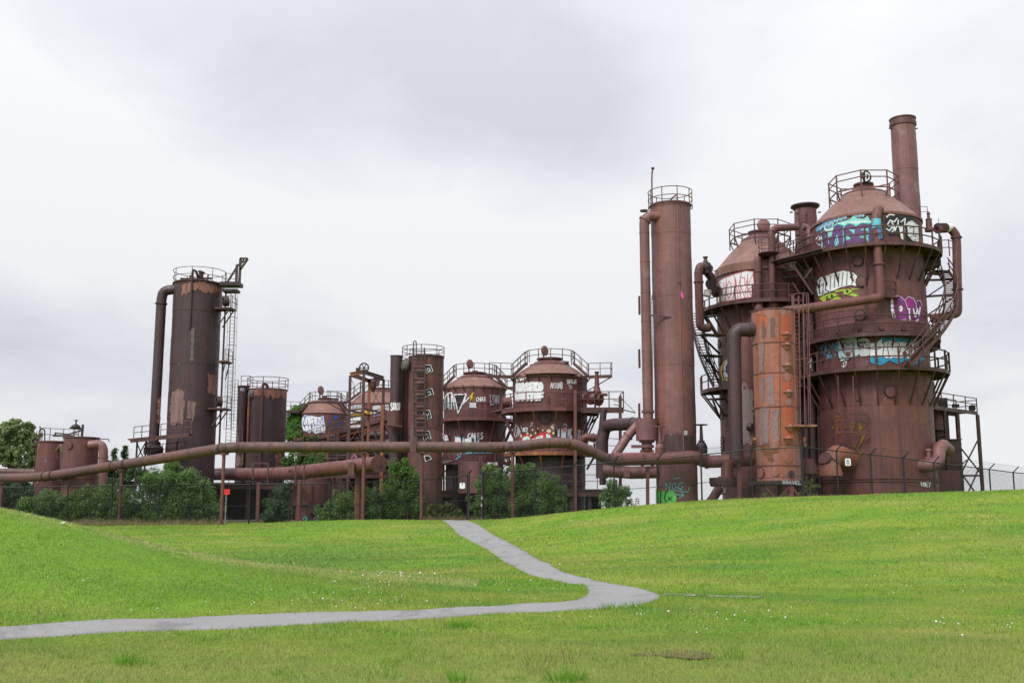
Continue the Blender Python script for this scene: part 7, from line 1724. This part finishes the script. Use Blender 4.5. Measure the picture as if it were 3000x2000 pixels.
# ================================================================== shrubs, trees, ivy
def leaf_mat(name, dark, mid, light, tip=None):
    m, n, l, b = new_mat(name)
    at = n.new("ShaderNodeAttribute"); at.attribute_name = 'tone'
    c = ramp(n, l, at.outputs['Fac'], [(0.0, dark), (0.5, mid), (0.9, light), (1.0, tip or light)])
    c = mixc(n, l, ramp(n, l, noise(n, l, wpos(n), .9, 4), [(.4, 0.0), (.65, .6)]), c, tuple(.8 * x for x in mid))
    l.new(c, b.inputs['Base Color']); b.inputs['Roughness'].default_value = .55; b.inputs['Specular IOR Level'].default_value = .35
    tr = n.new("ShaderNodeBsdfTranslucent"); l.new(c, tr.inputs['Color'])
    mx = n.new("ShaderNodeMixShader"); mx.inputs[0].default_value = .45
    l.new(b.outputs[0], mx.inputs[1]); l.new(tr.outputs[0], mx.inputs[2]); l.new(mx.outputs[0], n["Material Output"].inputs['Surface'])
    return m
LEAF_B = leaf_mat("bramble_leaf", (0.070, 0.150, 0.040), (0.150, 0.270, 0.075), (0.285, 0.410, 0.150), (0.50, 0.52, 0.42))
LEAF_G = leaf_mat("shrub_leaf", (0.058, 0.135, 0.028), (0.115, 0.235, 0.048), (0.205, 0.345, 0.082))
LEAF_T = leaf_mat("tree_leaf", (0.150, 0.215, 0.080), (0.250, 0.330, 0.125), (0.400, 0.470, 0.230))
LEAF_C = leaf_mat("conifer_leaf", (0.042, 0.088, 0.034), (0.078, 0.145, 0.056), (0.130, 0.205, 0.082))
LEAF_I = leaf_mat("ivy_leaf", (0.045, 0.145, 0.012), (0.090, 0.250, 0.022), (0.145, 0.340, 0.040))
LEAF_Y = leaf_mat("yellowing_leaf", (0.06, 0.09, 0.02), (0.13, 0.17, 0.045), (0.21, 0.22, 0.08))
BARK = rust("bark", (0.085, 0.062, 0.046), (0.060, 0.046, 0.036), (0.04, 0.03, 0.025), seed=8.0)
def leaves(name, pos, out, size, mat, rng, parent, loc, up=.5, narrow=.55, kind=None):
    """leaf-shaped faces at the given points, facing roughly outwards"""
    N = len(pos)
    nr = out + rng.normal(0, .65, (N, 3)); nr[:, 2] += up; nr /= np.linalg.norm(nr, axis=1)[:, None]
    t = rng.normal(0, 1, (N, 3)); t -= nr * (t * nr).sum(1)[:, None]; t /= np.linalg.norm(t, axis=1)[:, None]
    bt = np.cross(nr, t); s = size * rng.uniform(.6, 1.35, N)[:, None]
    v = np.stack([pos - t * s * .5, pos + bt * s * narrow * .5 - t * s * .05 + nr * s * .06, pos + t * s * .5, pos - bt * s * narrow * .5 - t * s * .05 + nr * s * .06], 1).reshape(-1, 3) - np.array(loc)
    f = np.arange(4 * N).reshape(N, 4)
    me = np_mesh(name, v, f, mat, smooth=False)
    tone = np.repeat(np.clip(rng.beta(2.2, 2.6, N), 0, 1), 4)
    at = me.attributes.new('tone', 'FLOAT', 'POINT'); at.data.foreach_set('value', tone.astype(np.float32))
    o = bpy.data.objects.new(name, me); COL.objects.link(o); o.parent = parent
    if kind: o['kind'] = kind
    return o
def shrub(name, label, cat, clumps, n, size, mat, seed, group=None, stems=True, sub=17, Yd=.9, up=.85, stem_mat=None, flat=1.0):
    """clumps: (photo x, y, distance, radius in photo pixels)"""
    rng = np.random.default_rng(seed); base = P(clumps[0][0], clumps[0][1], clumps[0][2]); gz = hz(base.x, base.y)
    th = Thing(name, label, cat, (base.x, base.y, gz), group)
    C, Rr = [], []
    for px, py, Yc, rp in clumps:
        p = P(px, py, Yc); r_ = 1.28 * rp * Yc / FPX
        for _ in range(sub):                    # each clump breaks into smaller sprays of leaves
            d = rng.normal(0, 1, 3); d /= np.linalg.norm(d); C.append(np.array(p) + d * r_ * rng.uniform(.25, .85) * np.array([1, Yd, 1])); Rr.append(r_ * rng.uniform(.18, .40))
    C, Rr = np.array(C), np.array(Rr); w = Rr ** 2 / (Rr ** 2).sum()
    k = rng.choice(len(C), n, p=w); d = rng.normal(0, 1, (n, 3)); d /= np.linalg.norm(d, axis=1)[:, None]
    pos = C[k] + d * (Rr[k] * rng.uniform(.35, 1.12, n) ** .6)[:, None] * np.array([1, Yd, flat])
    keep = pos[:, 2] > gz - .1; pos, d = pos[keep], d[keep]
    leaves('foliage', pos, d, size, mat, rng, th.o, th.loc, up)
    if stems:
        mb = MB()
        for j in range(0, len(C), max(1, len(C) // 14)):
            q = Vector(C[j]); b0 = Vector((base.x + (q.x - base.x) * .55 + rng.uniform(-.2, .2), base.y + (q.y - base.y) * .4, gz - .1))
            mb.sweep([b0, b0.lerp(q, .5) + Vector((rng.uniform(-.15, .15), rng.uniform(-.1, .1), .1)), q], [.035, .025, .01], 5)
        th.part('stem', mb, stem_mat or BARK)
    return th
GS = 'shrubs growing along the fence'
YB = 76.3
def cl(*a, Y=YB): return [(x, y, Y, r_) for x, y, r_ in a]
shrub('bramble_bush', 'low bramble mass at far left below the two squat tanks', 'bush', cl((150, 1490, 48), (100, 1490, 42), (190, 1470, 42), (140, 1470, 30), (75, 1515, 30), (220, 1500, 40), (120, 1520, 34), (180, 1520, 36), (232, 1460, 30), (60, 1495, 26)), 27550, .125, LEAF_B, 11, GS)
shrub('bramble_bush', 'dark bramble mass left of the first tall pipe post', 'bush', cl((300, 1490, 50), (260, 1470, 40), (330, 1470, 40), (350, 1500, 46), (275, 1510, 40), (310, 1520, 34), (240, 1520, 34), (345, 1440, 26), (380, 1515, 34), (300, 1455, 34)), 27550, .125, LEAF_B, 12, GS)
shrub('elder_shrub', 'tallest rounded shrub in front of the dark left tower', 'shrub', cl((505, 1460, 70), (508, 1385, 36), (470, 1412, 46), (540, 1412, 46), (438, 1452, 52), (578, 1452, 50), (505, 1365, 22), (500, 1420, 50), (412, 1490, 40), (595, 1495, 40), (455, 1505, 44), (545, 1505, 44), (392, 1460, 38), (618, 1490, 34), (505, 1500, 50), (445, 1425, 40), (565, 1425, 40), (525, 1440, 50), (410, 1515, 36), (600, 1465, 34), (580, 1515, 36)), 60900, .125, LEAF_B, 13, GS)
shrub('weeping_shrub', 'drooping dark green shrub leaning between the pipe posts', 'shrub', cl((822, 1452, 26), (835, 1432, 18), (812, 1475, 32), (800, 1500, 34), (828, 1500, 28), (788, 1515, 22), Y=77.5), 9000, .13, LEAF_C, 14, GS)
shrub('bramble_bush', 'bramble patch below the capped pipe end', 'bush', cl((1045, 1470, 50), (1000, 1482, 40), (960, 1500, 30), (1085, 1468, 40), (1110, 1490, 36), (985, 1512, 28), (1040, 1510, 36), (1075, 1508, 30), (1025, 1460, 24)), 21750, .125, LEAF_B, 15, GS)
shrub('elder_shrub', 'leafy shrub climbing left of the twin columns', 'shrub', cl((1175, 1440, 44), (1188, 1368, 28), (1165, 1395, 38), (1205, 1400, 34), (1150, 1425, 36), (1205, 1450, 38), (1150, 1470, 40), (1190, 1490, 40), (1135, 1505, 32), (1225, 1505, 30), Y=77), 18000, .15, LEAF_G, 16, GS)
shrub('bramble_bush', 'low scrub just left of the gate', 'bush', cl((1300, 1502, 24), (1275, 1508, 20), (1325, 1500, 22), (1345, 1512, 16), (1262, 1488, 14), (1310, 1480, 14), Y=74.5), 6000, .14, LEAF_Y, 17, GS)
shrub('elder_shrub', 'dense shrub immediately right of the gate', 'shrub', cl((1445, 1445, 48), (1455, 1398, 38), (1490, 1400, 30), (1425, 1425, 32), (1480, 1430, 36), (1405, 1465, 30), (1430, 1490, 36), (1475, 1485, 36), (1440, 1375, 16), (1400, 1498, 22), Y=74), 24650, .125, LEAF_B, 18, GS)
shrub('elder_shrub', 'broad leafy shrub in front of the nearest domed tank', 'shrub', cl((1560, 1440, 56), (1520, 1385, 30), (1555, 1392, 34), (1595, 1410, 36), (1515, 1425, 36), (1610, 1445, 34), (1635, 1440, 22), (1530, 1475, 44), (1580, 1480, 42), (1625, 1480, 32), (1650, 1475, 18), Y=73), 34800, .125, LEAF_B, 19, GS)
shrub('round_shrub', 'small round shrub alone against the sky under the header pipes', 'shrub', cl((1805, 1450, 32), (1790, 1432, 24), (1820, 1440, 24), (1778, 1455, 24), (1835, 1455, 20), (1800, 1470, 26), (1842, 1470, 14), Y=72), 8000, .12, LEAF_B, 20, GS)
shrub('climbing_shrub', 'bright shrub below the overhead pipe in front of the ivy tank', 'shrub', cl((880, 1350, 26), (850, 1345, 22), (912, 1352, 24), (940, 1350, 18), (840, 1365, 18), (900, 1335, 18), (860, 1375, 18), Y=92), 9000, .17, LEAF_G, 21)
shrub('roof_shrub', 'yellowish shrub on the gallery of the ivy tank', 'shrub', cl((912, 1290, 16), (895, 1284, 12), (935, 1292, 13), (956, 1292, 9), (925, 1282, 8), Y=109), 3500, .16, LEAF_Y, 22, stems=False)
# thin vines at the foot of the largest tank
shrub('vine_clump', 'thin vine stems beside the foot of the orange vessel', 'vine', cl((2375, 1425, 16), (2368, 1405, 10), (2395, 1420, 10), (2380, 1440, 16), (2350, 1445, 10), (2300, 1448, 9), (2245, 1450, 9), Y=66.5), 420, .15, LEAF_Y, 23, sub=6)
# ivy sheet on the far tank
rng = np.random.default_rng(5)
ivc = (PX(951, 1240, 116.0), 116.0); ivR = (PX(1018, 1240, 116.0) - PX(884, 1240, 116.0)) / 2
th = Thing('ivy', 'bright green ivy hanging over the left side of the far domed tank', 'ivy', P(870, 1285, 114))
N = 12000
cen = [P(866, 1235, 116), P(856, 1260, 115.6), P(874, 1212, 116), P(888, 1196, 116), P(860, 1220, 116), P(848, 1275, 115), P(872, 1262, 115.4), P(898, 1196, 115.6), P(866, 1200, 116.4), P(872, 1276, 114.8), P(868, 1246, 115.4), P(845, 1250, 116)]
rr_ = np.array([1.0, .9, .9, .6, .9, .8, .9, .5, .6, .7, .9, .7]); C = np.array([tuple(v) for v in cen])
k = rng.choice(len(C), N, p=rr_ ** 2 / (rr_ ** 2).sum()); d = rng.normal(0, 1, (N, 3)); d /= np.linalg.norm(d, axis=1)[:, None]
leaves('foliage', C[k] + d * (rr_[k] * rng.uniform(.5, 1.05, N))[:, None], d + np.array([-.3, -.5, .3]), .20, LEAF_I, rng, th.o, th.loc)
mb = MB()
for v in cen[::2]: mb.sweep([(v.x + .2, v.y + .3, .5), (v.x + .3, v.y + .2, v.z * .6), v], [.06, .04, .02], 5)
th.part('stem', mb, BARK)

def tree(label, px, pyb, Y, crown, n, size, mat, seed, trunk_r=.22, cat='tree', name='broadleaf_tree', group='trees at the far left', sub=26):
    rng = np.random.default_rng(seed); b0 = P(px, pyb, Y); gz = PLATEAU
    th = Thing(name, label, cat, (b0.x, Y, gz), group)
    C, Rr = [], []
    for x, y, rp in crown:
        p = P(x, y, Y); r_ = rp * Y / FPX
        for _ in range(sub):
            d = rng.normal(0, 1, 3); d /= np.linalg.norm(d); C.append(np.array(p) + d * r_ * rng.uniform(.2, .9)); Rr.append(r_ * rng.uniform(.14, .32))
    C, Rr = np.array(C), np.array(Rr)
    k = rng.choice(len(C), n, p=Rr ** 2 / (Rr ** 2).sum()); d = rng.normal(0, 1, (n, 3)); d /= np.linalg.norm(d, axis=1)[:, None]
    leaves('crown', C[k] + d * (Rr[k] * rng.uniform(.3, 1.15, n) ** .6)[:, None], d, size, mat, rng, th.o, th.loc)
    top = C[:, 2].max(); mb = MB()
    mb.sweep([(b0.x, Y, gz - .2), (b0.x + .1, Y, gz + (top - gz) * .3), (b0.x - .1, Y, gz + (top - gz) * .6), (b0.x, Y, top - .5)], [trunk_r, trunk_r * .8, trunk_r * .5, .04], 9)
    for j in range(0, len(C), max(1, len(C) // 16)):
        q = Vector(C[j]); a_ = Vector((b0.x, Y, gz + (q.z - gz) * .55)); mb.sweep([a_, a_.lerp(q, .5) + Vector((0, 0, .3)), q], [trunk_r * .35, trunk_r * .2, .02], 5)
    th.part('trunk', mb, BARK)
    return th
tree('pale leafy tree at the left edge, tallest there', 35, 1480, 108, [(42, 1255, 34), (15, 1275, 40), (62, 1296, 38), (80, 1260, 24), (20, 1330, 40), (70, 1275, 26), (0, 1320, 40), (45, 1345, 40)], 22000, .24, LEAF_T, 31)
tree('rounder leafy tree right of the pale tree, behind the squat tanks', 95, 1480, 112, [(98, 1280, 24), (85, 1300, 28), (105, 1310, 26), (95, 1340, 30), (110, 1360, 30)], 14000, .22, LEAF_T, 32)
def conifer(label, px, ptop, pbot, Y, wpx, seed, n=6000, size=.26):
    rng = np.random.default_rng(seed); b0 = P(px, pbot, Y); top = PZ(ptop, Y); gz = PLATEAU; H = top - gz
    th = Thing('conifer_tree', label, 'conifer', (b0.x, Y, gz), 'trees at the far left')
    th.part('trunk', MB().sweep([(b0.x, Y, gz - .2), (b0.x, Y, top)], [.22, .03], 8), BARK)
    Wm = wpx * Y / FPX; P_, O_ = [], []
    m = 60; bm = MB()
    for i in range(m):
        f = (i + .5) / m; L = Wm * (1 - f) ** .8 * rng.uniform(.65, 1.15) + .12; a = rng.uniform(0, 2 * math.pi); z = gz + H * (.05 + .95 * f)
        tip = Vector((b0.x + L * math.cos(a), Y + L * math.sin(a), z - L * .18)); bm.sweep([(b0.x, Y, z), tip], [.03, .008], 4)
        kk = int(n / m); t = rng.uniform(.1, 1.05, kk); q = np.array((b0.x, Y, z)) + (np.array(tip) - np.array((b0.x, Y, z))) * t[:, None] + rng.normal(0, .10 + .05 * L, (kk, 3)) * np.array([1, 1, .7])
        P_.append(q); O_.append(np.tile([math.cos(a) * .4, math.sin(a) * .4, .5], (kk, 1)))
    leaves('crown', np.concatenate(P_), np.concatenate(O_), size, LEAF_C, rng, th.o, th.loc, narrow=.3)
    th.part('branch', bm, BARK)
conifer('dark conifer between the leafy trees and the squat tanks', 64, 1362, 1470, 98, 40, 41, 9000)
conifer('dark conifer at the very left edge', 8, 1385, 1470, 96, 40, 42, 9000)
conifer('small dark conifer right of the elbow pipe, taller of two', 358, 1306, 1450, 118, 24, 43)
conifer('small dark conifer right of the elbow pipe, shorter of two', 328, 1314, 1450, 116, 22, 44)
tree('low hedge tree filling the gap behind the squat tanks', 330, 1480, 100, [(330, 1370, 30), (300, 1390, 34), (380, 1380, 30), (360, 1400, 40), (420, 1395, 34), (300, 1430, 40), (380, 1430, 40), (450, 1400, 30), (110, 1440, 40), (60, 1450, 40), (20, 1440, 40)], 22000, .22, LEAF_C, 33, .15, 'tree', 'hedge_tree')
tree('grey green thicket at the left edge behind the fence', 20, 1490, 84, [(20, 1450, 34), (60, 1460, 30), (-10, 1470, 40), (45, 1490, 30)], 9000, .16, LEAF_C, 34, .1, 'thicket', 'thicket')
# far treeline beyond the site, one mass
rng = np.random.default_rng(77); N = 9000
X = rng.uniform(-130, 120, N); hgt = 2.2 + 1.4 * np.sin(X * .13) + 1.0 * np.sin(X * .31 + 1)
pos = np.c_[X, 180 + rng.uniform(0, 6, N), .3 + rng.uniform(0, 1, N) ** .7 * np.where(X < -5, hgt, .4)]
tl = bpy.data.objects.new('far_treeline', None); COL.objects.link(tl); tl['kind'] = 'stuff'; tl['label'] = 'far strip of dark trees beyond the plant'; tl['category'] = 'treeline'
leaves('treeline_foliage', pos, np.tile([0, -1, .3], (N, 1)).astype(float), .9, LEAF_C, rng, tl, (0, 0, 0), kind='stuff')

# ================================================================== turf blades, clover, weeds
m, n, l, b = new_mat("grass_blade")
at = n.new("ShaderNodeAttribute"); at.attribute_name = 'tone'
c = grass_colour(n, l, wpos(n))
c = mixc(n, l, ramp(n, l, at.outputs['Fac'], [(0.0, 0.5), (0.32, 0.0)]), c, (0.095, 0.150, 0.020))
c = mixc(n, l, ramp(n, l, at.outputs['Fac'], [(0.62, 0.0), (0.98, 0.7)]), c, (0.48, 0.51, 0.21))
l.new(c, b.inputs['Base Color']); b.inputs['Roughness'].default_value = .6; b.inputs['Specular IOR Level'].default_value = .25
g_ = n.new("ShaderNodeNewGeometry"); va = n.new("ShaderNodeVectorMath"); va.operation = 'MULTIPLY_ADD'
va.inputs[1].default_value = (.45, .45, .45); va.inputs[2].default_value = (0, 0, 1.0); l.new(g_.outputs['Normal'], va.inputs[0])
vn = n.new("ShaderNodeVectorMath"); vn.operation = 'NORMALIZE'; l.new(va.outputs[0], vn.inputs[0]); l.new(vn.outputs[0], b.inputs['Normal'])
tr = n.new("ShaderNodeBsdfTranslucent"); l.new(c, tr.inputs['Color']); mx = n.new("ShaderNodeMixShader"); mx.inputs[0].default_value = .25
l.new(b.outputs[0], mx.inputs[1]); l.new(tr.outputs[0], mx.inputs[2]); l.new(mx.outputs[0], n["Material Output"].inputs['Surface'])
BLADE = m
rng = np.random.default_rng(2024)
def vnoise(x, y, s, seed):
    """cheap smooth value noise for clumping"""
    r_ = np.random.default_rng(seed).random((64, 64)); u, v = x / s, y / s
    i, j = np.floor(u).astype(int), np.floor(v).astype(int); fu, fv = _ss(u - i), _ss(v - j)
    g = lambda a, b_: r_[a % 64, b_ % 64]
    return (g(i, j) * (1 - fu) + g(i + 1, j) * fu) * (1 - fv) + (g(i, j + 1) * (1 - fu) + g(i + 1, j + 1) * fu) * fv
PAD = 5.0       # metres of turf beyond the view on either side
def scatter(y0, y1, dens, margin=1.06):
    """points on the lawn inside a wedge in front of the viewer"""
    half = 1500 / FPX * margin; N = int((half * (y1 * y1 - y0 * y0) + 2 * PAD * (y1 - y0)) * dens)
    f = rng.random(N); A, B = half, 2 * PAD      # area grows as A y^2 + B y
    y = (-B + np.sqrt(B * B + 4 * A * (A * y0 * y0 + B * y0 + f * (A * (y1 * y1 - y0 * y0) + B * (y1 - y0))))) / (2 * A)
    x = rng.uniform(-1, 1, N) * (half * y + PAD); return x, y
V, T, OFF = [], [], 0
for (y0, y1, dens, h, w) in ((6.5, 9, 1800, .046, .007), (9, 15, 3300, .046, .0057), (15, 24, 1350, .048, .0095), (24, 40, 400, .052, .017), (40, 70, 105, .060, .034)):
    x, y = scatter(y0, y1, dens)
    ok = ~in_path(x, y); x, y = x[ok], y[ok]
    cl_ = vnoise(x + 200, y + 200, .55, 1) * .6 + vnoise(x + 200, y + 200, .17, 2) * .4
    lush = vnoise(x + 200, y + 200, 2.6, 3)
    N = len(x); z = gheight(x, y) - .008
    hh = h * (.5 + .9 * cl_) * (.75 + .5 * lush) * rng.uniform(.6, 1.4, N)
    a = rng.uniform(0, 2 * math.pi, N); lean = rng.uniform(.1, .75, N) * hh; la = rng.uniform(0, 2 * math.pi, N)
    ca, sa = np.cos(a) * w / 2, np.sin(a) * w / 2
    p0 = np.c_[x - ca, y - sa, z]; p1 = np.c_[x + ca, y + sa, z]; p2 = np.c_[x + lean * np.cos(la), y + lean * np.sin(la), z + hh]
    V.append(np.stack([p0, p1, p2], 1).reshape(-1, 3)); T.append(np.repeat(np.clip(rng.normal(.47, .26, N) + .25 * (cl_ - .5), 0, 1), 3))
V = np.concatenate(V); T = np.concatenate(T)
me = np_mesh('grass', V, np.arange(len(V)).reshape(-1, 3), BLADE, smooth=False)
at = me.attributes.new('tone', 'FLOAT', 'POINT'); at.data.foreach_set('value', T.astype(np.float32))
o = bpy.data.objects.new('grass', me); COL.objects.link(o); o['kind'] = 'stuff'; o['label'] = 'short mown grass covering the lawn'; o['category'] = 'grass'

# broad-leaved weeds, clover flowers, long dry stalks
def tufts(name, label, cat, spots, mat, per, hgt, wid, seed, tone=(.2, .7)):
    r_ = np.random.default_rng(seed); V, T = [], []
    for (x, y, s) in spots:
        k = per; xx = x + r_.normal(0, .08 * s, k); yy = y + r_.normal(0, .08 * s, k); z = gheight(xx, yy)
        hh = hgt * s * r_.uniform(.5, 1.2, k); a = r_.uniform(0, 6.28, k); la = np.arctan2(yy - y, xx - x) + r_.normal(0, .5, k); ln = hh * r_.uniform(.2, .9, k)
        ca, sa = np.cos(a) * wid / 2, np.sin(a) * wid / 2
        V.append(np.stack([np.c_[xx - ca, yy - sa, z - .01], np.c_[xx + ca, yy + sa, z - .01], np.c_[xx + ln * np.cos(la), yy + ln * np.sin(la), z + hh]], 1).reshape(-1, 3)); T.append(np.repeat(r_.uniform(*tone, k), 3))
    V, T = np.concatenate(V), np.concatenate(T)
    me = np_mesh(name, V, np.arange(len(V)).reshape(-1, 3), mat, smooth=False); at = me.attributes.new('tone', 'FLOAT', 'POINT'); at.data.foreach_set('value', T.astype(np.float32))
    o = bpy.data.objects.new(name, me); COL.objects.link(o); o['kind'] = 'stuff'; o['label'] = label; o['category'] = cat
x, y = scatter(9, 26, .6); ok = ~in_path(x, y); LUSH = leaf_mat("lush_weed", (0.07, 0.17, 0.012), (0.14, 0.33, 0.022), (0.22, 0.44, 0.05))
tufts('weed_tufts', 'lush green weed tufts scattered through the lawn', 'weeds', list(zip(x[ok], y[ok], rng.uniform(.6, 1.7, ok.sum()))), LUSH, 30, .062, .012, 9)
sp = [ground_hit(*q) for q in ((1680, 1990), (1655, 1995), (1350, 1835), (1365, 1838), (1340, 1838), (1360, 1995), (390, 1945), (380, 1940), (2150, 1930), (1780, 1786), (1810, 1785), (1862, 1778))]
tufts('tall_tufts', 'taller coarse grass tufts near the path edge and foreground', 'grass', [(q.x, q.y, 1.1) for q in sp], LUSH, 60, .13, .012, 10)
# ragged turf lip along both edges of the path
ed = []
for S in (SL, SR):
    for a_, b_ in zip(S[:-1], S[1:]):
        for k in range(max(1, int((b_ - a_).length / .07))):
            q = a_.lerp(b_, rng.random()); ed.append((q.x + rng.normal(0, .05), q.y + rng.normal(0, .05), rng.uniform(.5, 1.15)))
tufts('path_edge_grass', 'ragged grass lip along the path edges', 'grass', ed, BLADE, 7, .055, .011, 12, (.15, .8))
DRY = leaf_mat("dry_grass", (0.14, 0.11, 0.05), (0.25, 0.20, 0.10), (0.36, 0.30, 0.17))
dr = []
for k in range(420):
    px = rng.choice([rng.uniform(150, 480), rng.uniform(480, 660), rng.uniform(1240, 1400)], p=[.5, .2, .3]); yy = rng.uniform(70.8, 73.5); dr.append((PX(px, 1530, yy), yy, rng.uniform(.6, 1.6)))
for k in range(420):
    t_ = rng.random() * 8; i_ = int(t_) + 3; fp_ = ft2[min(i_, len(ft2) - 2)].lerp(ft2[min(i_ + 1, len(ft2) - 1)], t_ - int(t_)); dr.append((fp_.x, fp_.y + rng.uniform(-.8, .6), rng.uniform(.4, 1.3)))
tufts('long_dry_grass', 'long dry grass along the foot of the fence', 'grass', dr, DRY, 12, .36, .022, 13, (.2, .9))
st = []
for k in range(24):
    q = ground_hit(rng.uniform(1540, 1700), rng.uniform(1920, 1995)); st.append((q.x, q.y, rng.uniform(.7, 1.2)))
tufts('seed_stalks', 'thin reddish seed stalks in the foreground turf', 'grass', st, leaf_mat("seed_stalk", (0.12, 0.05, 0.03), (0.2, 0.1, 0.06), (0.28, 0.17, 0.1)), 2, .24, .007, 14)
bm_ = MB(); bare = []
for (px, py, s) in ((1960, 1915, .5), (1985, 1918, .4), (2015, 1925, .35)):
    q = ground_hit(px, py); vs_ = []
    for k in range(14):
        t = 2 * math.pi * k / 14; rr_ = s * rng.uniform(.6, 1.1); vs_.append((q.x + rr_ * math.cos(t), q.y + .7 * rr_ * math.sin(t), float(gheight(np.array([q.x + rr_ * math.cos(t)]), np.array([q.y + .7 * rr_ * math.sin(t)]))[0]) + .016 + .004 * len(bare)))
    bm_.add(vs_, [tuple(range(14))]); bare.append(q)
o = single('bare_soil', bm_, plain('bare_soil', (0.10, 0.062, 0.038), .95, .4, 12), 'patch of bare brown soil in the foreground lawn', 'soil', tuple(bare[0]), kind='stuff', smooth=False)
# clover heads: drifts of small white balls
x, y = scatter(9, 40, 60); d_ = vnoise(x + 300, y + 100, 3.2, 5) * .65 + vnoise(x + 300, y + 100, .9, 6) * .35
px_ = 1500 + FPX * x / y
left = (x < -2) & (y > 15) & (y < 30); mid = (np.abs(px_ - 1300) < 900) & (y > 25) & (y < 33); right = (x > 2) & (y > 12) & (y < 19)
prob = .18 * np.clip((d_ - .45) * 2.6, 0, 1) * (.10 + .9 * left + .0 * mid + .6 * right)
ok = (rng.random(len(x)) < prob) & ~in_path(x, y); x, y = x[ok], y[ok]; N = len(x)
z = gheight(x, y) + rng.uniform(.05, .085, N); r_ = rng.gamma(5.0, .0015, N) * (1 + .02 * y)
oc = np.array([(1, 0, 0), (-1, 0, 0), (0, 1, 0), (0, -1, 0), (0, 0, 1), (0, 0, -1)], float)
V = (np.c_[x, y, z][:, None, :] + oc[None] * r_[:, None, None]).reshape(-1, 3)
fc = np.array([(0, 2, 4), (2, 1, 4), (1, 3, 4), (3, 0, 4), (2, 0, 5), (1, 2, 5), (3, 1, 5), (0, 3, 5)])
F_ = (np.arange(N)[:, None, None] * 6 + fc[None]).reshape(-1, 3)
o = np_obj('clover_flowers', V, F_, plain('clover_white', (0.72, 0.70, 0.64), .8, .15, 30), 'stuff', label='small white clover heads dotted over the lawn'); o['category'] = 'flowers'
